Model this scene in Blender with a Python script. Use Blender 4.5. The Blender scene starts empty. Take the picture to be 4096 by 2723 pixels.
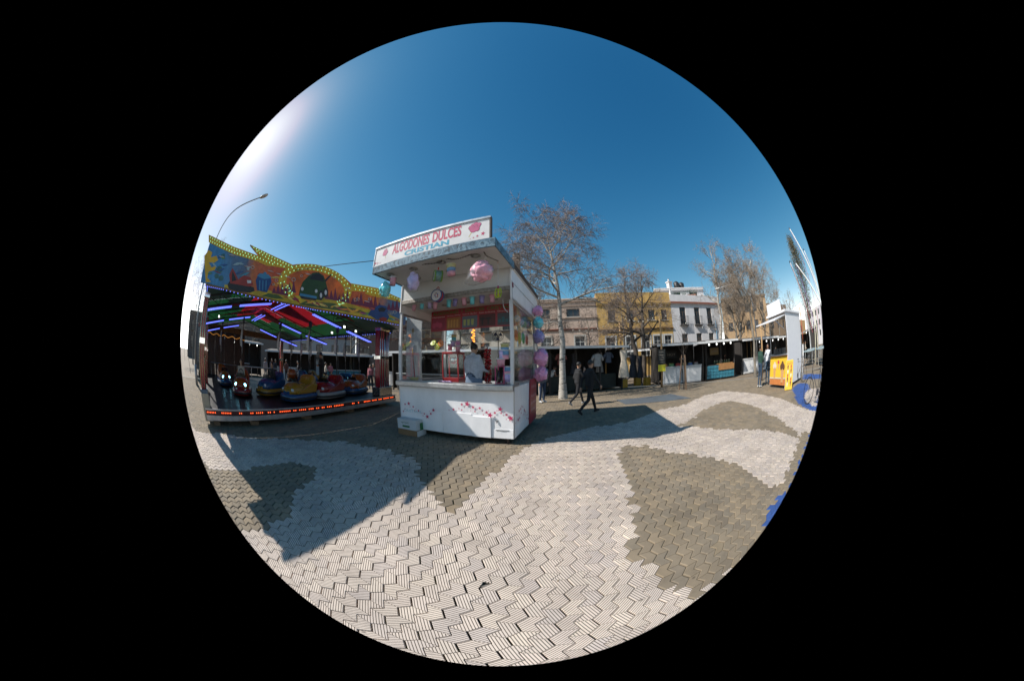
import bpy, bmesh, math, random
import numpy as np
from mathutils import Matrix, Vector, noise as mnoise
R = math.radians
random.seed(11)
sc = bpy.context.scene
col = sc.collection

# ---------------------------------------------------------------- camera (circular fisheye)
H = 1.55                                   # lens height
PIT, ROL = 0.0834302, 0.0138942
POLY = (0.09797722074772766, 0.0057151000820574276, -0.0010199930060331, 7.90634758501621e-05)
cam = bpy.data.cameras.new('camera'); camo = bpy.data.objects.new('camera', cam); col.objects.link(camo)
sc.camera = camo
cam.type = 'PANO'; cam.sensor_fit = 'HORIZONTAL'; cam.sensor_width = 36
pc = cam if hasattr(cam, 'panorama_type') else cam.cycles
pc.panorama_type = 'FISHEYE_LENS_POLYNOMIAL'
pc.fisheye_polynomial_k0 = 0
for _i in range(4): setattr(pc, 'fisheye_polynomial_k%d' % (_i + 1), -POLY[_i])
pc.fisheye_fov = 2 * 1.655068659
cam.shift_x = 39 / 4096; cam.shift_y = 3.75 / 680
cam.clip_start = 0.02; cam.clip_end = 2000
camo.matrix_world = Matrix.Translation((0, 0, H)) @ Matrix.Rotation(R(90) + PIT, 4, 'X') @ Matrix.Rotation(-ROL, 4, 'Z')

# ---------------------------------------------------------------- sky, sun, exposure
SUN_EL, SUN_AZ = R(42.3), R(-95.5)         # azimuth from +Y towards +X
w = bpy.data.worlds.new('World'); sc.world = w; w.use_nodes = True
nt = w.node_tree; bg = nt.nodes['Background']
sky = nt.nodes.new('ShaderNodeTexSky'); sky.sky_type = 'NISHITA'; sky.sun_disc = False
sky.sun_elevation = SUN_EL; sky.sun_rotation = SUN_AZ
sky.altitude = 50; sky.air_density = 1.0; sky.dust_density = 0.28; sky.ozone_density = 1.6
def wm(op, a, b):
    n = nt.nodes.new('ShaderNodeMath'); n.operation = op
    for k, x in enumerate((a, b)):
        if isinstance(x, (int, float)): n.inputs[k].default_value = x
        else: nt.links.new(x, n.inputs[k])
    return n.outputs[0]
ss = nt.nodes.new('ShaderNodeSeparateColor'); nt.links.new(sky.outputs[0], ss.inputs[0]); sc_ = nt.nodes.new('ShaderNodeCombineColor')
# the film's response to the sky: one even curve for each colour
gch = wm('MULTIPLY', wm('POWER', ss.outputs[1], 1.05), .993)
rch = wm('MINIMUM', wm('MULTIPLY', wm('POWER', ss.outputs[0], 1.91), .338), wm('MULTIPLY', gch, .97))
bch = wm('MAXIMUM', wm('MULTIPLY', wm('POWER', ss.outputs[2], .76), 1.52), wm('MULTIPLY', gch, .97))
bst = wm('ADD', wm('POWER', wm('MULTIPLY', ss.outputs[1], 1 / 8.), 3.), 1.)
for k, x in enumerate((rch, gch, bch)): nt.links.new(wm('MULTIPLY', x, bst), sc_.inputs[k])
nt.links.new(sc_.outputs[0], bg.inputs[0]); bg.inputs[1].default_value = 0.086
sl = bpy.data.lights.new('sun', 'SUN'); sl.energy = 5.0; sl.angle = R(0.53); sl.color = (1, .955, .88)
so = bpy.data.objects.new('sun', sl); col.objects.link(so)
sd = Vector((math.sin(SUN_AZ) * math.cos(SUN_EL), math.cos(SUN_AZ) * math.cos(SUN_EL), math.sin(SUN_EL)))
so.rotation_euler = sd.to_track_quat('Z', 'Y').to_euler(); so.location = sd * 60
sc.view_settings.view_transform = 'Standard'; sc.view_settings.look = 'None'
sc.view_settings.exposure = 0.37; sc.view_settings.gamma = 1; sc.view_settings.use_curve_mapping = False
sc.render.film_transparent = False
try:
    sc.cycles.max_bounces = 8; sc.cycles.transparent_max_bounces = 16; sc.cycles.caustics_reflective = False; sc.cycles.caustics_refractive = False
except Exception: pass

# ---------------------------------------------------------------- photo pixel -> direction -> point on a known surface
def ray(x, y):
    dx, dy = x - 2009., -(y - 1375.); r = math.hypot(dx, dy); ph = math.atan2(dy, dx) - ROL
    m = r / 4096 * 36; th = sum(c * m ** (i + 1) for i, c in enumerate(POLY))
    rr, up, fw = math.sin(th) * math.cos(ph), math.sin(th) * math.sin(ph), math.cos(th)
    return Vector((rr, fw * math.cos(PIT) - up * math.sin(PIT), fw * math.sin(PIT) + up * math.cos(PIT)))
EYE = Vector((0, 0, H))
def gnd(p, z=0.0):
    d = ray(*p); return EYE + d * ((z - H) / d.z)
def onp(p, P, n):
    d = ray(*p); n = Vector(n); return EYE + d * (n.dot(Vector(P) - EYE) / n.dot(d))
def atd(p, D):                              # point at horizontal distance D
    d = ray(*p); return EYE + d * (D / math.hypot(d.x, d.y))
def c0(x, y): return x * 1.73633, y * 1.73633
def c1(x, y): return 700 + x * .57405, 850 + y * .57405
def c2(x, y): return 1450 + x * .38259, 820 + y * .38259
def c3(x, y): return 1450 + x * .39545, 1180 + y * .39545
def c4(x, y): return 1950 + x * .5868, 780 + y * .5868
def c5(x, y): return 2500 + x * .5102, 850 + y * .5102
def c6(x, y): return 700 + x * .574, 1500 + y * .574
def c7(x, y): return 1900 + x * .63764, 1500 + y * .63764

# ---------------------------------------------------------------- materials
MATS = {}
def mat(name, c, rough=.6, metal=0., var=.12, scale=6., bump=0., bscale=40., emis=0., ecol=None, spec=.5, streak=0., sss=0., alpha=1.):
    if name in MATS: return MATS[name]
    m = bpy.data.materials.new(name); m.use_nodes = True; t = m.node_tree; b = t.nodes['Principled BSDF']
    b.inputs['Roughness'].default_value = rough; b.inputs['Metallic'].default_value = metal
    b.inputs['Specular IOR Level'].default_value = spec
    tc = t.nodes.new('ShaderNodeTexCoord')
    if var > 0:
        n = t.nodes.new('ShaderNodeTexNoise'); n.inputs['Scale'].default_value = scale; n.inputs['Detail'].default_value = 6; n.inputs['Roughness'].default_value = .65
        mp = t.nodes.new('ShaderNodeMapping'); t.links.new(tc.outputs['Object'], mp.inputs[0])
        if streak: mp.inputs['Scale'].default_value = (1, 1, 1 / streak)
        t.links.new(mp.outputs[0], n.inputs['Vector'])
        cr = t.nodes.new('ShaderNodeValToRGB'); t.links.new(n.outputs[0], cr.inputs[0])
        cr.color_ramp.elements[0].position = .3; cr.color_ramp.elements[1].position = .7
        cr.color_ramp.elements[0].color = (*[x * (1 - var) for x in c], 1)
        cr.color_ramp.elements[1].color = (*[min(1, x * (1 + var * .7)) for x in c], 1)
        t.links.new(cr.outputs[0], b.inputs['Base Color'])
        mr = t.nodes.new('ShaderNodeMapRange'); t.links.new(n.outputs[0], mr.inputs[0])
        mr.inputs[3].default_value = max(.02, rough - .1); mr.inputs[4].default_value = min(1, rough + .1)
        t.links.new(mr.outputs[0], b.inputs['Roughness'])
    else:
        b.inputs['Base Color'].default_value = (*c, 1)
    if bump > 0:
        n2 = t.nodes.new('ShaderNodeTexNoise'); n2.inputs['Scale'].default_value = bscale; n2.inputs['Detail'].default_value = 4
        t.links.new(tc.outputs['Object'], n2.inputs['Vector'])
        bp = t.nodes.new('ShaderNodeBump'); bp.inputs['Strength'].default_value = bump; bp.inputs['Distance'].default_value = .02
        t.links.new(n2.outputs[0], bp.inputs['Height']); t.links.new(bp.outputs[0], b.inputs['Normal'])
    if emis:
        b.inputs['Emission Color'].default_value = (*(ecol or c), 1); b.inputs['Emission Strength'].default_value = emis
    if sss:
        b.inputs['Subsurface Weight'].default_value = sss; b.inputs['Subsurface Radius'].default_value = (.05, .04, .04)
    if alpha < 1: b.inputs['Alpha'].default_value = alpha
    MATS[name] = m; return m
def film(name, tint=(1, 1, 1), gloss=.12, rough=.05, milk=0.):
    """clear sheet: see-through with a reflection that follows the angle of view"""
    if name in MATS: return MATS[name]
    m = bpy.data.materials.new(name); m.use_nodes = True; t = m.node_tree; t.nodes.clear()
    o = t.nodes.new('ShaderNodeOutputMaterial'); tr = t.nodes.new('ShaderNodeBsdfTransparent'); gl = t.nodes.new('ShaderNodeBsdfGlossy')
    tr.inputs[0].default_value = (*tint, 1); gl.inputs['Roughness'].default_value = rough
    lw = t.nodes.new('ShaderNodeLayerWeight'); lw.inputs[0].default_value = .25
    mr = t.nodes.new('ShaderNodeMapRange'); t.links.new(lw.outputs['Fresnel'], mr.inputs[0]); mr.inputs[3].default_value = gloss * .35; mr.inputs[4].default_value = min(1, gloss * 4)
    mx = t.nodes.new('ShaderNodeMixShader'); t.links.new(mr.outputs[0], mx.inputs[0]); t.links.new(tr.outputs[0], mx.inputs[1]); t.links.new(gl.outputs[0], mx.inputs[2])
    if milk:
        df = t.nodes.new('ShaderNodeBsdfDiffuse'); df.inputs[0].default_value = (.8, .8, .82, 1)
        m2 = t.nodes.new('ShaderNodeMixShader'); m2.inputs[0].default_value = milk
        t.links.new(mx.outputs[0], m2.inputs[1]); t.links.new(df.outputs[0], m2.inputs[2]); mx = m2
    t.links.new(mx.outputs[0], o.inputs[0]); MATS[name] = m; return m

# ---------------------------------------------------------------- mesh builder
class MB:
    def __init__(s): s.v = []; s.f = []; s.mi = []; s.m = 0; s.cuts = []
    def sep(s): s.cuts.append((len(s.v), len(s.f))); return s      # what follows becomes a part of its own
    def add(s, vs, fs):
        o = len(s.v); s.v += [tuple(v) for v in vs]; s.f += [tuple(i + o for i in f) for f in fs]; s.mi += [s.m] * len(fs); return s
    def box(s, x0, x1, y0, y1, z0, z1, M=None):
        vs = [Vector((x, y, z)) for z in (z0, z1) for y in (y0, y1) for x in (x0, x1)]
        if M: vs = [M @ v for v in vs]
        return s.add(vs, [(0, 2, 3, 1), (4, 5, 7, 6), (0, 1, 5, 4), (2, 6, 7, 3), (0, 4, 6, 2), (1, 3, 7, 5)])
    def poly(s, pts): return s.add(pts, [tuple(range(len(pts)))])
    def prism(s, p2, a, b, M=None, axis='z'):
        n = len(p2)
        if sum(p2[i][0] * p2[(i + 1) % n][1] - p2[(i + 1) % n][0] * p2[i][1] for i in range(n)) < 0: p2 = p2[::-1]
        if axis == 'z': mk = lambda p, h: Vector((p[0], p[1], h))
        else: mk = lambda p, h: Vector((p[0], h, p[1]))          # polygon in x,z ; extruded along y
        vs = [mk(p, a) for p in p2] + [mk(p, b) for p in p2]
        if M: vs = [M @ v for v in vs]
        fs = [tuple(range(n))[::-1], tuple(range(n, 2 * n))] + [(i, (i + 1) % n, n + (i + 1) % n, n + i) for i in range(n)]
        if axis != 'z': fs = [f[::-1] for f in fs]
        return s.add(vs, fs)
    def tube(s, pts, rad, seg=8, cap=True):
        pts = [Vector(p) for p in pts]; n = len(pts)
        if not hasattr(rad, '__len__'): rad = [rad] * n
        o = len(s.v); prev = None; vs = []
        for i, p in enumerate(pts):
            t = (pts[min(i + 1, n - 1)] - pts[max(i - 1, 0)])
            if t.length < 1e-9: t = Vector((0, 0, 1))
            t.normalize()
            if prev is None: a = t.orthogonal().normalized()
            else:
                a = prev - t * prev.dot(t)
                a = a.normalized() if a.length > 1e-6 else t.orthogonal().normalized()
            prev = a; b = t.cross(a)
            for k in range(seg):
                an = 2 * math.pi * k / seg; vs.append(p + (a * math.cos(an) + b * math.sin(an)) * rad[i])
        fs = []
        for i in range(n - 1):
            for k in range(seg):
                k2 = (k + 1) % seg; fs.append((i * seg + k, i * seg + k2, (i + 1) * seg + k2, (i + 1) * seg + k))
        if cap: fs += [tuple(range(seg))[::-1], tuple((n - 1) * seg + k for k in range(seg))]
        return s.add(vs, fs)
    def lathe(s, prof, seg=16, M=None, closed=True):
        n = len(prof); vs = []
        for r, z in prof:
            for k in range(seg):
                an = 2 * math.pi * k / seg; v = Vector((r * math.cos(an), r * math.sin(an), z)); vs.append(M @ v if M else v)
        fs = [(i * seg + k, i * seg + (k + 1) % seg, (i + 1) * seg + (k + 1) % seg, (i + 1) * seg + k) for i in range(n - 1) for k in range(seg)]
        if closed: fs += [tuple(range(seg))[::-1], tuple((n - 1) * seg + k for k in range(seg))]
        return s.add(vs, fs)
    def ell(s, c, r, seg=12, rings=8, M=None, f=None):
        if not hasattr(r, '__len__'): r = (r, r, r)
        c = Vector(c); vs = []
        for i in range(rings + 1):
            th = math.pi * i / rings
            for k in range(seg):
                an = 2 * math.pi * k / seg; d = Vector((math.sin(th) * math.cos(an), math.sin(th) * math.sin(an), -math.cos(th)))
                g = f(d) if f else 1
                v = Vector((d.x * r[0], d.y * r[1], d.z * r[2])) * g; v = (M @ v if M else v) + c; vs.append(v)
        fs = [(i * seg + k, i * seg + (k + 1) % seg, (i + 1) * seg + (k + 1) % seg, (i + 1) * seg + k) for i in range(rings) for k in range(seg)]
        return s.add(vs, fs)
    def mesh(s, name, mats, smooth=False):
        me = bpy.data.meshes.new(name); me.from_pydata(s.v, [], s.f)
        for m in (mats if isinstance(mats, (list, tuple)) else [mats]): me.materials.append(m)
        me.polygons.foreach_set('material_index', s.mi)
        if smooth: me.polygons.foreach_set('use_smooth', [True] * len(s.f))
        me.validate(); me.update(); return me
    def build(s, name, mats, parent=None, smooth=False, bevel=0., kind=None):
        if s.cuts:
            ends = s.cuts + [(len(s.v), len(s.f))]; a = (0, 0); out = []
            for e in ends:
                if e[1] > a[1]:
                    q = MB(); q.v = s.v[a[0]:e[0]]; q.f = [tuple(i - a[0] for i in f) for f in s.f[a[1]:e[1]]]; q.mi = s.mi[a[1]:e[1]]; out.append(q.build(name, mats, parent, smooth, bevel, kind))
                a = e
            return out[0]
        o = bpy.data.objects.new(name, s.mesh(name, mats, smooth)); col.objects.link(o)
        if parent: o.parent = parent
        if bevel:
            b = o.modifiers.new('bevel', 'BEVEL'); b.width = bevel; b.segments = 2; b.limit_method = 'ANGLE'; b.angle_limit = R(40)
        if kind: o['kind'] = kind
        return o
def tag(o, label, cat, group=None):
    o['label'] = label; o['category'] = cat
    if group: o['group'] = group
    return o
def thing(name, label, cat, loc=(0, 0, 0), rz=0., group=None):
    o = bpy.data.objects.new(name, None); col.objects.link(o); o.empty_display_size = .2
    o.location = loc; o.rotation_euler = (0, 0, rz); return tag(o, label, cat, group)
def clone(root, loc=None, rz=None, label=None, group=None, scale=None):
    r = root.copy(); col.objects.link(r)
    if loc is not None: r.location = loc
    if rz is not None: r.rotation_euler = (0, 0, rz)
    if scale is not None: r.scale = (scale,) * 3 if not hasattr(scale, '__len__') else scale
    if label: r['label'] = label
    if group: r['group'] = group
    for ch in list(root.children):
        c = ch.copy(); col.objects.link(c); c.parent = r
        for g in list(ch.children):
            d = g.copy(); col.objects.link(d); d.parent = c
    return r
def text_polys(txt, size, font_scale=(1, 1), spacing=1., shear=0., bold=0.):
    """lettering as a mesh (x right, y up), origin at left baseline"""
    cu = bpy.data.curves.new('lettering', 'FONT'); cu.body = txt; cu.size = size; cu.space_character = spacing; cu.shear = shear; cu.offset = bold; cu.resolution_u = 3
    o = bpy.data.objects.new('lettering', cu); col.objects.link(o)
    bpy.context.view_layer.update()
    me = bpy.data.meshes.new_from_object(o.evaluated_get(bpy.context.evaluated_depsgraph_get()))
    vs = [(v.co.x * font_scale[0], v.co.y * font_scale[1]) for v in me.vertices]; fs = [tuple(p.vertices) for p in me.polygons]
    bpy.data.objects.remove(o); bpy.data.curves.remove(cu); bpy.data.meshes.remove(me)
    return vs, fs
def lettering(mb, txt, x0, x1, z0, z1, place, **kw):
    vs, fs = text_polys(txt, 1., **kw)
    xs = [v[0] for v in vs]; zs = [v[1] for v in vs]; ax, bx, az, bz = min(xs), max(xs), min(zs), max(zs)
    mb.add([place(x0 + (v[0] - ax) / (bx - ax) * (x1 - x0), z0 + (v[1] - az) / (bz - az) * (z1 - z0)) for v in vs], fs)
def star(cx, cz, r, rot=0.):
    return [(cx + (r if i % 2 == 0 else r * .42) * math.sin(rot + i * math.pi / 5), cz + (r if i % 2 == 0 else r * .42) * math.cos(rot + i * math.pi / 5)) for i in range(10)]
def smoothline(pts, n=6):
    out = []
    P = [pts[0]] + list(pts) + [pts[-1]]
    for i in range(1, len(P) - 2):
        for k in range(n):
            t = k / n; p0, p1, p2, p3 = [Vector(q) for q in P[i - 1:i + 3]]
            out.append(.5 * ((2 * p1) + (p2 - p0) * t + (2 * p0 - 5 * p1 + 4 * p2 - p3) * t * t + (3 * p1 - p0 - 3 * p2 + p3) * t ** 3))
    out.append(Vector(P[-2])); return out

WHITE = mat('white_paint', (.68, .68, .68), .45, var=.07, scale=3)
OFFWHITE = mat('aged_white_paint', (.55, .54, .51), .5, var=.16, scale=5)
ALU = mat('aluminium', (.55, .55, .56), .35, metal=.9, var=.12)
CHROME = mat('chrome', (.75, .73, .7), .15, metal=1., var=.05)
DARK = mat('dark_metal', (.03, .03, .035), .5, var=.2)
BLACK = mat('black_rubber', (.012, .012, .013), .6, var=.2)
GLASS = film('clear_glass', (.95, .97, .965), .09, .02)
# ================================================================ ground and paving
def ground_mat(name, kind):
    m = bpy.data.materials.new(name); m.use_nodes = True; t = m.node_tree; b = t.nodes['Principled BSDF']
    L = t.links.new; N = t.nodes.new
    geo = N('ShaderNodeNewGeometry')
    n1 = N('ShaderNodeTexNoise'); n1.inputs['Scale'].default_value = 1.1; n1.inputs['Detail'].default_value = 7; n1.inputs['Roughness'].default_value = .7; L(geo.outputs['Position'], n1.inputs['Vector'])
    n2 = N('ShaderNodeTexNoise'); n2.inputs['Scale'].default_value = 260; n2.inputs['Detail'].default_value = 3; L(geo.outputs['Position'], n2.inputs['Vector'])
    at = N('ShaderNodeAttribute'); at.attribute_name = 'tint'
    oi = N('ShaderNodeObjectInfo')
    ad = N('ShaderNodeMath'); ad.operation = 'ADD'; L(at.outputs['Fac'], ad.inputs[0])
    mu = N('ShaderNodeMath'); mu.operation = 'MULTIPLY'; L(oi.outputs['Random'], mu.inputs[0]); mu.inputs[1].default_value = .999; L(mu.outputs[0], ad.inputs[1])
    fr = N('ShaderNodeMath'); fr.operation = 'FRACT'; L(ad.outputs[0], fr.inputs[0])
    cr = N('ShaderNodeValToRGB'); L(fr.outputs[0], cr.inputs[0]); cr.color_ramp.interpolation = 'LINEAR'
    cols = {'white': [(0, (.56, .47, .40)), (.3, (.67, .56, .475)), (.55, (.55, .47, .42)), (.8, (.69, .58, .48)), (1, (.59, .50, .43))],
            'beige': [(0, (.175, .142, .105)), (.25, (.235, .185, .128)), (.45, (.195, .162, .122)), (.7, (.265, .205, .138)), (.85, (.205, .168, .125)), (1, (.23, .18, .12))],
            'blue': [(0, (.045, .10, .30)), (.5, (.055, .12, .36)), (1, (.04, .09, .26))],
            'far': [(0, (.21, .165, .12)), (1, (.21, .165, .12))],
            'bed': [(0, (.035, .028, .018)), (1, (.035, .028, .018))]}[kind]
    els = cr.color_ramp.elements
    els[0].position, els[0].color = cols[0][0], (*cols[0][1], 1); els[1].position, els[1].color = cols[-1][0], (*cols[-1][1], 1)
    for p, c in cols[1:-1]:
        e = els.new(p); e.color = (*c, 1)
    r1 = N('ShaderNodeMapRange'); L(n1.outputs[0], r1.inputs[0]); r1.inputs[1].default_value = .3; r1.inputs[2].default_value = .75; r1.inputs[3].default_value = 1.1; r1.inputs[4].default_value = .70
    r2 = N('ShaderNodeMapRange'); L(n2.outputs[0], r2.inputs[0]); r2.inputs[1].default_value = .3; r2.inputs[2].default_value = .7; r2.inputs[3].default_value = .9; r2.inputs[4].default_value = 1.06
    mm = N('ShaderNodeMath'); mm.operation = 'MULTIPLY'; L(r1.outputs[0], mm.inputs[0]); L(r2.outputs[0], mm.inputs[1])
    mx = N('ShaderNodeMix'); mx.data_type = 'RGBA'; mx.blend_type = 'MULTIPLY'; mx.inputs[0].default_value = 1; L(cr.outputs[0], mx.inputs[6]); L(mm.outputs[0], mx.inputs[7])
    out = mx.outputs[2]
    # dark spots of old chewing gum and stains
    vo = N('ShaderNodeTexVoronoi'); vo.inputs['Scale'].default_value = 2.3; L(geo.outputs['Position'], vo.inputs['Vector'])
    sp = N('ShaderNodeMapRange'); L(vo.outputs['Distance'], sp.inputs[0]); sp.inputs[1].default_value = .035; sp.inputs[2].default_value = .055; sp.inputs[3].default_value = .55; sp.inputs[4].default_value = 1
    m3 = N('ShaderNodeMix'); m3.data_type = 'RGBA'; m3.blend_type = 'MULTIPLY'; m3.inputs[0].default_value = 1; L(out, m3.inputs[6]); L(sp.outputs[0], m3.inputs[7]); out = m3.outputs[2]
    n5 = N('ShaderNodeTexNoise'); n5.inputs['Scale'].default_value = 5.5; n5.inputs['Detail'].default_value = 9; n5.inputs['Roughness'].default_value = .8; L(geo.outputs['Position'], n5.inputs['Vector'])
    s5 = N('ShaderNodeMapRange'); L(n5.outputs[0], s5.inputs[0]); s5.inputs[1].default_value = .52; s5.inputs[2].default_value = .72; s5.inputs[3].default_value = 1; s5.inputs[4].default_value = .80
    m6 = N('ShaderNodeMix'); m6.data_type = 'RGBA'; m6.blend_type = 'MULTIPLY'; m6.inputs[0].default_value = 1; L(out, m6.inputs[6]); L(s5.outputs[0], m6.inputs[7]); out = m6.outputs[2]
    hgt = None
    if kind in ('white', 'blue'):
        ag = N('ShaderNodeAttribute'); ag.attribute_name = 'groove'
        f2 = N('ShaderNodeMath'); f2.operation = 'FRACT'; L(ag.outputs['Fac'], f2.inputs[0])
        pp = N('ShaderNodeMath'); pp.operation = 'PINGPONG'; L(ag.outputs['Fac'], pp.inputs[0]); pp.inputs[1].default_value = .5
        gr = N('ShaderNodeMapRange'); L(pp.outputs[0], gr.inputs[0]); gr.inputs[1].default_value = .10; gr.inputs[2].default_value = .18; gr.inputs[3].default_value = 0; gr.inputs[4].default_value = 1
        m4 = N('ShaderNodeMix'); m4.data_type = 'RGBA'; L(gr.outputs[0], m4.inputs[0]); m4.inputs[6].default_value = (.07, .055, .042, 1) if kind == 'white' else (.02, .04, .12, 1); L(out, m4.inputs[7]); out = m4.outputs[2]
        hgt = gr.outputs[0]
    if kind == 'bed':
        n3 = N('ShaderNodeTexNoise'); n3.inputs['Scale'].default_value = 2.2; n3.inputs['Detail'].default_value = 8; n3.inputs['Roughness'].default_value = .75; L(geo.outputs['Position'], n3.inputs['Vector'])
        gm = N('ShaderNodeMapRange'); L(n3.outputs[0], gm.inputs[0]); gm.inputs[1].default_value = .5; gm.inputs[2].default_value = .6
        m5 = N('ShaderNodeMix'); m5.data_type = 'RGBA'; L(gm.outputs[0], m5.inputs[0]); L(out, m5.inputs[6]); m5.inputs[7].default_value = (.06, .085, .02, 1); out = m5.outputs[2]
    L(out, b.inputs['Base Color']); b.inputs['Roughness'].default_value = .82; b.inputs['Specular IOR Level'].default_value = .25
    bp = N('ShaderNodeBump'); bp.inputs['Strength'].default_value = .25; bp.inputs['Distance'].default_value = .004
    if hgt is not None:
        aa = N('ShaderNodeMath'); aa.operation = 'MULTIPLY_ADD'; L(n2.outputs[0], aa.inputs[0]); aa.inputs[1].default_value = .3; L(hgt, aa.inputs[2]); L(aa.outputs[0], bp.inputs['Height'])
    else: L(n2.outputs[0], bp.inputs['Height'])
    L(bp.outputs[0], b.inputs['Normal'])
    return m
PAVE = [ground_mat('pale_grooved_paving', 'white'), ground_mat('sand_brown_paving', 'beige'), ground_mat('blue_paving', 'blue')]
FAR = ground_mat('far_paving', 'far'); BED = ground_mat('joint_earth', 'bed')
RT = 17.0
g = MB(); n = 96
ring = lambda r, z: [(r * math.cos(2 * math.pi * k / n), r * math.sin(2 * math.pi * k / n), z) for k in range(n)]
g.add([(0, 0, -.022)] + ring(RT, -.022), [(0, 1 + k, 1 + (k + 1) % n) for k in range(n)])
g.m = 1
prev = ring(RT, -.003); 
for r1 in (40, 120, 600):
    cur = ring(r1, -.003); g.add(prev + cur, [(k, (k + 1) % n, n + (k + 1) % n, n + k) for k in range(n)]); prev = cur
ground = g.build('plaza_ground', [BED, FAR]); ground['kind'] = 'structure'

def pip(P, poly):
    x, y = P[:, 0], P[:, 1]; ins = np.zeros(len(P), bool); q = np.array(poly, float); j = len(q) - 1
    for i in range(len(q)):
        xi, yi, xj, yj = q[i, 0], q[i, 1], q[j, 0], q[j, 1]
        if yi != yj: ins ^= ((yi > y) != (yj > y)) & (x < (xj - xi) * (y - yi) / (yj - yi) + xi)
        j = i
    return ins
G2 = lambda f, pts: [tuple(gnd(f(*p)))[:2] for p in pts]
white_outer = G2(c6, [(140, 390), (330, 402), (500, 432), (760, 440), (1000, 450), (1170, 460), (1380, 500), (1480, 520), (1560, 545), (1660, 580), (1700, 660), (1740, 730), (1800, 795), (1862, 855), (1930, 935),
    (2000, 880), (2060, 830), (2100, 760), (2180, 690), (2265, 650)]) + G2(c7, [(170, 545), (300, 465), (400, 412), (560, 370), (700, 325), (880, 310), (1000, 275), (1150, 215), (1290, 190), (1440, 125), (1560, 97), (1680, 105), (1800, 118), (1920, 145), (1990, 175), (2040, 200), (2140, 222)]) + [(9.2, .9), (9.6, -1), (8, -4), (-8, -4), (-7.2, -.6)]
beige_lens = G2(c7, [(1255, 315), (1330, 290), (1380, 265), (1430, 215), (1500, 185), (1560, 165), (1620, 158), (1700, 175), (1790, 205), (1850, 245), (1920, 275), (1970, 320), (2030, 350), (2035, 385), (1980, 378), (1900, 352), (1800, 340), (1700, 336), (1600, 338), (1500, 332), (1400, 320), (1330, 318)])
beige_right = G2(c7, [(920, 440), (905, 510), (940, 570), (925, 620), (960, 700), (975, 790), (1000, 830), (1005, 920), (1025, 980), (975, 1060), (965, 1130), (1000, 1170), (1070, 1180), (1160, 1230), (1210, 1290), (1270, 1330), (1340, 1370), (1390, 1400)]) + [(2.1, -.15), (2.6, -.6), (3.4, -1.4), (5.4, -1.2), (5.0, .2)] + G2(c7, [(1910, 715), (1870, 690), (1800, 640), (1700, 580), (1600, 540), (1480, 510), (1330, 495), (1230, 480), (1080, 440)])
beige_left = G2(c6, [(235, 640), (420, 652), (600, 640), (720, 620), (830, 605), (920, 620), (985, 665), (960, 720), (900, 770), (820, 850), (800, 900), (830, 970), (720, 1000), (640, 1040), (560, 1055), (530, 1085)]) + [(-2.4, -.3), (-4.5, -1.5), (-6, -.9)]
cB = lambda x, y: (3150 + x * .3188, 1200 + y * .3188)
blue_a = G2(cB, [(60, 1095), (150, 1035), (240, 1040), (300, 1110), (240, 1130), (210, 1200), (230, 1260), (300, 1310), (380, 1330)]) + [(8.6, -.6), (8.0, -.4)] + G2(cB, [(370, 1390), (290, 1370), (180, 1320), (110, 1260), (80, 1150)])
blue_b = G2(cB, [(200, 930), (280, 920), (440, 925), (440, 980), (190, 988)])
cC = lambda x, y: (2500 + x * .44643, 1800 + y * .44643)
blue_c = G2(cC, [(1390, 365), (1440, 380)]) + [(5.2, -.3), (4.4, -1.0), (3.2, -.9)] + G2(cC, [(1180, 785), (1240, 650), (1300, 500)])
white_b = G2(cB, [(300, 1110), (240, 1130), (210, 1200), (230, 1260), (300, 1310), (380, 1330), (410, 1125)]) + [(10, -.8)]

S_ = H / 13.575; ANG = 1.3084719953
uu, vv, ww = [np.array([math.cos(ANG + d), math.sin(ANG + d)]) * S_ for d in (-math.pi / 6, math.pi / 6, -math.pi / 2)]
OFF = np.array([-2.3540, 9.2202]) * S_
base = [-vv / 2]; base.append(base[0] + vv); base.append(base[1] + uu); base.append(base[2] + ww); base.append(base[3] - uu); base.append(base[4] - vv)
base = np.array(base)                      # L TL T R N B, clockwise
def inset(P, offs):
    n = len(P); out = []
    lines = []
    for i in range(n):
        d = P[(i + 1) % n] - P[i]; d = d / np.linalg.norm(d); nrm = np.array([d[1], -d[0]]); lines.append((P[i] + nrm * offs[i], d))
    for i in range(n):
        p, d = lines[i - 1]; q, e = lines[i]
        den = d[0] * e[1] - d[1] * e[0]; t = ((q[0] - p[0]) * e[1] - (q[1] - p[1]) * e[0]) / den; out.append(p + d * t)
    return np.array(out)
O1 = inset(base, [.0070, .0024, .0020, .0024, .0030, .0020])
def tile_template(ch):
    O2 = inset(O1, [ch] * 6)
    v = np.vstack([np.c_[O1, np.full(6, -.022)], np.c_[O1, np.full(6, -ch * .8)], np.c_[O2, np.zeros(6)]])
    f = [(12 + 1, 12 + 4, 12 + 3, 12 + 2), (12 + 0, 12 + 5, 12 + 4, 12 + 1)]
    for a in (0, 6): f += [(a + i, a + 6 + i, a + 6 + (i + 1) % 6, a + (i + 1) % 6)[::-1] for i in range(6)]
    return v, f
TW, TF = tile_template(.0022); TB, _ = tile_template(.0065)
pu, pv = np.array([-uu[1], uu[0]]) / S_, np.array([-vv[1], vv[0]]) / S_
def groove_of(v, k): return np.full(len(v), .5) if k == 2 else (v[:, :2] @ (pu if k == 0 else pv)) / .0205
aa, bb = uu + vv, 2 * ww
I, J = np.meshgrid(np.arange(-110, 111), np.arange(-110, 111), indexing='ij')
cen = OFF + I.reshape(-1, 1) * bb + J.reshape(-1, 1) * aa
cen = np.repeat(cen, 2, 0); flip = np.tile([0, 1], len(cen) // 2)
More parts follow.
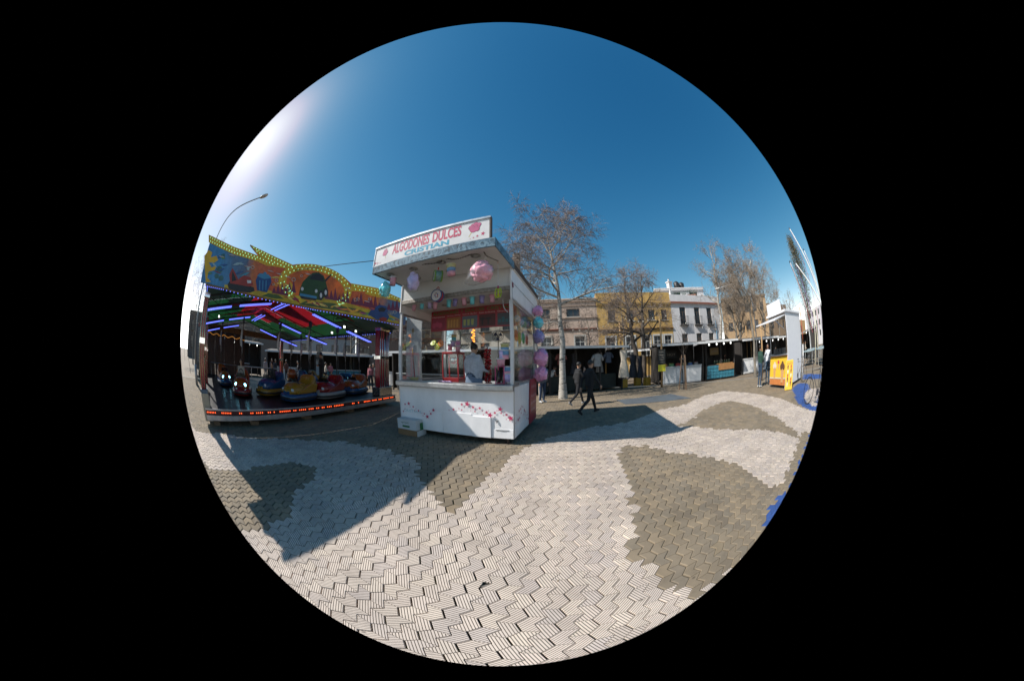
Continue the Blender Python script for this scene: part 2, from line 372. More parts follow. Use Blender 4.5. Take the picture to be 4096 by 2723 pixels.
mid = base.mean(0); ctr = cen + np.where(flip[:, None] == 1, -mid, mid)
keep = (ctr[:, 1] > -1.3) & (np.hypot(ctr[:, 0], ctr[:, 1]) < RT - .3)
cen, flip, ctr = cen[keep], flip[keep], ctr[keep]
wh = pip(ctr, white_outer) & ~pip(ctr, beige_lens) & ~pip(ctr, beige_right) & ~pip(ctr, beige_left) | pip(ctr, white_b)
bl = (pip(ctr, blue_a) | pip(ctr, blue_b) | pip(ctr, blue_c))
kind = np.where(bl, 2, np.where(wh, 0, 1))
rng = np.random.default_rng(5)
gk = rng.choice([0, 1], len(ctr), p=[.5, .5]); gk[kind == 1] = 2
tint = rng.random(len(ctr)); jig = rng.normal(0, .0011, len(ctr)); 
# one broken tile a little way in front of the lens
brk = gnd((1930, 2330)); bd = np.hypot(ctr[:, 0] - brk.x, ctr[:, 1] - brk.y); broken = int(np.argmin(bd))
d2 = ctr[:, 0] ** 2 + ctr[:, 1] ** 2 + H * H; ang_size = 1 / d2 * H / np.sqrt(d2); ang_size[(ctr[:, 1] < .12)] = 0; ang_size[broken] = 0
big = np.zeros(len(ctr), bool); big[np.argsort(-ang_size)[:300]] = True
rest = ~big; rest[broken] = False
TMP = {}
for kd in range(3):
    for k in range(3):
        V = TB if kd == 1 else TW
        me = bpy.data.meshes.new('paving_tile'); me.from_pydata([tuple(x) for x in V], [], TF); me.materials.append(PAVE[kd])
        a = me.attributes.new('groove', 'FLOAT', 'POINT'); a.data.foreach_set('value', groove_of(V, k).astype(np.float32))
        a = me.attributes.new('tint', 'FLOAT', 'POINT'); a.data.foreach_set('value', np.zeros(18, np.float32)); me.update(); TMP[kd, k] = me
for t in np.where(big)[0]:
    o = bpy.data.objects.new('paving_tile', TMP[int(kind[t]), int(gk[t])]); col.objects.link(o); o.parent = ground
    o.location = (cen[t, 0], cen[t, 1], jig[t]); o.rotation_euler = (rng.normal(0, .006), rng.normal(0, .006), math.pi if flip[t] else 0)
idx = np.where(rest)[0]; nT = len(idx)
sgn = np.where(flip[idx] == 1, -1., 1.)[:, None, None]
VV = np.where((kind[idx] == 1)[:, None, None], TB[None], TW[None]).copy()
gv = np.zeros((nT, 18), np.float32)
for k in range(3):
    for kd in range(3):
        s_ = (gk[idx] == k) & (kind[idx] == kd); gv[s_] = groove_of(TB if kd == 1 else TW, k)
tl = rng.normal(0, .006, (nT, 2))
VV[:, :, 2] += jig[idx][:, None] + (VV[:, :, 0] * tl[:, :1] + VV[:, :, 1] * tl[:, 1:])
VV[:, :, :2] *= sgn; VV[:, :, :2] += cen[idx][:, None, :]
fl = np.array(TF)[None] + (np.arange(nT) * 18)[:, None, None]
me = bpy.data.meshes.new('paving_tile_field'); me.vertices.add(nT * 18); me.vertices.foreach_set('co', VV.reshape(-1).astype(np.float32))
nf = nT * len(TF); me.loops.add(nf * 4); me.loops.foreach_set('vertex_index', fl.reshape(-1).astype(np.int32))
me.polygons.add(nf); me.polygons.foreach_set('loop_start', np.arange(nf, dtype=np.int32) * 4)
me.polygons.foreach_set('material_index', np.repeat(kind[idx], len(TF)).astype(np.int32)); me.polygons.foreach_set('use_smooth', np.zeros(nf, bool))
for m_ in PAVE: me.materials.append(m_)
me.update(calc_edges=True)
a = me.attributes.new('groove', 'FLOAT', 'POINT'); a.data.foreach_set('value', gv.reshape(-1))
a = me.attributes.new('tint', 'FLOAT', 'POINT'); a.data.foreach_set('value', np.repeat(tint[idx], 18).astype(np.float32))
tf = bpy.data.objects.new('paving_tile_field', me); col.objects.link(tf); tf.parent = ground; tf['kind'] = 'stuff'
fb = MB(); bm_ = Matrix.Translation((cen[broken, 0], cen[broken, 1], -.001)) @ Matrix.Rotation(math.pi if flip[broken] else 0, 4, 'Z')
fb.prism([tuple(O1[0]), tuple(O1[1]), tuple(O1[2]), tuple(O1[2] * .55 + O1[3] * .45), tuple(O1[4] * .6 + O1[2] * .25 + O1[3] * .15), tuple(O1[4] * .9 + O1[1] * .1), tuple(O1[5])], -.021, -.001, bm_); fo_ = fb.build('paving_tile', PAVE[0], ground); fa_ = fo_.data.attributes.new('groove', 'FLOAT', 'POINT'); fa_.data.foreach_set('value', [((Vector(v) - bm_.translation).to_2d().dot(Vector(pu))) / .0205 for v in fb.v])
for q in range(9):
    rb = MB(); c_ = bm_ @ Vector((*(O1[3] * random.uniform(.5, .8) + O1[4] * random.uniform(.2, .4)), -.013)); rb.ell(c_, (random.uniform(.006, .02), random.uniform(.006, .016), .009), 7, 5, f=lambda d: 1 + .25 * mnoise.noise(d * 2 + c_ * 50)); rb.build('rubble_chip', mat('rubble_grey', (.16, .15, .14), .9, var=.3, scale=40), ground)
# steel plate let into the paving
pl = [gnd(c4(*p)) for p in ((875, 1395), (940, 1424), (1385, 1382), (1250, 1354))]
mp = MB(); mp.prism([(p.x, p.y) for p in pl], .004, .016)
tag(mp.build('cover_plate', mat('plate_steel', (.16, .18, .2), .42, metal=.35, var=.25, scale=3), bevel=.003), 'flat grey steel cover plate lying on the brown paving', 'plate')
# tufts of weed in the joints
wd = MB()
for t in rng.choice(np.where((kind == 0) & (ctr[:, 1] > .3) & (np.hypot(ctr[:, 0], ctr[:, 1]) < 4.5))[0], 60, replace=False):
    c_ = cen[t]
    for q in range(random.randint(3, 9)):
        f_ = random.uniform(-.42, .42); p = Vector((c_[0] + vv[0] * f_, c_[1] + vv[1] * f_, -.018)); d = Vector((random.gauss(0, .006), random.gauss(0, .006), random.uniform(.016, .028)))
        s = Vector((random.uniform(-.002, .002), random.uniform(-.002, .002), 0)); wd.add([p - s, p + s, p + d], [(0, 1, 2)])
wd.build('weed_tufts', mat('weed_green', (.05, .09, .02), .7), kind='stuff')['label'] = 'small green weeds growing in the paving joints'

lt_ = MB(); rl = random.Random(12)
for k in range(70):
    x, y = rl.uniform(-4, 9), rl.uniform(.5, 9); a = rl.uniform(0, 6.28); s0 = rl.uniform(.008, .028); lt_.m = rl.choice((0, 1, 1, 2)); u = Vector((math.cos(a), math.sin(a), rl.uniform(-.15, .15))) * s0; v = Vector((-math.sin(a), math.cos(a), rl.uniform(-.2, .2))) * s0 * .55; c = Vector((x, y, .008)); lt_.add([c - u, c + v - u * .3, c + u, c - v + u * .2], [(0, 1, 2, 3)])
lt_.build('litter', [mat('paper_scrap', (.6, .58, .55), .8), mat('dry_leaf', (.16, .10, .04), .8), mat('orange_scrap', (.5, .22, .03), .7)], kind='stuff')['label'] = 'scattered dry leaves and paper scraps on the paving'
# ================================================================ cotton candy kiosk
KO = Vector((.195, 4.933, 0)); KRZ = math.atan2(-.294, .956)
KM = Matrix.Translation(KO) @ Matrix.Rotation(KRZ, 4, 'Z'); KI = KM.inverted()
kx, ky = KM.to_3x3() @ Vector((1, 0, 0)), KM.to_3x3() @ Vector((0, 1, 0))
def K(p, y):                               # pixel on the kiosk plane y=const -> (x,z)
    q = KI @ onp(p, KM @ Vector((0, y, 0)), ky); return q.x, q.z
def KP(p, y): q = K(p, y); return Vector((q[0], y, q[1]))
def KX(p, x):                              # pixel on the kiosk plane x=const
    return KI @ onp(p, KM @ Vector((x, 0, 0)), kx)
W_, D_ = 2.72, 2.3
CREAM = mat('kiosk_white', (.80, .79, .80), .38, var=.10, scale=2.2, streak=1.6)
PINKV = mat('pink_vinyl', (.50, .03, .11), .45, var=.08); REDV = mat('red_vinyl', (.42, .02, .045), .4, var=.12)
CYANV = mat('cyan_vinyl', (.02, .30, .46), .45, var=.25, scale=30)
RUST = mat('rusted_edge', (.09, .06, .045), .75, var=.4, scale=25)
def marble():
    m = mat('blue_marble_trim', (.10, .22, .32), .4, var=0.); t = m.node_tree; b = t.nodes['Principled BSDF']
    tc = t.nodes.new('ShaderNodeTexCoord'); wv = t.nodes.new('ShaderNodeTexNoise'); wv.inputs['Scale'].default_value = 7; wv.inputs['Detail'].default_value = 8; wv.inputs['Distortion'].default_value = 2.2
    cr = t.nodes.new('ShaderNodeValToRGB'); t.links.new(tc.outputs['Object'], wv.inputs['Vector']); t.links.new(wv.outputs[0], cr.inputs[0]); e = cr.color_ramp.elements
    e[0].position = .36; e[0].color = (.015, .035, .05, 1); e[1].position = .6; e[1].color = (.15, .24, .30, 1); x = e.new(.47); x.color = (.06, .13, .19, 1)
    t.links.new(cr.outputs[0], b.inputs['Base Color']); return m
TRIM = marble()
kiosk = thing('candy_kiosk', 'white cotton candy kiosk with open counter and projecting sign roof', 'kiosk', KO, KRZ)
KB = lambda mb, name, m, bevel=0., smooth=False, parent=None: mb.build(name, m, parent or kiosk, smooth, bevel)
lf = MB(); lf.box(-W_, 0, 0, .05, .13, 1.15); fp = KB(lf, 'front_panel', CREAM, .006)
for x0, x1, z1, z0, dy in ((-2.715, -1.815, .325, .135, .006), (-1.80, -1.535, .565, .135, .012), (-1.53, -.855, .615, .135, .014), (-.85, -.45, .57, .135, .032), (-.44, -.004, .325, .135, .008)):
    h = MB(); h.box(x0, x1, -dy, -.001, z0, z1); ho = KB(h, 'hatch', CREAM, .004, parent=fp)
for hx in (-.22, -2.2):
    h = MB(); h.box(hx - .13, hx + .13, -.016, -.0085, .30, .318); h.box(hx - .05, hx + .05, -.022, -.0155, .302, .314); KB(h, 'hinge', ALU, parent=fp)
kn = MB(); kn.box(-.36, -.31, -.012, -.001, .49, .52); kn.box(-.335, -.325, -.03, -.012, .45, .515); KB(kn, 'latch', ALU, parent=fp)
# star decals following the waves seen on the panel
sd_ = MB(); random.seed(3)
def sp(mb, pts, y, place=None): q = MB(); q.add([(p[0], y, p[1]) for p in pts], [tuple(range(len(pts)))]); KB(q, 'star_decal', PINKV, parent=fp)
for (px_, py_, rr) in ((430, 1098, 14), (467, 1092, 24), (413, 1170, 13), (512, 1125, 15), (540, 1145, 7), (566, 1165, 15), (528, 1163, 9), (600, 1188, 7), (625, 1195, 13), (655, 1225, 25), (690, 1195, 17), (720, 1158, 22), (612, 1215, 8), (675, 1170, 6), (430, 1145, 8), (480, 1125, 7), (500, 1150, 6),
        (875, 1160, 7), (920, 1153, 17), (975, 1143, 9), (1003, 1157, 11), (1003, 1102, 17), (1057, 1097, 31), (950, 1165, 5), (1030, 1130, 7), (1117, 1130, 19), (1137, 1172, 12), (1185, 1140, 17), (1212, 1168, 8), (1255, 1182, 18), (1225, 1203, 9), (1292, 1210, 30), (1338, 1186, 17), (1392, 1150, 27), (1402, 1190, 12), (1440, 1180, 8), (1456, 1207, 16), (1497, 1242, 30), (1455, 1253, 7), (1335, 1228, 7), (1360, 1165, 8), (1160, 1150, 7), (1095, 1165, 6), (1500, 1272, 6), (1425, 1215, 6), (1275, 1165, 6), (1475, 1225, 7)):
    x, z = K(c3(px_, py_), -.02); sp(sd_, star(x, z, rr * .0021, random.uniform(-.3, .3)), -.0185 if -.8 > x > -.86 or z > .63 or not (-1.8 < x < -.44) else -.0345)
for i in range(26):                         # right hand panel
    t = i / 25; y = .1 + t * 1.2; z = .42 + .18 * math.sin(t * 4.2) + random.uniform(-.1, .12)
    q = MB(); q.add([(.0125, y + (p[0]), p[1]) for p in star(0, z, random.choice((.012, .02, .03, .04)), random.random())], [tuple(range(10))]); KB(q, 'star_decal', PINKV)
lt = MB(); lettering(lt, 'CRISTIAN', -2.62, -2.12, .50, .56, lambda x, z: (x, -.0012, z)); KB(lt, 'faint_lettering', mat('pale_cyan_print', (.35, .55, .58), .5))
ct = MB(); ct.box(-W_ - .02, .015, -.10, .42, 1.175, 1.222); ct.box(-W_ - .02, .015, -.115, -.0999, 1.12, 1.215); ct.box(-W_, 0, -.06, -.001, 1.10, 1.1195); KB(ct, 'counter', mat('worn_counter_metal', (.42, .42, .42), .38, metal=.75, var=.3, scale=9), .006)
for nm, x0, x1, sx in (('side_panel', -.05, 0.0, 1), ('side_panel', -W_, -W_ + .05, -1)):
    p = MB(); p.box(x0, x1, .0505, D_, .13, 1.174); p.box(*((0.0005, .010) if sx > 0 else (-W_ - .010, -W_ - .0005)), .06, 1.36, .135, .33); KB(p, nm, CREAM, .005)
bp_ = MB(); bp_.box(-W_ + .051, -.051, D_ - .05, D_, .13, 1.17); KB(bp_, 'back_panel', CREAM)
fl_ = MB(); fl_.box(-W_ + .051, -.051, .051, D_ - .051, .14, .42); KB(fl_, 'floor', mat('kiosk_floor', (.12, .12, .12), .5))
dr = MB(); dr.box(.012, .035, 1.40, 2.24, .14, 1.25); do_ = KB(dr, 'poster_door', mat('deep_red_poster', (.30, .012, .035), .35, var=.3, scale=4), .004)
dl = MB()
for i, (tx, z0, h) in enumerate((('OFERTAS', 1.02, .07), ('HELADOS', .80, .06), ('GOFRES', .62, .06), ('CHURROS', .44, .06))): lettering(dl, tx, 1.5, 2.14, z0, z0 + h, lambda x, z: (.0365, x, z)); dl.sep()
dl.mi = [0] * len(dl.f); KB(dl, 'poster_lettering', mat('pale_pink_print', (.7, .45, .5), .5), parent=do_)
for x in (-W_ + .001, -.061):
    for y in (.0, D_ - .061):
        p = MB(); p.box(x, x + .06, y, y + .06, 1.223, 2.80); KB(p, 'post', mat('post_white', (.6, .6, .61), .4, var=.08), .004)
for x in (-W_ - .006, .0015):
    p = MB(); p.box(x, x + .006, -.006, .035, .13, 3.2); KB(p, 'corner_strip', ALU)
for x in (-W_ + .005, -.025):
    g_ = MB(); g_.box(x, x + .008, .0605, D_ - .0615, 1.23, 2.795); KB(g_, 'side_pane', GLASS)
    f_ = MB(); f_.box(x - .004, x + .016, .061, D_ - .062, 1.223, 1.2299 + .02); f_.sep(); f_.box(x - .004, x + .016, .061, D_ - .062, 2.75, 2.7949); KB(f_, 'pane_frame', ALU)
g_ = MB(); g_.box(-W_ + .06, -.065, D_ - .03, D_ - .022, 1.23, 2.79); KB(g_, 'back_pane', GLASS)
# upper box, ceiling, roof
for x0, x1 in ((-.03, .004), (-W_ - .004, -W_ + .03)):
    p = MB(); p.box(x0, x1, -.02, 2.82, 2.801, 3.478); po = KB(p, 'upper_side_panel', CREAM, .004)
    s_ = MB(); s_.box(x1 if x1 > -1 else x0 - .008, (x1 if x1 > -1 else x0 - .008) + .008, -.02, 2.82, 2.801, 2.84); s_.box(x1 if x1 > -1 else x0 - .008, (x1 if x1 > -1 else x0 - .008) + .008, .0, 2.82, 3.16, 3.175); KB(s_, 'trim_strip', ALU, parent=po)
    r_ = MB(); xx = .009 if x1 > -1 else -W_ - .012; r_.box(xx, xx + .012, .02, .07, 3.06, 3.16); r_.sep(); r_.box(xx, xx + .012, 2.2, 2.25, 2.86, 2.96); KB(r_, 'marker_lamp', mat('red_marker_lens', (.25, .015, .02), .25), parent=po)
p = MB(); p.box(-W_ + .0305, -.0305, 2.78, 2.815, 2.801, 3.478); KB(p, 'upper_back_panel', CREAM)
p = MB(); p.box(-W_ + .0305, -.0305, .0, .03, 3.09, 3.478); KB(p, 'header_panel', mat('header_white', (.62, .62, .61), .45, var=.06))
p = MB(); p.box(-W_ + .0305, -.0305, -.012, .045, 3.0, 3.088); KB(p, 'header_rail', mat('stained_rail', (.30, .27, .24), .5, metal=.4, var=.5, scale=18), .004)
p = MB(); p.box(-W_ + .031, -.031, .046, 2.779, 2.99, 3.02); ce = KB(p, 'ceiling', mat('ceiling_white', (.6, .6, .58), .5, var=.05))
p = MB(); p.box(-W_ + .03, .03, -1.1, 2.86, 3.48, 3.60); KB(p, 'roof', mat('roof_white', (.63, .62, .6), .5, var=.1, scale=3), .004)
p = MB(); p.box(-W_ + .028, .052, -1.135, -1.1015, 3.455, 3.625); p.box(.0305, .052, -1.1012, .06, 3.455, 3.625); p.box(-W_ + .008, -W_ + .0275, -1.135, -.025, 3.455, 3.625); KB(p, 'trim', TRIM, .004)
p = MB(); p.box(.0305, .04, .061, 2.86, 3.50, 3.60); p.box(.0305, .046, .061, 2.86, 3.58, 3.612); KB(p, 'roof_edge', RUST)
for y, xs in ((-.82, (-2.42, -1.78, -1.12, -.42)), (-.30, (-2.05, -1.2, -.45)), (.55, (-2.2, -1.75, -1.2, -.55))):
    for x in xs:
        zc = 3.479 if y < 0 else 2.989
        l = MB(); l.lathe([(.085, 0), (.092, -.006), (.092, -.016), (.075, -.02), (.07, -.012), (.02, -.008), (.001, -.008)], 20, Matrix.Translation((x, y, zc)), closed=False); lo = KB(l, 'ceiling_lamp', mat('lamp_ring', (.35, .34, .3), .3, metal=.8), smooth=True)
        l = MB(); l.ell((x, y, zc - .012), (.06, .06, .012), 14, 6); KB(l, 'lamp_glass', mat('lamp_glass', (.4, .4, .38), .2), smooth=True, parent=lo)
# sign board
sg = MB(); sg.box(-2.70, -.05, -1.125, -1.06, 3.626, 4.07); so_ = KB(sg, 'sign_board', mat('sign_white', (.68, .66, .66), .4, var=.06), .006)
fr_ = MB(); fr_.box(-2.72, -.03, -1.135, -1.05, 4.0705, 4.095); fr_.box(-.0495, -.028, -1.135, -1.05, 3.626, 4.07); KB(fr_, 'sign_frame', RUST, parent=so_)
fr_ = MB(); fr_.box(-2.72, -.0282, -1.145, -1.1355, 4.05, 4.09); fr_.box(-2.722, -2.7005, -1.135, -1.05, 3.626, 4.07); KB(fr_, 'sign_frame', ALU, parent=so_)
front = lambda dy: (lambda x, z: (x, -1.1255 - dy, z))
A_ = lambda x, y: K(c2(x, y), -1.127)
lx0, lz = A_(315, 440)[0], 3.83
l = MB(); x0, x1 = A_(318, 450)[0], A_(700, 340)[0]; lettering(l, 'ALGODONES', x0, x1, 3.785, 4.02, front(.002), bold=.03); x0, x1 = A_(735, 325)[0], A_(1035, 255)[0]; lettering(l, 'DULCES', x0, x1, 3.785, 4.02, front(.002), bold=.03)
KB(l, 'sign_lettering', mat('sign_pink_print', (.50, .035, .10), .45, var=.1), parent=so_)
l = MB(); x0, x1 = A_(440, 485)[0], A_(905, 375)[0]; lettering(l, 'CRISTIAN', x0, x1, 3.655, 3.765, front(.002), bold=.045); KB(l, 'sign_lettering', CYANV, parent=so_)
def candy_icon(cx, cz, r, tilt, parent, plc):
    o = MB(); blobs = [(0, -.1, .5), (.22, .45, .42), (-.42, -.05, .32), (-.05, .62, .3), (.48, .02, .3), (.38, .72, .26), (-.25, .3, .34)]
    ca, sa = math.cos(tilt), math.sin(tilt); T = lambda x, z: (cx + r * (x * ca - z * sa), cz + r * (x * sa + z * ca))
    for k, (bx, bz, br) in enumerate(blobs):
        q = [T(bx + (br + .05) * math.cos(a * .35), bz + (br + .05) * math.sin(a * .35)) for a in range(18)]; o.add([plc(.001 + k * .0001)(*p) for p in q], [tuple(range(18))])
    o.m = 1
    for k, (bx, bz, br) in enumerate(blobs):
        q = [T(bx + br * math.cos(a * .35), bz + br * math.sin(a * .35)) for a in range(18)]; o.add([plc(.0025 + k * .0002)(*p) for p in q], [tuple(range(18))])
    o.m = 0
    for k, (bx, bz, br) in enumerate(((.1, .3, .3), (-.25, .1, .22))):
        q = [T(bx + br * math.cos(a), bz + br * math.sin(a)) for a in np.linspace(.2, 2.2, 9)] + [T(bx + (br - .035) * math.cos(a), bz + (br - .035) * math.sin(a)) for a in np.linspace(2.2, .2, 9)]; o.add([plc(.004)(*p) for p in q], [tuple(range(18))])
    o.m = 2; o.add([plc(.0008)(*p) for p in [T(-.07, -.4), T(-.05, -1.35), T(.06, -1.35), T(.08, -.4)]], [(0, 1, 2, 3)])
    o.build('candy_picture', [mat('dark_outline', (.10, .01, .04), .5), mat('candy_pink_print', (.48, .08, .20), .5, var=.15), mat('stick_print', (.5, .42, .2), .5)], parent)
x, z = A_(1170, 250); i1, i2 = A_(1165, 240), A_(237, 500); candy_icon(i1[0], i1[1], .14, -.5, so_, front); candy_icon(i2[0], i2[1], .10, .3, so_, front)
l = MB()
for (x, z, r) in ((-.17, 3.74, .045), (-.27, 3.71, .028), (-.34, 3.69, .02), (-.40, 3.675, .013), (-2.66, 3.70, .035), (-2.60, 3.69, .022), (-2.55, 3.68, .016), (-2.5, 3.672, .012)): l.add([front(.002)(*p) for p in star(x, z, r, .2)], [tuple(range(10))[::-1]]); l.sep()
KB(l, 'sign_star', PINKV, parent=so_)
for i, x in enumerate((-2.5, -.16)):
    for y in (.15, 2.1):
        f_ = MB(); f_.tube([(x, y, .0), (x, y, .13)], .022, 10); f_.box(x - .07, x + .07, y - .07, y + .07, .002, .012); KB(f_, 'foot', RUST)
d_ = MB(); a, b = K(c3(455, 175), 2.1), K(c3(600, 870), 2.1); d_.box(a[0], b[0], 2.09, 2.13, .425, a[1]); dro = KB(d_, 'door', mat('door_grey_white', (.5, .5, .51), .45, var=.05), .006)
h = MB(); h.tube([(b[0] - .07, 2.06, 1.62), (b[0] - .16, 2.06, 1.62)], .012); h.box(b[0] - .09, b[0] - .05, 2.075, 2.089, 1.52, 1.7); KB(h, 'handle', ALU, parent=dro)
h = MB(); cx, cz = K(c3(510, 355), 2.085); h.add([(cx + .05 * math.cos(t), 2.0885, cz + .075 * math.sin(t)) for t in np.linspace(0, 6.0, 18)], [tuple(range(18))[::-1]]); h.m = 1; h.box(cx - .006, cx + .006, 2.086, 2.0884, cz - .2, cz - .07); KB(h, 'sticker', [mat('ochre_sticker', (.25, .15, .02), .5), DARK], parent=dro)
# red menu board at the back
MY = .80
ma, mb2 = K(c3(700, 155), MY), K(c3(1478, 320), MY); mz1, mz0 = K(c3(1100, 118), MY)[1], K(c3(1100, 335), MY)[1]
m_ = MB(); m_.box(ma[0], -.12, MY, MY + .03, mz0, mz1); mo = KB(m_, 'menu_board', mat('menu_red', (.33, .012, .02), .4, var=.25, scale=5), .004)
mp_ = lambda dy: (lambda x, z: (x, MY - dy, z)); mw = -.12 - ma[0]; mh = mz1 - mz0
l = MB(); ml = -.2 - ma[0] - .05; [(lettering(l, w0, ma[0] + .05 + ml * a_, ma[0] + .05 + ml * b_, mz0 + mh * .78, mz0 + mh * .94, mp_(.003), bold=.02), l.sep()) for w0, a_, b_ in (('ALGODONES', 0, .36), ('Y', .39, .42), ('DULCES', .45, .68), ('CRISTIAN', .71, 1))]; KB(l, 'menu_lettering', mat('menu_green_print', (.06, .16, .025), .5), parent=mo)
l = MB()
for i, t_ in enumerate(('Manzanas', 'Palomitas y Chuches', 'Vaso de algodon', 'Fuente de chocolate', 'Granizados')):
    xa = ma[0] + .04 + i * mw / 5.1; lettering(l, t_, xa, xa + mw * .17, mz0 + mh * .66, mz0 + mh * .72, mp_(.003)); l.sep()
KB(l, 'menu_lettering', mat('menu_white_print', (.6, .55, .5), .5), parent=mo)
for i, cc in enumerate(((.42, .04, .08), (.45, .2, .04), (.12, .25, .3), (.06, .02, .015), (.03, .12, .14))):
    xa = ma[0] + .04 + i * mw / 5.1; q = MB(); q.box(xa, xa + mw * .175, MY - .004, MY - .001, mz0 + mh * .06, mz0 + mh * .6); q.m = 1
    if i == 0:
        for k in range(3): q.ell((xa + .06 + k * .09, MY - .006, mz0 + .14 + .03 * (k % 2)), (.06, .003, .07), 12, 8)
    elif i == 1:
        for k in range(4): q.box(xa + .03 + k * .08, xa + .085 + k * .08, MY - .007, MY - .005, mz0 + .06, mz0 + .25)
    elif i == 2:
        for k in range(3): q.prism([(xa + .03 + k * .1, mz0 + .22), (xa + .10 + k * .1, mz0 + .22), (xa + .09 + k * .1, mz0 + .08), (xa + .04 + k * .1, mz0 + .08)], MY - .007, MY - .005, axis='y')
    elif i == 3:
        for k in range(2):
            X = xa + .08 + k * .14; q.add([(X + r_ * math.cos(t), MY - .006, mz0 + .2 + r_ * .4 * math.sin(t)) for r_, t in [(.07, t) for t in np.linspace(0, 6, 14)]], [tuple(range(14))[::-1]]); q.box(X - .02, X + .02, MY - .007, MY - .005, mz0 + .06, mz0 + .19)
    else:
        for k in range(4): q.box(xa + .02 + k * .08, xa + .08 + k * .08, MY - .007, MY - .005, mz0 + .09, mz0 + .16 + .05 * (k % 2))
    q.build('menu_picture', [mat('menu_panel_%d' % i, tuple(c * .5 + .05 * (j == 0) for j, c in enumerate(cc)), .5), mat('menu_item_%d' % i, (cc if i != 3 else (.02, .008, .006)) if i != 2 else (.35, .35, .1), .5)], mo)

# ---------------------------------------------------------------- sweets and toys hung on and in the kiosk (each its own thing)
BAG = film('clear_bag', (.98, .98, .985), .07, .2, milk=.04)
_t = BAG.node_tree; _n = _t.nodes.new('ShaderNodeTexNoise'); _n.inputs['Scale'].default_value = 26; _n.inputs['Distortion'].default_value = 2.5; _c = _t.nodes.new('ShaderNodeTexCoord'); _t.links.new(_c.outputs['Object'], _n.inputs['Vector']); _b = _t.nodes.new('ShaderNodeBump'); _b.inputs['Strength'].default_value = .5; _b.inputs['Distance'].default_value = .02; _t.links.new(_n.outputs[0], _b.inputs['Height'])
for _q in _t.nodes:
    if _q.bl_idname in ('ShaderNodeBsdfGlossy', 'ShaderNodeLayerWeight'): _t.links.new(_b.outputs[0], _q.inputs['Normal'])
def fluff(name, c): return mat('fluff_' + name, c, .95, var=.22, scale=14, bump=1., bscale=60, sss=.25, spec=.1)
FL = {'pink': fluff('pink', (.95, .44, .54)), 'cyan': fluff('cyan', (.20, .80, .88)), 'purple': fluff('purple', (.66, .56, .90)), 'violet': fluff('violet', (.34, .30, .62)), 'magenta': fluff('magenta', (.92, .38, .66)), 'yellow': fluff('yellow', (.65, .58, .25)), 'blue': fluff('blue', (.22, .42, .66))}
def bump_f(seed, a=.16):
    return lambda d: 1 + a * mnoise.fractal(d * 1.8 + Vector((seed * 3.1, seed, 0)), .8, 2.1, 6)
def candy_bag(p, c, w, h, label, seed=1, lean=0., tail=False):
    t = thing('cotton_candy_bag', label, 'candy bag', KM @ p, KRZ, 'bagged cotton candy at the kiosk'); t.rotation_euler = (0, lean, KRZ)
    f = MB(); f.ell((0, 0, 0), (w * .45, w * .39, h * .37), 40, 28, f=bump_f(seed, .26)); f.build('cotton_candy', FL[c], t, True)
    b = MB(); rnd = random.Random(seed); prof = [(.10, .46), (.05, .40), (.30, .33), (.46, .18), (.50, -.05), (.47, -.25), (.40, -.40), (.18, -.47)]
    seg = 20; vs = []
    for r, z in prof:
        for k in range(seg):
            a = 2 * math.pi * k / seg; q = 1 + .10 * math.sin(a * 5 + seed + z * 9) * (1 if z > .1 else .5) + rnd.uniform(-.04, .04); x = r * w * math.cos(a) * q; y = r * w * .85 * math.sin(a) * q; zz = z * h + rnd.uniform(-.01, .01)
            if tail and z < -.2: x -= (abs(z) - .2) * w * .9; zz += (x / w) * h * .25
            vs.append((x, y, zz))
    b.add(vs, [(i * seg + k, i * seg + (k + 1) % seg, (i + 1) * seg + (k + 1) % seg, (i + 1) * seg + k) for i in range(len(prof) - 1) for k in range(seg)] + [tuple((len(prof) - 1) * seg + k for k in range(seg))])
    b.build('plastic_bag', BAG, t, True)
    k_ = MB(); k_.tube([(0, 0, h * .44), (.004, 0, h * .44 + .09)], .004, 6); k_.build('tie_string', mat('string', (.5, .5, .48), .8), t)
    return t
Y1 = -.92
candy_bag(KP(c2(235, 878), Y1), 'cyan', .28, .42, 'turquoise cotton candy in a clear bag at the far left of the kiosk roof', 2)
candy_bag(KP(c2(530, 795), Y1 + .06), 'purple', .28, .47, 'lilac cotton candy in a clear bag hanging beside the kiosk post', 3)
candy_bag(KP(c2(1243, 692), Y1), 'pink', .42, .46, 'large pink cotton candy in a clear bag under the sign roof', 4, .25, True)
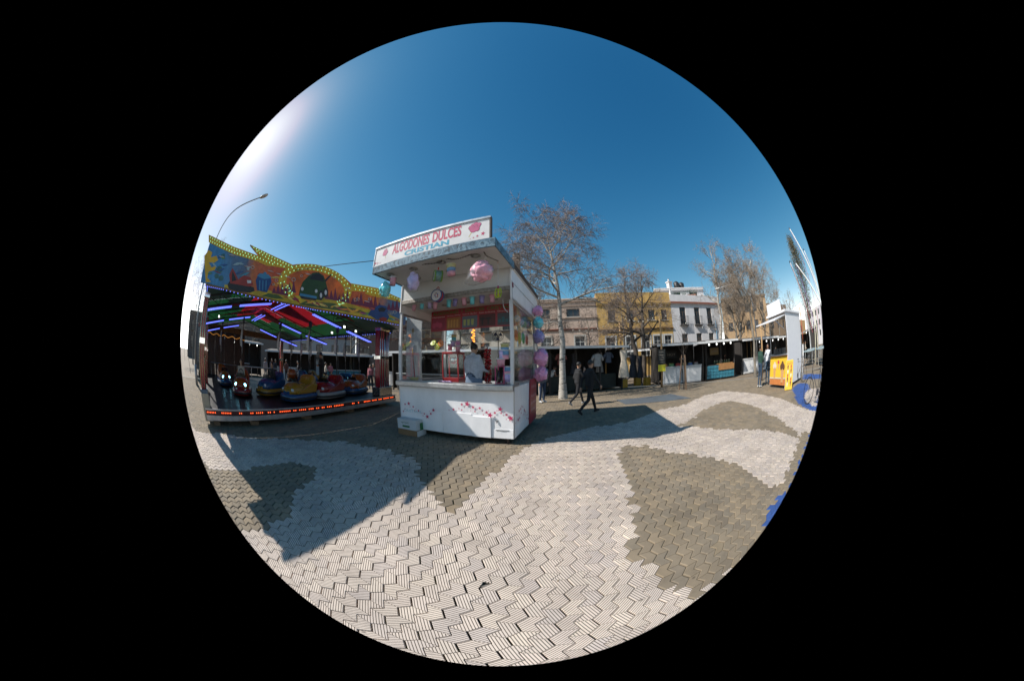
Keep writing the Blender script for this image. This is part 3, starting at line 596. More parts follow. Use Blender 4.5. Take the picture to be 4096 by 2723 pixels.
def bucket(p, cols, r, h, label, group='cotton candy tubs at the kiosk', handle=True, lidc=None, tilt=0.):
    t = thing('candy_tub', label, 'tub', KM @ p, KRZ, group); t.rotation_euler = (0, tilt, KRZ)
    n = len(cols)
    for i, c in enumerate(cols):
        z0, z1 = -h / 2 + h * i / n, -h / 2 + h * (i + 1) / n - .001; r0, r1 = r * (.82 + .13 * i / n), r * (.82 + .13 * (i + 1) / n)
        b = MB(); b.lathe([(.001, z0), (r0, z0), (r0 * 1.01, (z0 + z1) / 2), (r1, z1), (.001, z1)], 18, closed=False); b.build('cotton_candy', FL[c], t, True)
    b = MB(); b.lathe([(.01, -h / 2 - .004), (r * .85, -h / 2 - .004), (r * .99, h / 2)], 18, closed=False); b.build('clear_tub', BAG, t, True)
    b = MB(); b.lathe([(.001, h / 2 + .012), (r * 1.0, h / 2 + .012), (r * 1.08, h / 2 + .005), (r * 1.08, h / 2 - .012), (r * 1.0, h / 2 - .013)], 18, closed=False); b.build('lid', lidc or mat('lid_white', (.6, .6, .62), .4), t)
    if handle:
        b = MB(); b.tube([(r * 1.0 * math.cos(a), .0, h / 2 + r * 1.1 * math.sin(a)) for a in np.linspace(0, math.pi, 9)], r * .035, 6); b.build('handle', mat('lid_white', (.6, .6, .62), .4), t, True)
    return t
bucket(KP(c2(318, 795), Y1 + .02), ['pink'], .078, .17, 'pink tub with white handle next to the turquoise bag')
bucket(KP(c2(928, 678), Y1), ['pink', 'blue', 'yellow'], .088, .20, 'three-layer pink, blue and yellow tub under the kiosk sign', lidc=mat('lid_yellow', (.62, .56, .3), .4), tilt=-.12)
names = ['pink tub at the left end of the row of hanging tubs', 'bright turquoise tub second from the left in the hanging row', 'purple tub hanging left of the round blue drum', 'small pink tub right under the round blue drum', 'turquoise tub just right of the round blue drum', 'purple tub between the drum-side turquoise and a pink tub', 'pink tub in the middle of the hanging row', 'turquoise tub above the red menu board', 'purple tub third from the right end of the hanging row', 'pink tub at the right end of the row of hanging tubs']
for i, (x, y, c) in enumerate(((522, 122, 'pink'), (602, 105, 'cyan'), (682, 100, 'purple'), (735, 108, 'pink'), (873, 85, 'cyan'), (935, 75, 'violet'), (1028, 65, 'pink'), (1110, 55, 'cyan'), (1208, 43, 'violet'), (1312, 35, 'pink'))):
    bucket(KP(c3(x, y), .18), [c], .056, .145, names[i], 'small tubs hung in a row over the counter', lidc=mat('lid_' + c, tuple(FL[c].node_tree.nodes['Color Ramp'].color_ramp.elements[0].color)[:3], .4), tilt=random.uniform(-.15, .15))
def drum(p, r, d, shell, rim, label, yaw, face=(.66, .62, .6)):
    t = thing('toy_drum', label, 'toy', KM @ p, KRZ + yaw, 'toy drums')
    M = Matrix.Rotation(R(90), 4, 'X')
    b = MB(); b.lathe([(r * .96, -d / 2), (r * .96, d / 2)], 24, M, closed=False); b.build('shell', shell, t, True)
    for s in (-1, 1):
        b = MB(); b.lathe([(r * .93, s * d / 2 - .012), (r * 1.05, s * d / 2 - .014), (r * 1.05, s * d / 2 + .014), (r * .93, s * d / 2 + .012)], 24, M, closed=False); ro = b.build('rim', rim, t, True)
        b = MB(); b.lathe([(.001, s * d / 2 + s * .003), (r * .94, s * d / 2 + s * .003)], 24, M, closed=False); b.build('drumhead', mat('drumhead_white', face, .5, var=.04), t)
    rnd = random.Random(len(label)); q = MB()
    for k in range(7):
        a = k * .9; q.m = k % 3; xx, zz = r * .45 * math.cos(a) * rnd.uniform(.3, 1), r * .45 * math.sin(a) * rnd.uniform(.3, 1)
        q.add([(xx + r * .11 * math.cos(b_), -d / 2 - .0055, zz + r * .13 * math.sin(b_)) for b_ in np.linspace(0, 5.8, 9)], [tuple(range(9))])
    q.build('printed_motif', [mat('motif_red', (.4, .04, .03), .5), mat('motif_blue', (.04, .12, .35), .5), mat('motif_brown', (.2, .1, .03), .5)], t)
    b = MB(); b.tube([(.03 * math.cos(a), 0, r + .02 + .05 * math.sin(a)) for a in np.linspace(0, math.pi, 7)], .008, 6); b.build('hanger', mat('hanger_red', (.5, .03, .02), .4), t, True)
drum(KP(c2(785, 945), -.25), .125, .10, mat('drum_red', (.4, .03, .03), .4), mat('drum_blue_rim', (.02, .09, .28), .4), 'round toy drum with white head and blue rim above the counter', .0)
drum(KP(c2(788, 738), Y1 + .05), .105, .13, mat('drum_multicolour', (.12, .22, .20), .4, var=.6, scale=12), mat('drum_green_rim', (.13, .25, .03), .4), 'toy drum with green rims hanging turned to the left under the roof', -.85)
t = thing('toy_rattle', 'yellow-green toy wheel hung on a long white stick', 'toy', KM @ KP(c2(1418, 915), -.35), KRZ)
b = MB()
for s in (-1, 1): b.tube([(s * .03 + .012 * math.sin(a), .075 * math.cos(a), .085 * math.sin(a)) for a in np.linspace(0, 6.283, 17)], .01, 6)
for k in range(8): a = k * .785; b.tube([(-.03, .075 * math.cos(a), .085 * math.sin(a)), (.03, .075 * math.cos(a), .085 * math.sin(a))], .005, 5)
b.build('wheel', mat('lime_plastic', (.42, .58, .02), .35), t, True)
b = MB(); zt = K(c2(1416, 600), -.35)[1] - K(c2(1418, 915), -.35)[1]; b.tube([(0, 0, .085), (0, 0, zt)], .007, 6); b.m = 1; b.tube([(0, 0, .08), (0, 0, .14)], .014, 8); b.m = 2; b.tube([(0, 0, zt), (0, 0, zt + .1)], .012, 6); b.build('stick', [mat('lid_white', (.6, .6, .62), .4), mat('magenta_plastic', (.45, .03, .15), .4), mat('hanger_orange', (.6, .15, .02), .4)], t)
b = MB(); b.ell((.0, .02, -.03), (.022, .02, .03), 8, 6); b.build('bell', mat('hanger_orange', (.6, .15, .02), .4), t, True)
# chain along the roof edge
b = MB(); P = [KP(c2(x, y), Y1 + .02) for x, y in ((205, 700), (440, 640), (550, 625), (800, 600), (840, 560), (1000, 560), (1235, 480), (1300, 530), (1415, 580))]
b.tube(smoothline(P, 9), .006, 5)
for q in smoothline(P, 9): b.ell(q, (.012, .012, .012), 6, 4)
tag(b.build('bead_chain', mat('dull_bead', (.12, .10, .09), .4, metal=.5), kiosk), '', ''); o = bpy.data.objects['bead_chain']; del o['label']; del o['category']
b = MB(); P = [KX(c3(1420, 50), -.28), KX(c3(1428, 100), -.28), KX(c3(1442, 140), -.28), KX(c3(1468, 168), -.28)]
b = MB(); P = [KP(c3(x, y), .12) for x, y in ((1420, 45), (1424, 95), (1440, 138), (1468, 168))]
for q in smoothline(P, 6): b.ell(q, (.010, .010, .010), 6, 4)
b.build('pull_chain', mat('bead_white', (.6, .6, .6), .35), kiosk)
# bags at the rear right corner
for (x, y, c, w, h, lb) in ((1832, 1102, 'magenta', .30, .36, 'topmost pink-violet cotton candy bag outside the right side of the kiosk'), (1838, 1226, 'cyan', .31, .36, 'turquoise cotton candy bag below the top one outside the right side'), (1840, 1372, 'violet', .32, .42, 'dark violet cotton candy bag with pointed tip outside the right side')):
    candy_bag(KP(c2(x, y), 2.0), c, w, h, lb, int(x + y) % 17, 0.)
candy_bag(KP(c3(1803, 628), 2.05), 'magenta', .43, .58, 'big upper lobe of pink cotton candy by the red poster door', 5)
candy_bag(KP(c3(1805, 792), 2.05), 'magenta', .40, .48, 'big lower pink cotton candy bag by the red poster door', 8)
# things on the right hand window
for i, (x, y, c) in enumerate(((1562, 232, 'blue'), (1583, 255, 'pink'), (1606, 268, 'pink'), (1634, 290, 'yellow'), (1662, 290, 'pink'), (1688, 305, 'blue'))):
    q = KX(c3(x, y), -.12); candy_bag(q, c, .14, .21, ['nearest bluish', 'second pink', 'third pink', 'fourth yellowish', 'fifth pink', 'farthest bluish'][i] + ' small candy bag strung inside the right window', i + 20)
for i, (x, y, c) in enumerate(((1556, 405, (.8, .16, .02)), (1590, 428, (.55, .50, .02)), (1627, 435, (.06, .55, .04)), (1662, 450, (.8, .16, .02)))):
    q = KX(c3(x, y), -.09); t = thing('toy_disc', ['nearest orange', 'lime yellow', 'bright green', 'farthest orange'][i] + ' plastic toy disc hung inside the right window', 'toy', KM @ q, KRZ, 'plastic discs in the window')
    M = Matrix.Rotation(R(90), 4, 'Y') @ Matrix.Rotation(0, 4, 'X'); b = MB(); b.lathe([(.11, -.01), (.125, 0), (.11, .012), (.09, .004), (.05, .004), (.035, .014), (.001, .014)], 22, M, closed=False); b.build('disc', mat('disc_%d' % i, c, .3), t, True)
    b = MB(); b.tube([(0, 0, .12), (0, 0, .3)], .002, 4); b.build('string', mat('string', (.5, .5, .48), .8), t)
for i, (x, y, c) in enumerate(((792, 485, (.8, .2, .02)), (755, 520, (.55, .55, .03)), (716, 480, (.35, .4, .02)))):
    q = KP(c3(x, y), .9); t = thing('toy_fan', ['orange round toy fan', 'yellow round toy fan', 'olive toy fan seen edge on'][i] + ' hanging inside the kiosk by the door', 'toy', KM @ q, KRZ, 'round toy fans')
    b = MB(); b.lathe([(.075, -.006), (.085, 0), (.075, .008), (.05, .003), (.03, .003), (.02, .012), (.001, .012)], 20, Matrix.Rotation(R(90 if i < 2 else 60), 4, 'X'), closed=False); b.build('disc', mat('fan_%d' % i, c, .35), t, True)
    b = MB(); b.m = 0
    for k in range(5): a = k * 1.257; b.ell((.045 * math.cos(a), -.012, .045 * math.sin(a)), (.014, .004, .014), 8, 5); b.sep()
    b.build('dot', mat('dot_cream', (.65, .6, .45), .5), t)
# machine, jars and goods on the counter
t = thing('popcorn_machine', 'red framed glass popcorn machine inside the kiosk', 'machine', KM @ Vector((0, 0, 0)), KRZ)
a, b2 = K(c3(803, 570), 1.2), K(c3(973, 830), 1.2); x0, x1, z0, z1 = a[0], b2[0], 1.0, a[1]
RED = mat('machine_red', (.35, .015, .02), .3, var=.1)
b = MB(); b.box(x0, x1, 1.2, 1.6, z1 - .06, z1); b.sep(); b.box(x0, x1, 1.2, 1.6, z0, z0 + .28); b.build('housing', RED, t, bevel=.008)
for xx in (x0, x1 - .03):
    for yy in (1.201, 1.569):
        b = MB(); b.box(xx, xx + .03, yy, yy + .03, z0 + .28, z1 - .06); b.build('frame_post', RED, t)
b = MB(); b.box(x0 + .03, x1 - .03, 1.205, 1.21, z0 + .28, z1 - .06); b.build('pane', GLASS, t)
b = MB(); b.lathe([(.07, 0), (.11, .02), (.12, .14), (.1, .16)], 16, Matrix.Translation(((x0 + x1) / 2, 1.4, z1 - .3)), closed=True); b.build('kettle', CHROME, t, True)
b = MB(); b.box(x0 + .02, x1 - .02, 1.19, 1.199, z0 + .08, z0 + .16); b.build('control_strip', mat('dark_strip', (.02, .02, .025), .3), t)
WT = mat('work_table', (.2, .03, .05), .45, var=.2)
t = thing('work_table', 'low pink-red work table behind the kiosk counter', 'table', KM @ Vector((0, 0, 0)), KRZ)
b = MB(); b.box(-2.05, -.1, 1.15, 1.75, .93, .985); b.build('table_top', WT, t, bevel=.006)
for xx in (-2.0, -.2):
    for yy in (1.2, 1.7): b = MB(); b.box(xx, xx + .05, yy - .02, yy + .03, .421, .93); b.build('leg', DARK, t)
# cups on the machine
for i, (x, y, c) in enumerate(((885, 525, 'pink'), (915, 490, 'purple'), (965, 540, 'pink'), (965, 488, 'magenta'), (925, 425, 'cyan'))):
    bucket(KP(c3(x, y), 1.38), [c] if i != 4 else ['cyan', 'yellow'], .07, .15, ['pink tub at the left on top of the popcorn machine', 'lilac tub standing second on the popcorn machine', 'lower pink tub at the right on the popcorn machine', 'upper magenta tub at the right on the popcorn machine', 'turquoise and yellow tub topmost above the popcorn machine'][i], 'tubs on the popcorn machine', False)
t = thing('water_bottle', 'clear plastic water bottle beside the popcorn machine top', 'bottle', KM @ KP(c3(835, 562), 1.3), KRZ)
b = MB(); b.lathe([(.03, 0), (.034, .02), (.034, .14), (.014, .19), (.013, .21)], 14); b.build('bottle', BAG, t, True); b = MB(); b.lathe([(.016, .21), (.016, .23)], 12); b.build('cap', mat('cap_blue', (.05, .2, .5), .4), t)
for i, y in enumerate((370, 425, 480)):
    q = KP(c3(1120, y), 1.9); b = MB(); b.tube([(.055 * math.cos(a) * (1 - .3 * abs(a - 4) / 4), .02 * math.sin(a), .014 * a - .05) for a in np.linspace(0, 8.5, 22)], .012, 6)
    if i == 0: t = thing('neon_lamp', 'orange glowing spiral neon lamp hanging at the back of the kiosk', 'lamp', KM @ q, KRZ); qz = q
    b.v = [(v[0], v[1], v[2] + q.z - qz.z) for v in b.v]; b.build('neon_spiral', mat('orange_neon', (.9, .3, .03), .4, emis=2.2, ecol=(1, .32, .04)), t, True)
b = MB(); b.tube([(0, .03, -.45), (0, .03, .3)], .006, 6); b.build('hanging_rod', DARK, t)
t = thing('candy_apple_tower', 'tall stack of glossy red candy apples beside the vendor', 'sweets', KM @ Vector((*K(c3(1268, 740), 1.5)[:1], 1.5, .986)), KRZ); zt = K(c3(1262, 520), 1.5)[1] - .986
b = MB(); b.lathe([(.09, 0), (.09, .02), (.02, .03), (.015, zt)], 14); b.build('stand', CHROME, t, True)
k = 0; z = .08
while z < zt:
    for j in range(3):
        a = k + j * 2.094; o_ = MB(); o_.ell((.055 * math.cos(a), .055 * math.sin(a), z), (.045, .045, .042), 10, 7); o_.build('candy_apple', mat('candy_red', (.4, .012, .015), .15), t, True)
    z += .082; k += .6
t = thing('tub_tower', 'stack of rainbow cotton candy tubs against the right front post', 'tubs', KM @ Vector((0, 0, 0)), KRZ)
for i, (x, y, cs) in enumerate(((1440, 540, ('pink', 'blue', 'yellow')), (1440, 603, ('pink', 'blue')), (1465, 765, ('pink', 'blue')), (1468, 835, ('purple',)), (1418, 598, ('purple',)))):
    q = KP(c3(x, y), .30); n = len(cs); hh, rr = .155, .075
    for j, c in enumerate(cs): b = MB(); b.lathe([(.001, -hh / 2 + hh * j / n), (rr * .92, -hh / 2 + hh * j / n), (rr, -hh / 2 + hh * (j + 1) / n), (.001, -hh / 2 + hh * (j + 1) / n)], 16, Matrix.Translation(q), closed=False); b.build('tub', FL[c], t, True)
    b = MB(); b.lathe([(rr * 1.06, hh / 2), (rr * 1.06, hh / 2 + .02), (.001, hh / 2 + .022)], 16, Matrix.Translation(q), closed=False); b.build('lid', mat('lid_yellow', (.62, .56, .3), .4) if i == 0 else mat('lid_white', (.6, .6, .62), .4), t)
t = thing('display_rack', 'small pink wire rack at the right end of the counter', 'rack', KM @ Vector((0, 0, 0)), KRZ)
a, b2 = K(c3(1350, 722), .22), K(c3(1438, 885), .22); PK = mat('rack_pink', (.5, .04, .16), .4)
for xx in (a[0], b2[0]):
    for yy in (.18, .36): b = MB(); b.tube([(xx, yy, 1.223), (xx, yy, a[1])], .01, 6); b.build('leg', PK, t)
b = MB(); b.box(a[0] - .01, b2[0] + .01, .17, .37, a[1], a[1] + .012); b.sep(); b.box(a[0], b2[0], .18, .36, 1.235, 1.245); b.build('shelf', PK, t)
bucket(Vector(((a[0] + b2[0]) / 2, .27, a[1] + .085)), ['pink'], .085, .14, 'pink tub standing on the small pink wire rack', handle=False)
t = thing('juice_dispenser', 'dark bottles and dispenser standing in the pink rack', 'dispenser', KM @ Vector(((a[0] + b2[0]) / 2, .27, 1.246)), KRZ)
for k in (-1, 1): b = MB(); b.lathe([(.035, 0), (.04, .03), (.04, .16), (.015, .22), (.015, .25)], 12, Matrix.Translation((k * .05, 0, 0))); b.build('bottle', mat('dark_syrup', (.02, .008, .01), .2), t, True)
t = thing('white_bucket', 'small white bucket on the work table beside the vendor', 'bucket', KM @ Vector((K(c3(1020, 790), 1.35)[0], 1.4, .986)), KRZ)
b = MB(); b.lathe([(.07, 0), (.085, .15), (.092, .155), (.092, .165), (.08, .165), (.066, .01), (.001, .01)], 16, closed=False); b.build('pail', mat('lid_white', (.6, .6, .62), .4), t, True); b = MB(); b.tube([(.088 * math.cos(a), -.02, .15 + .05 * math.sin(a) - .06) for a in np.linspace(0, 3.14, 8)], .003, 4); b.build('handle', ALU, t)
t = thing('mop_bucket', 'cream plastic bucket with a long red mop handle by the kiosk door', 'bucket', KM @ Vector((K(c3(512, 850), .5)[0], .55, 1.223 - .23)), KRZ)
b = MB(); b.box(-.2, .2, -.16, .16, -.57, .2295 - .23); b.build('shelf_stand', mat('shelf_grey', (.2, .2, .2), .5), t)
b = MB(); b.lathe([(.085, 0), (.115, .27), (.125, .275), (.125, .295), (.112, .29), (.08, .012), (.001, .012)], 18, closed=False); b.build('pail', mat('cream_plastic', (.58, .52, .25), .4, var=.08), t, True)
b = MB(); b.tube([(.03, .02, .03), (-.12, .12, .86)], .012, 8); b.build('mop_handle', mat('machine_red', (.35, .015, .02), .3), t); b = MB(); b.tube([(-.12, .12, .86), (-.15, .14, 1.0)], .013, 8); b.build('handle_end', mat('yellow_plastic', (.6, .45, .05), .4), t)
t = thing('folded_cloth', 'crumpled lilac cloth lying on the kiosk counter', 'cloth', KM @ Vector((K(c3(845, 865), .12)[0], .12, 1.2225)), KRZ)
b = MB(); rnd = random.Random(9)
for k in range(9):
    p0 = Vector((rnd.uniform(-.14, .14), rnd.uniform(-.05, .05), .012)); b.tube([p0, p0 + Vector((rnd.uniform(-.06, .06), rnd.uniform(-.04, .04), rnd.uniform(.01, .025))), p0 + Vector((rnd.uniform(-.1, .1), rnd.uniform(-.05, .05), 0))], [.012, .016, .01], 7)
b.build('fold', mat('lilac_cloth', (.35, .25, .42), .9, var=.3, scale=30), t, True)
t = thing('paper_bags', 'stack of white paper bags on the work table', 'bags', KM @ Vector((K(c3(850, 820), 1.0)[0], 1.3, .986)), KRZ)
for k in range(5): b = MB(); b.box(-.18 + k * .004, .18 + k * .003, -.1, .1, k * .012, k * .012 + .009); b.build('paper_bag', mat('paper_white', (.6, .6, .58), .8), t)
t = thing('desk_fan', 'dark round guard fan on a stand at the back of the kiosk', 'fan', KM @ Vector((K(c3(1365, 400), 2.0)[0], 2.05, 0)), KRZ); zf = K(c3(1365, 408), 2.0)[1]
b = MB()
for rr in (.06, .11, .15): b.tube([(rr * math.cos(a), -.02, zf + rr * math.sin(a)) for a in np.linspace(0, 6.283, 21)], .006, 5)
for k in range(10): b.tube([(0, -.02, zf), (.15 * math.cos(k * .628), -.02, zf + .15 * math.sin(k * .628))], .003, 4)
b.build('guard', DARK, t); b = MB()
for k in range(3): a = k * 2.094; b.add([(0, .0, zf), (.12 * math.cos(a), .01, zf + .12 * math.sin(a)), (.12 * math.cos(a + .9), -.01, zf + .12 * math.sin(a + .9))], [(0, 1, 2)])
b.build('blade', mat('fan_blue', (.05, .09, .2), .4), t); b = MB(); b.tube([(0, .01, zf), (0, .01, .25)], .012, 8); b.lathe([(.14, .421), (.14, .44), (.02, .47)], 16); b.build('stand', mat('stand_tan', (.25, .2, .12), .5), t)
# cardboard carton beside the kiosk
pA, pB, pC = gnd(c3(365, 1395)), gnd(c3(552, 1432)), gnd(c3(650, 1388)); ux = (pB - pA); L1 = ux.length; rz = math.atan2(ux.y, ux.x); L2 = max(.28, (pC - pB).length * .85)
t = thing('carton', 'open-flap white and brown cardboard carton on the paving beside the kiosk', 'carton', pA, rz)
CB = mat('cardboard', (.20, .12, .06), .85, var=.15); CW = mat('carton_white', (.5, .53, .55), .7, var=.12, scale=5)
b = MB(); b.box(0, L1, 0, L2, .0, .14); b.m = 1; b.box(.002, L1 + .004, -.003, L2, .1405, .37); b.build('box', [CB, CW], t, bevel=.006)
b = MB(); b.box(0, L1, -.004, L2 * .5, .3705, .376, Matrix.Translation((0, 0, 0))); b.box(0, L1 + .01, L2 * .5, L2 + .01, .372, .378, Matrix.Rotation(-.06, 4, 'X')); b.box(L1 + .0045, L1 + .009, .01, L2 - .01, .0, .145, Matrix.Rotation(.03, 4, 'Y')); b.build('flap', CW, t)
b = MB(); lettering(b, 'agrupan', L1 * .22, L1 * .62, .27, .31, lambda x, z: (x, -.0046, z)); b.sep(); b.box(L1 * .28, L1 * .66, -.006, -.0045, .19, .235); b.sep(); b.box(L1 + .0105, L1 + .012, L2 * .35, L2 * .7, .12, .30); b.build('print', mat('carton_green_print', (.03, .14, .05), .6), t)
# ================================================================ bumper car ride on the left
RO = Vector((-6.0, .69, 0)); RRZ = math.atan2(.984, .18)
RM = Matrix.Translation(RO) @ Matrix.Rotation(RRZ, 4, 'Z'); RI = RM.inverted()
rxv, ryv = RM.to_3x3() @ Vector((1, 0, 0)), RM.to_3x3() @ Vector((0, 1, 0))
def RP(p, y): return RI @ onp(p, RM @ Vector((0, y, 0)), ryv)
def RG(p, z): return RI @ gnd(p, z)
ride = thing('bumper_car_ride', 'covered bumper car ride with painted lit frieze and dark floor', 'ride', RO, RRZ)
RB = lambda mb, name, m, bevel=0., smooth=False, parent=None, kind=None: mb.build(name, m, parent or ride, smooth, bevel, kind)
FZ = .40
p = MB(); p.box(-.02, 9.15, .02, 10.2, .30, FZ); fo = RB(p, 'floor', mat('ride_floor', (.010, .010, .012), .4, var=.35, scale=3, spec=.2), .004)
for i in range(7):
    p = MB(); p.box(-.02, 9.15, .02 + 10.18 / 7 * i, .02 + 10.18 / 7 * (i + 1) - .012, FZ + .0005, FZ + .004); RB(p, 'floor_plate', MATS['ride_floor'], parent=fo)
p = MB(); p.box(-.05, 9.2, -.05, .018, .27, .405); sk = RB(p, 'skirt', mat('skirt_dark', (.05, .01, .01), .35, var=.2), .004)
p = MB(); p.box(-.05, 9.2, -.075, -.051, .375, .41); p.box(-.05, 9.2, -.085, -.02, .20, .268); p.box(-.05, 9.2, -.06, -.01, .15, .199); RB(p, 'skirt_trim', mat('skirt_steel', (.42, .42, .43), .35, metal=.7, var=.2), parent=sk)
p = MB(); p.box(9.151, 9.2, -.02, 10.2, .2, .405); p.sep(); p.box(-.055, -.0205, -.05, 10.2, .2, .405); RB(p, 'side_skirt', MATS['skirt_dark'], .004)
rnd = random.Random(4); ld = MB(); ul = MB()
for i in range(112):
    x = .02 + i * .081; tgt = ld if (rnd.random() < .62) else ul
    tgt.ell((x, -.055, .325), (.017, .012, .017), 8, 5)
RB(ld, 'lit_bulbs', mat('red_bulb', (.9, .1, .03), .3, emis=2.5, ecol=(1, .10, .02)), parent=sk, kind='stuff')
RB(ul, 'unlit_bulbs', mat('red_bulb_off', (.25, .02, .02), .3), parent=sk, kind='stuff')
for x in (.4, 2.2, 4.5, 6.6, 8.6):
    for y in (.25, 5, 9.8):
        p = MB(); p.box(x - .15, x + .15, y - .12, y + .12, 0, .09); p.tube([(x, y, .09), (x, y, .30)], .05, 10); RB(p, 'support_foot', mat('timber_block', (.16, .11, .07), .8))
REDL = mat('red_lacquer', (.30, .012, .025), .25, var=.12); GOLD = mat('brass_trim', (.62, .50, .30), .25, metal=.9, var=.08)
def column(x, y, z0, z1, wd=.24, chrome=False):
    p = MB(); p.box(x, x + wd, y, y + wd, z0, z1); c = RB(p, 'column', REDL, .006)
    for dx in (0, wd / 2, wd):
        q = MB(); q.tube([(x + dx, y - .006, z0), (x + dx, y - .006, z1)], .022, 8); RB(q, 'trim_rod', CHROME if chrome else GOLD, smooth=True, parent=c)
    for dy in (wd / 2, wd):
        q = MB(); q.tube([(x + wd + .006, y + dy, z0), (x + wd + .006, y + dy, z1)], .022, 8); RB(q, 'trim_rod', CHROME if chrome else GOLD, smooth=True, parent=c)
    q = MB(); q.box(x - .03, x + wd + .03, y - .03, y + wd + .03, (z0 + z1) / 2 - .07, (z0 + z1) / 2 + .05); RB(q, 'collar', CHROME, .004, parent=c)
    q = MB(); q.box(x - .03, x + wd + .03, y - .03, y + wd + .03, z1 - .12, z1 - .001); RB(q, 'capital', CHROME, .004, parent=c)
column(-.10, .06, .78, 2.78, .22); column(8.34, .06, .75, 3.0, .26, True); column(8.76, .10, .75, 3.0, .2, True)
column(-.05, 9.9, .41, 2.95, .22); column(8.5, 9.9, .41, 2.95, .22); column(-.05, 4.9, .41, 2.95, .2)
p = MB(); p.box(-.16, .22, -.02, .36, .12, .70); p.m = 1; p.box(-.15, .2, -.01, .34, .7005, .78); RB(p, 'plinth', [mat('plinth_tan', (.36, .30, .22), .6, var=.1), mat('plinth_blue', (.06, .10, .14), .5)], .006)
p = MB(); p.box(8.25, 9.1, .03, .45, .405, .75); RB(p, 'plinth', mat('plinth_steel', (.35, .33, .3), .25, metal=.85, var=.15), .02)
for i, (y0, y1) in enumerate(((.45, 1.7), (1.75, 3.1))):
    p = MB(); p.box(-.1, -.04, y0, y1, .41, 1.25); p.m = 1; p.box(-.11, -.03, y0, y1, 1.251, 1.29); RB(p, 'side_barrier', [WHITE, ALU], .004)
p = MB(); p.tube([(.6, 10.1, .41), (.6, 10.1, 1.05), (8.4, 10.1, 1.05), (8.4, 10.1, .41)], .03, 8)
for x in (2.2, 3.8, 5.4, 7): p.tube([(x, 10.1, .41), (x, 10.1, 1.05)], .022, 6)
RB(p, 'rear_railing', mat('rail_grey', (.3, .3, .32), .35, metal=.7))
# canopy: gable sheets, trusses, light tubes
def canvas(name, c, tr):
    m = mat(name, c, .7, var=.2, scale=2); t = m.node_tree; b = t.nodes['Principled BSDF']; o = t.nodes['Material Output']
    tl_ = t.nodes.new('ShaderNodeBsdfTranslucent'); tl_.inputs[0].default_value = (*[min(1, x * tr) for x in c], 1); a = t.nodes.new('ShaderNodeAddShader'); t.links.new(b.outputs[0], a.inputs[0]); t.links.new(tl_.outputs[0], a.inputs[1]); t.links.new(a.outputs[0], o.inputs[0]); return m
GRN = canvas('canopy_green', (.010, .085, .025), .28); CRD = canvas('canopy_red', (.40, .012, .02), .32); CDK = canvas('canopy_dark', (.010, .024, .016), .2)
ez = lambda x: 2.98 + .80 * (1 - abs(x - 4.5) / 4.6)
bays = [(-.3, 2.4), (2.4, 5.0), (5.0, 7.6), (7.6, 10.3)]
for bi, (y0, y1) in enumerate(bays):
    for s in (-1, 1):
        for st in range(3):
            xa, xb = 4.5 + s * 4.6 * st / 3, 4.5 + s * 4.6 * (st + 1) / 3
            m_ = CRD if (st == 0 and bi in (1, 2)) or (st == 1 and bi == 1 and s > 0) else (CDK if (st + bi) % 3 == 2 else GRN)
            p = MB(); vs = [(xa, y0, ez(xa)), (xb, y0, ez(xb)), (xb, y1 - .01, ez(xb)), (xa, y1 - .01, ez(xa))]; p.add(vs, [(0, 1, 2, 3)]); RB(p, 'canopy_sheet', m_)
    if bi < 3:      # pointed red appliqués under the sheets
        for s in (-1, 1):
            ym = (y0 + y1) / 2; p = MB(); vs = [(4.5 + s * .1, ym - .9, ez(4.5) - .012), (4.5 + s * .1, ym + .9, ez(4.5) - .012), (4.5 + s * 3.3, ym, ez(4.5 + s * 3.3) - .012)]; vs += [(v[0], v[1], v[2] - .004) for v in vs]
            p.add(vs, [(0, 1, 2), (5, 4, 3), (0, 3, 4, 1), (1, 4, 5, 2), (2, 5, 3, 0)]); RB(p, 'red_point', CRD)
TUBE = mat('violet_light_tube', (.5, .55, 1), .3, emis=1.15, ecol=(.13, .18, 1.0))
for y in (1.3, 4.6, 8.2):
    p = MB()
    for s in (-1, 1):
        lo = [Vector((4.5 + s * 4.5 * k / 6, y, ez(4.5 + s * 4.5 * k / 6) - .34)) for k in range(7)]; hi = [v + Vector((0, 0, .28)) for v in lo]
        p.tube(lo, .022, 6); p.tube(hi, .022, 6)
        for k in range(6): p.tube([lo[k], hi[k + 1]], .012, 5); p.tube([lo[k], hi[k]], .012, 5)
    RB(p, 'truss', mat('truss_dark', (.03, .03, .035), .4, metal=.5))
    for s in (-1, 1):
        for k in range(2):
            a, b = (.25 + .46 * k), (.25 + .46 * k + .36); f = lambda q: Vector((4.5 + s * 4.3 * q, y - .06, ez(4.5 + s * 4.3 * q) - .40))
            fx = MB(); fx.box(-.06, .06, -.06, .06, 0, 1); d = f(b) - f(a); M = Matrix.Translation(f(a)) @ d.to_track_quat('Z', 'Y').to_matrix().to_4x4() @ Matrix.Diagonal((1.3, .25, d.length, 1)); fx.v = [tuple(M @ Vector(v)) for v in fx.v]; lf_ = RB(fx, 'light_housing', DARK)
            for dx in (-.05, .05):
                q = MB(); off = Vector((0, dx, -.035)); q.tube([f(a) + off, f(b) + off], .022, 8); RB(q, 'light_tube', TUBE, smooth=True, parent=lf_)
for dy in ((1.6, 3.4), (4.9, 7.2)):
    for dx in (-.12, .12):
        q = MB(); q.tube([(4.5 + dx, dy[0], ez(4.5) - .36), (4.5 + dx, dy[1], ez(4.5) - .36)], .024, 8); RB(q, 'light_tube', TUBE, smooth=True)
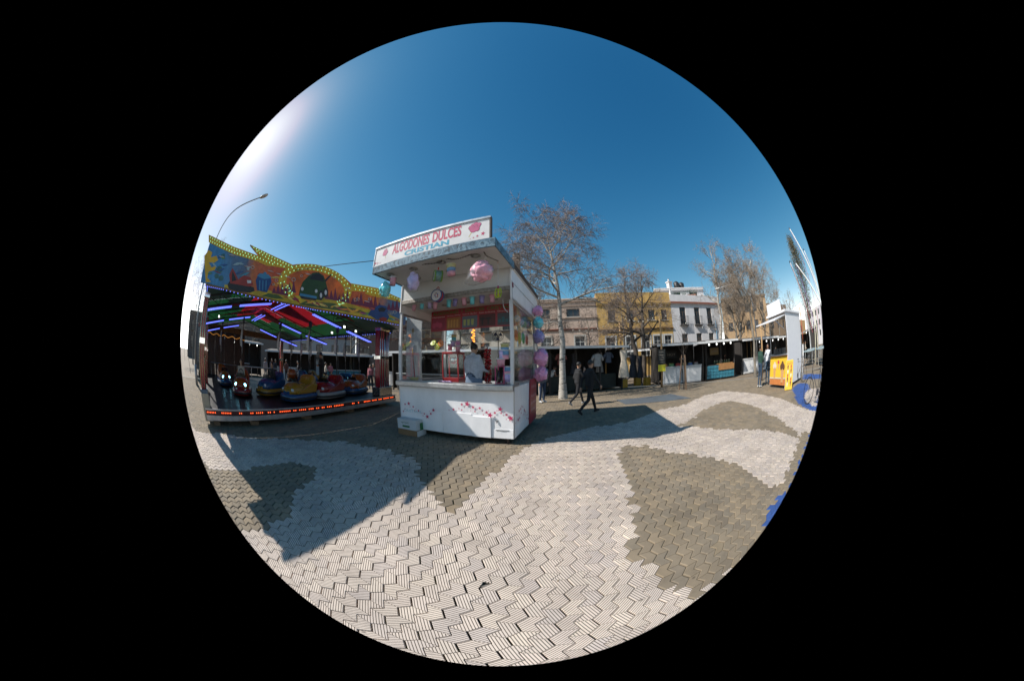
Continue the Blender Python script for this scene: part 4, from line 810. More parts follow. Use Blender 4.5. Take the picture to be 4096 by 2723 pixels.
for (x, y) in ((6.9, .8), (8.0, 1.2), (1.0, 4.2), (7.8, 2.6)):
    q = MB(); q.box(x - .07, x + .07, y - .04, y + .04, 2.82, 2.92); q.m = 1; q.box(x - .055, x + .055, y - .046, y - .041, 2.83, 2.91); RB(q, 'flood_lamp', [DARK, mat('flood_white', (1, 1, 1), .3, emis=2, ecol=(.9, 1, .9))])
for k in range(4):
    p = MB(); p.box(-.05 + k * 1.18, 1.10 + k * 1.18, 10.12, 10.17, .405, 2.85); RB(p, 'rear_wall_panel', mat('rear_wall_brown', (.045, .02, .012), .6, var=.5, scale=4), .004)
wb = MB()
for k in range(34): wb.ell((.1 + k * .135, 10.09, 2.62 + .05 * math.sin(k * .9)), (.02, .02, .02), 6, 4)
RB(wb, 'warm_bulbs', mat('warm_bulb', (.9, .5, .1), .3, emis=1.2, ecol=(1, .42, .08)), kind='stuff')
# side and rear fascia
for (x, nm) in ((-.12, 'a'), (9.12, 'b')):
    p = MB(); p.box(x - .03, x + .03, .02, 10.2, 2.86, 3.10); fa = RB(p, 'side_fascia', mat('fascia_dark', (.03, .05, .06), .5, var=.3))
    l = MB()
    for k in range(70): l.ell((x + (.045 if x < 5 else -.045), .1 + k * .144, 2.87), (.016, .016, .016), 6, 4)
    RB(l, 'blue_bulbs', mat('blue_bulb', (.2, .25, .9), .3, emis=1.2, ecol=(.15, .2, 1)), parent=fa, kind='stuff')
p = MB(); p.box(-.09, 9.09, 10.2, 10.26, 2.86, 3.2); RB(p, 'rear_fascia', mat('fascia_orange', (.30, .10, .02), .5, var=.5, scale=8))
# ---------------------------------------------------------------- painted frieze
FY = -.42
def FP(x, y): q = RP(c1(x, y), FY); return (q.x, q.z)
top = [(235, 152), (410, 236), (590, 302), (525, 222), (690, 302), (820, 362), (850, 357), (930, 356), (1000, 364), (1060, 381), (1120, 409), (1180, 447), (1225, 490), (1410, 523), (1575, 597)]
bot = [(1575, 775), (1400, 742), (1200, 703), (1000, 668), (850, 638), (600, 583), (345, 520), (215, 492)]
T = [FP(*q) for q in top]; T[0] = (-.62, T[0][1]); T.append((9.45, T[-1][1] + .02)); Bm = [FP(*q) for q in bot]; Bm[-1] = (-.45, Bm[-1][1]); Bm = [(9.45, Bm[0][1] + .02)] + Bm
def frieze_mat():
    m = mat('painted_frieze', (.5, .1, .02), .45, var=0.); t = m.node_tree; b = t.nodes['Principled BSDF']; N = t.nodes.new; L = t.links.new
    tc = N('ShaderNodeTexCoord'); sx = N('ShaderNodeSeparateXYZ'); L(tc.outputs['Object'], sx.inputs[0]); n = N('ShaderNodeTexNoise'); n.inputs['Scale'].default_value = 1.6; n.inputs['Detail'].default_value = 5; L(tc.outputs['Object'], n.inputs['Vector'])
    ma = N('ShaderNodeMath'); ma.operation = 'MULTIPLY_ADD'; L(n.outputs[0], ma.inputs[0]); ma.inputs[1].default_value = 1.6; L(sx.outputs[0], ma.inputs[2])
    mr = N('ShaderNodeMapRange'); L(ma.outputs[0], mr.inputs[0]); mr.inputs[1].default_value = -.3; mr.inputs[2].default_value = 10.3
    cr = N('ShaderNodeValToRGB'); L(mr.outputs[0], cr.inputs[0]); e = cr.color_ramp.elements
    e[0].position = 0; e[0].color = (.03, .16, .40, 1); e[1].position = 1; e[1].color = (.03, .18, .42, 1)
    for q, c in ((.14, (.05, .24, .46)), (.22, (.10, .14, .22)), (.27, (.5, .14, .04)), (.36, (.56, .09, .03)), (.5, (.62, .11, .02)), (.66, (.58, .09, .03)), (.8, (.6, .16, .03)), (.86, (.12, .14, .2))): x = e.new(q); x.color = (*c, 1)
    n2 = N('ShaderNodeTexNoise'); n2.inputs['Scale'].default_value = 9; n2.inputs['Detail'].default_value = 4; L(tc.outputs['Object'], n2.inputs['Vector']); r2 = N('ShaderNodeMapRange'); L(n2.outputs[0], r2.inputs[0]); r2.inputs[3].default_value = .55; r2.inputs[4].default_value = 1.35
    mx = N('ShaderNodeMix'); mx.data_type = 'RGBA'; mx.blend_type = 'MULTIPLY'; mx.inputs[0].default_value = 1; L(cr.outputs[0], mx.inputs[6]); L(r2.outputs[0], mx.inputs[7]); L(mx.outputs[2], b.inputs['Base Color']); return m
p = MB(); p.prism(T + Bm, FY, FY + .06, axis='y'); fz = RB(p, 'frieze', frieze_mat())
YEL = mat('frieze_yellow', (.66, .38, .015), .45, var=.15, scale=4); 
def paint(pts, dy, m, name='painted_shape', px=True):
    q = [FP(*a) for a in pts] if px else pts
    n = len(q)
    if sum(q[i][0] * q[(i + 1) % n][1] - q[(i + 1) % n][0] * q[i][1] for i in range(n)) < 0: q = q[::-1]
    b = MB(); b.prism(q, FY - dy, FY - .0005, axis='y'); return RB(b, name, m, parent=fz)
# yellow top band with bulbs: strips under the top outline
band = [(235, 152), (410, 236), (590, 302), (525, 222), (690, 302), (820, 362)]
low = [(820, 400), (760, 385), (680, 372), (640, 368), (580, 340), (410, 290), (235, 205)]
paint(band + low, .004, YEL, 'yellow_band')
paint([(1225, 490), (1410, 523), (1575, 597), (1575, 625), (1480, 600), (1400, 585), (1350, 572), (1320, 560), (1340, 545), (1300, 548), (1228, 545)], .004, YEL, 'yellow_band')
def arc(cx, cy, rx, ry, a0, a1, n=28, rot=.22):
    o = []
    for k in range(n + 1):
        a = R(a0 + (a1 - a0) * k / n); x, y = rx * math.cos(a), -ry * math.sin(a); o.append((cx + x * math.cos(rot) - y * math.sin(rot), cy + x * math.sin(rot) + y * math.cos(rot)))
    return o
OC = (975, 512)
paint(arc(*OC, 215, 108, 0, 350, 34), .004, mat('frieze_orange', (.66, .13, .02), .45, var=.5, scale=3), 'painted_oval')
og = arc(*OC, 258, 150, 228, -38, 40); ig = arc(*OC, 205, 104, -32, 222, 40)
paint(og + ig, .010, YEL, 'yellow_ring')
paint([(825, 545), (840, 560), (800, 590), (770, 575), (775, 530), (800, 480), (820, 500)], .011, YEL, 'yellow_scroll'); paint([(1110, 600), (1130, 650), (1180, 640), (1215, 600), (1180, 610), (1150, 620)], .011, YEL, 'yellow_scroll')
gl = [(345, 520), (420, 535), (600, 583), (850, 638), (1200, 703), (1400, 742), (1575, 775), (1575, 745), (1450, 690), (1330, 668), (1240, 640), (1130, 612), (1000, 585), (860, 578), (720, 560), (640, 535), (560, 545), (440, 505), (345, 500)]
paint(gl, .006, mat('frieze_meadow', (.55, .38, .02), .45, var=.45, scale=3), 'painted_ground')
for pts in ([(860, 638), (920, 610), (1010, 622), (1100, 628), (1190, 655), (1260, 668), (1350, 700), (1200, 690), (1000, 660)], [(600, 580), (650, 560), (720, 572), (760, 600), (700, 598)]): paint(pts, .008, mat('frieze_green', (.06, .10, .02), .45, var=.3), 'painted_grass')
PUR = mat('frieze_purple', (.16, .02, .06), .45, var=.3)
for base_x, y0, k in ((690, 545, 4), (770, 530, 3), (1060, 585, 6), (1240, 620, 5), (1340, 640, 4), (1490, 660, 4)):
    for j in range(k):
        x = base_x + j * 28; h = 30 + 22 * ((j * 7) % 3); yy = y0 + j * 5; paint([(x - 16, yy + 14), (x, yy - h), (x + 16, yy + 18)], .0115 + .0002 * j, PUR, 'painted_peak')
paint([(205, 300), (235, 260), (260, 275), (250, 310), (290, 300), (300, 330), (270, 350), (235, 345), (255, 380), (290, 370), (275, 400), (235, 410), (225, 450), (250, 480), (215, 485)], .006, YEL, 'painted_splash')
for (x, y, r) in ((310, 395, 22), (290, 440, 16), (335, 300, 14), (320, 455, 18)): paint([(x + r * math.cos(a), y + r * 1.1 * math.sin(a)) for a in np.linspace(0, 6, 12)], .009, mat('frieze_bluegreen', (.04, .14, .14), .45, var=.4), 'painted_blob')
# generic red bumper car, dustbin, green car, blue bumper car in the painting
FB = mat('frieze_black', (.012, .012, .015), .45); FR = mat('frieze_red', (.32, .03, .02), .45, var=.25); FBL = mat('frieze_blue', (.012, .06, .20), .45, var=.25); FG = mat('frieze_dark_green', (.02, .06, .012), .45, var=.3); FW = mat('frieze_white', (.6, .6, .6), .5); FLB = mat('frieze_light_blue', (.05, .22, .38), .45)
paint([(365, 500), (380, 478), (430, 490), (500, 505), (550, 520), (555, 545), (520, 558), (430, 545), (375, 528)], .010, FB); paint([(385, 492), (378, 430), (400, 385), (420, 420), (440, 465), (480, 435), (525, 450), (545, 500), (520, 515), (440, 500)], .013, FR)
paint([(395, 480), (398, 410), (410, 425), (428, 470)], .016, FB); paint([(500, 470), (530, 472), (530, 490), (505, 492)], .017, FW)
paint([(562, 470), (575, 440), (665, 455), (672, 480), (640, 555), (572, 540)], .012, FBL); paint([(570, 440), (590, 422), (650, 430), (672, 455), (620, 462)], .015, FLB); paint([(612, 424), (622, 412), (636, 416), (636, 428)], .017, FLB)
for x in (590, 612, 634): paint([(x - 3, 470), (x + 4, 471), (x + 1, 540), (x - 5, 538)], .0165, FLB)
paint([(862, 575), (870, 530), (890, 480), (930, 440), (960, 418), (1000, 415), (1035, 440), (1050, 480), (1062, 530), (1055, 580), (1010, 608), (930, 600)], .012, FG)
paint([(935, 462), (955, 430), (1000, 424), (1030, 445), (1035, 480), (985, 470)], .015, FB); paint([(870, 560), (985, 582), (985, 598), (868, 578)], .016, FLB); paint([(868, 580), (985, 600), (980, 612), (880, 598)], .0165, FB)
for (x, y) in ((885, 530), (982, 545)): paint([(x + 9 * math.cos(a), y + 13 * math.sin(a)) for a in np.linspace(0, 6, 10)], .017, FW)
for (x, y) in ((1015, 575), (1048, 555)):
    paint([(x + 17 * math.cos(a), y + 35 * math.sin(a)) for a in np.linspace(0, 6, 12)], .016, FB); paint([(x + 8 * math.cos(a), y + 18 * math.sin(a)) for a in np.linspace(0, 6, 12)], .018, FW)
paint([(1040, 470), (1085, 428), (1090, 432), (1050, 480)], .017, FB)
paint([(1345, 705), (1360, 680), (1400, 672), (1470, 690), (1492, 720), (1480, 748), (1400, 742)], .012, FBL); paint([(1385, 690), (1395, 655), (1420, 640), (1470, 650), (1485, 690), (1440, 700)], .014, FBL); paint([(1410, 668), (1440, 655), (1470, 668), (1455, 690), (1420, 688)], .016, FB)
paint([(1420, 735), (1450, 725), (1475, 735), (1470, 755), (1430, 750)], .017, FR)
for (x, y, r) in ((540, 380, 12), (705, 470, 11), (685, 500, 8), (825, 465, 14), (880, 440, 9), (1110, 450, 8), (1255, 605, 12), (1275, 602, 10), (1355, 600, 10), (1530, 690, 13), (1505, 700, 9), (1145, 470, 8)):
    paint([(x + r * math.cos(a), y + r * math.sin(a)) for a in np.linspace(0, 6.2, 13)] + [(x + r * .75 * math.cos(a), y + r * .75 * math.sin(a)) for a in np.linspace(6.2, 0, 13)], .0185, mat('frieze_bubble', (.45, .42, .38), .5), 'painted_bubble')
for (x, y) in ((300, 300), (370, 290), (480, 370), (640, 400), (700, 420), (760, 440), (900, 420), (1180, 520), (1310, 610)): paint([(x, y), (x + 30, y + 4), (x + 48, y + 14), (x + 20, y + 9)], .0187, mat('frieze_cloud', (.5, .4, .38), .5), 'painted_cloud')
rs = random.Random(15); PAL = {'l': [(.05, .30, .40), (.30, .42, .46), (.10, .25, .08), (.25, .05, .10), (.02, .08, .25)], 'm': [(.72, .38, .03), (.70, .20, .03), (.40, .03, .02), (.28, .03, .08), (.72, .55, .12)], 'r': [(.04, .22, .45), (.30, .04, .14), (.10, .28, .06), (.55, .40, .05), (.06, .40, .42)]}
for k in range(84):
    zone = 'lmmmmr'[k % 6]; x = {'l': rs.uniform(225, 520), 'm': rs.uniform(560, 1300), 'r': rs.uniform(1300, 1565)}[zone]; y0 = 225 + (x - 235) * .36; y = rs.uniform(y0 + 40, y0 + 215 - (90 if 700 < x < 1250 else 0) * 0); y = min(y, 490 + (x - 235) * .205 - 12)
    if 850 < x < 1075 and 405 < y < 615: continue
    a, ln, wd = rs.uniform(-.5, .9), rs.uniform(14, 42), rs.uniform(4, 11); ca, sa = math.cos(a), math.sin(a); cc = rs.choice(PAL[zone])
    paint([(x - ln * ca, y - ln * sa), (x - wd * -sa * .8, y - wd * ca * .8), (x + ln * ca * .7, y + ln * sa * .7 - 3), (x + ln * ca, y + ln * sa), (x + wd * -sa, y + wd * ca)], .0092 + .00002 * k, mat('stroke_%.2f_%.2f_%.2f' % cc, cc, .45, var=.2), 'painted_stroke')
gb = MB()
def bulbrow(pts, n):
    P = [Vector((*FP(*q), 0)) for q in pts]; L_ = [0]
    for i in range(1, len(P)): L_.append(L_[-1] + (P[i] - P[i - 1]).length)
    for k in range(n):
        s = L_[-1] * (k + .5) / n; i = max(j for j in range(len(P) - 1) if L_[j] <= s + 1e-9); f = (s - L_[i]) / max(1e-6, L_[i + 1] - L_[i]); q = P[i].lerp(P[i + 1], f); gb.ell((q.x, FY - .018, q.y), (.015, .011, .015), 7, 5)
bulbrow([(240, 170), (410, 252), (590, 318), (690, 362)], 24); bulbrow([(240, 195), (410, 278), (570, 325)], 18); bulbrow([(540, 238), (690, 318), (820, 380)], 15); bulbrow([(560, 262), (690, 345), (770, 380)], 10)
bulbrow([((a[0] + b[0]) / 2, (a[1] + b[1]) / 2) for a, b in zip(arc(*OC, 245, 140, 232, -42, 40), arc(*OC, 245, 140, 232, -42, 40))], 30); bulbrow(arc(*OC, 219, 116, 225, -36, 40), 24)
bulbrow([(1235, 505), (1410, 540), (1570, 608)], 16); bulbrow([(1240, 530), (1330, 545), (1410, 562), (1500, 590)], 10); bulbrow([(780, 500), (800, 540), (820, 560), (790, 580)], 6); bulbrow([(1125, 610), (1140, 640), (1180, 628)], 5)
RB(gb, 'green_bulbs', mat('green_bulb', (.5, .9, .55), .3, emis=.7, ecol=(.35, 1, .5)), parent=fz, kind='stuff')
bb_ = MB(); P = [FP(x, y) for x, y in bot[::-1]]
for k in range(66):
    s = k / 65 * (len(P) - 1); i = min(int(s), len(P) - 2); f = s - i; bb_.ell((P[i][0] * (1 - f) + P[i + 1][0] * f, FY + .03, P[i][1] * (1 - f) + P[i + 1][1] * f - .03), (.02, .02, .026), 7, 5)
RB(bb_, 'blue_bulbs', MATS['blue_bulb'], parent=fz, kind='stuff')
p = MB(); q = [FP(x, y) for x, y in bot]; p.prism(q + [(a, b - .035) for a, b in q[::-1]], FY + .005, FY + .055, axis='y'); RB(p, 'frieze_rail', mat('rail_bronze', (.18, .10, .05), .5), parent=fz)
for x in (.5, 3, 6, 8.8):
    p = MB(); p.tube([(x, FY + .06, 2.98), (x, .3, 2.98)], .02, 6); p.tube([(x, FY + .07, 3.35), (x, .6, ez(x) + .05)], .02, 6); RB(p, 'bracket', DARK)

# ---------------------------------------------------------------- bumper cars
def sup(a, n=3.): c, s = math.cos(a), math.sin(a); return (math.copysign(abs(c) ** (2 / n), c), math.copysign(abs(s) ** (2 / n), s))
def loft(mb, secs, seg=28):
    vs = []
    for (z, sx, sy, oy) in secs:
        for k in range(seg): x, y = sup(2 * math.pi * k / seg); vs.append((x * sx, y * sy + oy, z))
    n = len(secs); mb.add(vs, [(i * seg + k, i * seg + (k + 1) % seg, (i + 1) * seg + (k + 1) % seg, (i + 1) * seg + k) for i in range(n - 1) for k in range(seg)] + [tuple(range(seg))[::-1], tuple((n - 1) * seg + k for k in range(seg))])
def bumper_car(loc, rz, c1_, c2_, label, lights=None):
    t = thing('bumper_car', label, 'bumper car', loc, rz, 'bumper cars on the ride floor')
    m1, m2 = mat('car_%.2f_%.2f_%.2f' % c1_, c1_, .25, var=.08), mat('car_%.2f_%.2f_%.2f' % c2_, c2_, .25, var=.08)
    b = MB(); loft(b, [(.04, .46, .82, 0), (.07, .52, .90, 0), (.20, .53, .91, 0), (.25, .48, .86, 0)]); b.build('bumper', m2, t, True)
    b = MB(); loft(b, [(.10, .535, .915, 0), (.13, .55, .93, 0), (.16, .535, .915, 0)]); b.build('rubber_strip', BLACK, t, True)
    b = MB(); loft(b, [(.25, .44, .80, .02), (.36, .43, .74, .05), (.45, .37, .52, .18), (.53, .28, .34, .22), (.56, .16, .2, .22)]); b.build('body', m1, t, True)
    b = MB(); loft(b, [(.25, .40, .28, -.52), (.5, .40, .24, -.55), (.72, .34, .14, -.62), (.78, .25, .08, -.64)]); b.build('backrest', m1, t, True)
    b = MB(); b.prism([(.86, .22), (.78, .34), (.30, .52), (.05, .56), (.10, .30), (.5, .22)], -.17, .17, Matrix(((0, 0, 1, 0), (1, 0, 0, 0), (0, 1, 0, 0), (0, 0, 0, 1)))); b.build('nose_fairing', m2, t, bevel=.03)
    for s in (-1, 1):
        b = MB(); b.prism([(.62, .26), (-.55, .26), (-.68, .50), (-.35, .56), (.05, .44), (.45, .36)], s * .40 - .05, s * .40 + .05, Matrix(((0, 0, 1, 0), (1, 0, 0, 0), (0, 1, 0, 0), (0, 0, 0, 1)))); b.build('side_wing', m1, t, bevel=.025)
    b = MB(); b.box(-.30, .30, -.42, -.02, .34, .47); b.build('seat', mat('seat_black', (.02, .02, .022), .5), t, bevel=.03)
    for s in (-1, 1):
        b = MB(); b.add([(s * .435, .45, .30), (s * .435, -.3, .30), (s * .437, -.35, .40), (s * .40, .1, .42), (s * .42, .4, .36)], [(0, 1, 2, 3, 4)]); b.v = [(v[0] + s * .012, v[1], v[2]) for v in b.v]; b.build('side_stripe', m2, t)
        b = MB(); b.ell((s * .24, .70, .36), (.075, .05, .05), 10, 8); b.build('headlight', mat('car_light_on', (.4, .8, 1), .2, emis=9, ecol=(.25, .75, 1)) if lights else mat('car_light_off', (.5, .55, .6), .15), t, True)
    b = MB(); b.tube([(.13 * math.cos(a), .06 - .05 * math.sin(a), .68 + .11 * math.sin(a)) for a in np.linspace(0, 6.283, 15)], .014, 6); b.tube([(0, .2, .5), (0, .06, .68)], .016, 6); b.build('steering_wheel', BLACK, t, True)
    b = MB(); b.prism([(-.3, .52), (.3, .52), (.2, .68), (-.2, .68)], .30, .312, axis='y'); b.build('windscreen', film('smoke_glass', (.35, .4, .45), .2), t)
    b = MB(); b.tube([(0, -.74, .25), (0, -.74, 2.55)], .02, 8); b.build('current_pole', mat('pole_steel', (.12, .12, .13), .3, metal=.8), t, True)
    b = MB(); b.box(-.05, .05, -.79, -.69, 2.3, 2.5); b.build('contact_shoe', DARK, t)
    b = MB(); b.add([(0.02, -.745, 1.5), (.02, -.745, 2.2), (.10, -.73, 2.08), (.16, -.72, 1.75), (.12, -.735, 1.55)], [(0, 1, 2, 3, 4)]); o = b.build('pennant', mat('pennant_white', (.5, .5, .5), .8), t); sm = o.modifiers.new('thick', 'SOLIDIFY'); sm.thickness = .004
    return t
YC, BC, RC, WC, OCC = (.24, .13, .01), (.008, .05, .14), (.15, .008, .008), (.20, .20, .20), (.24, .055, .008)
cars = [((350, 1205), .15, OCC, BC, 'small far bumper car facing out with two lit blue headlights', True), ((487, 1275), -.35, OCC, RC, 'orange and red bumper car with lit blue headlamp near the left column', True), ((700, 1278), -1.15, BC, YC, 'blue bumper car with yellow bumper third from the left', False),
        ((915, 1318), -1.25, YC, BC, 'yellow bumper car with blue bumper nearest the platform edge', False), ((1120, 1296), -1.3, RC, WC, 'red bumper car with white bumper right of the yellow one', False), ((1300, 1262), -1.2, OCC, BC, 'orange bumper car at the right end beside the steel plinth', False),
        ((1215, 1245), -1.0, BC, YC, 'blue bumper car behind the two right-hand cars', False), ((960, 1205), 1.8, BC, RC, 'dark blue bumper car in the second row', False), ((870, 1185), 2.0, OCC, YC, 'orange bumper car farther back in the dark', False), ((1040, 1200), 1.5, YC, RC, 'yellow bumper car farther back beside the pole', False)]
for i, (q, a, m1, m2, lb, lt_) in enumerate(cars):
    g_ = RG(c1(*q), FZ + .005); 
    g_.y = max(.95 if abs(math.sin(a)) < .8 else .62, g_.y + .45)
    bumper_car(RM @ Vector((g_.x, g_.y, FZ + .005)), RRZ + math.pi + a, m1, m2, lb, lt_)
# ================================================================ people
SKIN = mat('skin', (.42, .24, .16), .5, var=.08, sss=.1); SKIN2 = mat('skin_brown', (.26, .14, .09), .5, var=.08)
HAIR = mat('dark_hair', (.012, .009, .007), .45, var=.3, scale=60, bump=.5, bscale=120); 
def body_mesh(J, wide=1., vox=.017):
    """one continuous skinned surface from tapered limbs; returns mesh with region materials: 0 skin 1 top 2 bottom 3 shoe"""
    P = []
    V = lambda k: Vector(J[k])
    def seg(a, b, ra, rb, lab): P.append((Vector(a), Vector(b), ra, rb, lab))
    hip, chest, neck, head = V('hip'), V('chest'), V('neck'), V('head')
    sl_ = J.get('sleeve', 'long')
    side = (V('shr') - V('shl')).normalized()
    for s in (-.5, 0, .5):
        seg(hip + side * .12 * s * wide, chest + side * .17 * s * wide, .115 * wide, .115 * wide, 1)
    seg(chest + side * -.08, chest + side * .08, .12 * wide, .12 * wide, 1)
    seg(hip - side * .055, hip + side * .055, .125 * wide, .125 * wide, 2)
    seg(V('shl'), V('shr'), .068, .068, 1); seg(chest + Vector((0, 0, .08)), neck, .08, .058, 1)
    seg(neck, head - Vector((0, 0, .04)), .052, .055, 0)
    for s, sh, el, wr in (('l', 'shl', 'ell', 'wrl'), ('r', 'shr', 'elr', 'wrr')):
        seg(V(sh), V(el), .058, .043, 1 if sl_ != 'none' else 0); seg(V(el), V(wr), .042, .029, 1 if sl_ == 'long' else 0)
        hp, kn, an, to = V('hp' + s), V('kn' + s), V('an' + s), V('to' + s)
        seg(hp, kn, .092 * (.9 + .1 * wide), .06, 2); seg(kn, an, .060, .044, 2); seg(an + Vector((0, 0, -.02)), to, .045, .036, 3); seg(an, an + (an - to).normalized() * .045 + Vector((0, 0, -.045)), .042, .036, 3)
    b = MB()
    for a, c, ra, rb, lab in P:
        d = c - a; n = max(2, int(d.length / .05) + 1); pts = [a + d * (k / n) for k in range(n + 1)]
        b.tube(pts, [ra + (rb - ra) * k / n for k in range(n + 1)], 10); b.ell(a, ra * .995, 10, 6); b.ell(c, rb * .995, 10, 6)
    # head: skull, jaw, nose, ears
    hd = Matrix.Rotation(J.get('yaw', 0), 3, 'Z') @ Matrix.Rotation(J.get('nod', 0), 3, 'X')
    b.ell(head, (.076, .096, .112), 14, 10, hd); b.ell(head + hd @ Vector((0, .03, -.06)), (.055, .062, .062), 10, 8, hd)
    b.tube([head + hd @ Vector((0, .085, .01)), head + hd @ Vector((0, .112, -.025))], [.011, .016], 6)
    me0 = b.mesh('body', SKIN); o = bpy.data.objects.new('tmp', me0); col.objects.link(o)
    m = o.modifiers.new('r', 'REMESH'); m.mode = 'VOXEL'; m.voxel_size = vox
    m = o.modifiers.new('s', 'SMOOTH'); m.iterations = 4; m.factor = .5
    bpy.context.view_layer.update(); me = bpy.data.meshes.new_from_object(o.evaluated_get(bpy.context.evaluated_depsgraph_get())); bpy.data.objects.remove(o); bpy.data.meshes.remove(me0)
    n = len(me.polygons); C = np.zeros(n * 3, np.float32); me.polygons.foreach_get('center', C); C = C.reshape(-1, 3)
    best = np.full(n, 9.); lab = np.zeros(n, np.int32)
    for a, c, ra, rb, l in P:
        a, c = np.array(a), np.array(c); d = c - a; t = np.clip(((C - a) @ d) / max(1e-9, d @ d), 0, 1); ds = np.linalg.norm(C - (a + t[:, None] * d), axis=1) - (ra + (rb - ra) * t)
        k = ds < best; best[k] = ds[k]; lab[k] = l
    k = np.linalg.norm((C - np.array(head)) / np.array([1, 1, 1.2]), axis=1) < .118; lab[k] = 0
    # hands with five fingers, eyes, ears joined to the same mesh
    h = MB(); h.v = [tuple(v.co) for v in me.vertices]; h.f = [tuple(p.vertices) for p in me.polygons]; h.mi = list(map(int, lab)); h.m = 0
    for wr, el, sg in (('wrl', 'ell', -1), ('wrr', 'elr', 1)):
        w_, e_ = V(wr), V(el); d = (w_ - e_).normalized(); sx = side - d * side.dot(d); sx = sx.normalized() if sx.length > .1 else d.orthogonal().normalized(); up = d.cross(sx)
        fwd = up if up.y > 0 else -up; M = Matrix((fwd, sx * sg, d)).transposed()
        h.ell(w_ + d * .05, (.038, .016, .052), 10, 7, M)
        for k, ln in enumerate((.062, .074, .078, .066)):
            r0 = w_ + d * .085 + fwd * (-.027 + .018 * k); h.tube([r0, r0 + d * ln * .5 - sx * sg * .012, r0 + d * ln * .8 - sx * sg * .034, r0 + d * ln * .85 - sx * sg * .05], [.0095, .009, .008, .006], 6)
        r0 = w_ + d * .03 + fwd * .032; h.tube([r0, r0 + d * .035 + fwd * .018, r0 + d * .062 + fwd * .016 - sx * sg * .015], [.012, .010, .007], 6)
    for s in (-1, 1): h.ell(head + hd @ Vector((s * .078, .0, -.005)), (.012, .02, .03), 8, 6, hd)
    h.m = 4
    for s in (-1, 1): h.ell(head + hd @ Vector((s * .03, .088, .018)), (.011, .006, .007), 8, 5, hd)
    h.ell(head + hd @ Vector((0, .088, -.055)), (.022, .006, .005), 8, 5, hd)
    return h, head, hd
def stand(**k):
    J = dict(hip=(0, 0, .95), chest=(0, .0, 1.27), neck=(0, -.01, 1.45), head=(0, .015, 1.60), shl=(-.165, 0, 1.385), shr=(.165, 0, 1.385), ell=(-.225, -.02, 1.10), elr=(.225, -.02, 1.10), wrl=(-.235, .06, .86), wrr=(.235, .06, .86),
             hpl=(-.085, 0, .90), hpr=(.085, 0, .90), knl=(-.10, .02, .49), knr=(.10, .02, .49), anl=(-.10, -.02, .085), anr=(.10, -.02, .085), tol=(-.12, .13, .036), tor=(.12, .13, .036)); J.update(k); return J
WALK = stand(hip=(0, 0, .92), chest=(0, .02, 1.24), neck=(0, .02, 1.42), head=(0, .05, 1.565), shl=(-.165, .03, 1.355), shr=(.165, -.01, 1.355), ell=(-.215, -.14, 1.10), elr=(.215, .12, 1.09), wrl=(-.21, -.19, .86), wrr=(.19, .28, .90), hpl=(-.08, .01, .87), hpr=(.08, -.01, .87), knl=(-.09, .20, .49), knr=(.09, -.09, .47), anl=(-.09, .33, .10), anr=(.09, -.42, .17), tol=(-.10, .47, .085), tor=(.10, -.33, .06), nod=-.2)
WALKUP = dict(WALK); WALKUP.update(elr=(.24, .10, 1.12), wrr=(.13, .22, 1.36), ell=(-.21, -.06, 1.08), wrl=(-.20, .08, .88))
CROSS = stand(ell=(-.24, .05, 1.10), wrl=(-.08, .20, 1.08), elr=(.24, .05, 1.10), wrr=(.10, .22, 1.12))
ARMUP = stand(elr=(.26, .10, 1.16), wrr=(.16, .24, 1.38), ell=(-.23, .0, 1.1), wrl=(-.2, .16, .92))
WORK = stand(ell=(-.24, .06, 1.10), wrl=(-.16, .30, 1.06), elr=(.24, .08, 1.10), wrr=(.18, .32, 1.05), nod=-.35, head=(0, .05, 1.585))
BEND = stand(hip=(0, -.06, .93), chest=(0, .08, 1.20), neck=(0, .17, 1.34), head=(0, .24, 1.47), shl=(-.165, .13, 1.29), shr=(.165, .13, 1.29), ell=(-.22, .20, 1.02), elr=(.22, .22, 1.02), wrl=(-.15, .42, 1.0), wrr=(.14, .44, .98), nod=-.5)
SIT = stand(hip=(0, -.12, .50), chest=(0, -.10, .82), neck=(0, -.09, 1.0), head=(0, -.06, 1.15), shl=(-.165, -.09, .94), shr=(.165, -.09, .94), ell=(-.22, .02, .70), elr=(.22, .02, .70), wrl=(-.1, .22, .70), wrr=(.1, .22, .70), hpl=(-.085, -.1, .47), hpr=(.085, -.1, .47), knl=(-.12, .3, .50), knr=(.12, .3, .50), anl=(-.12, .5, .2), anr=(.12, .5, .2), tol=(-.12, .62, .2), tor=(.12, .62, .2))
BODIES = {}
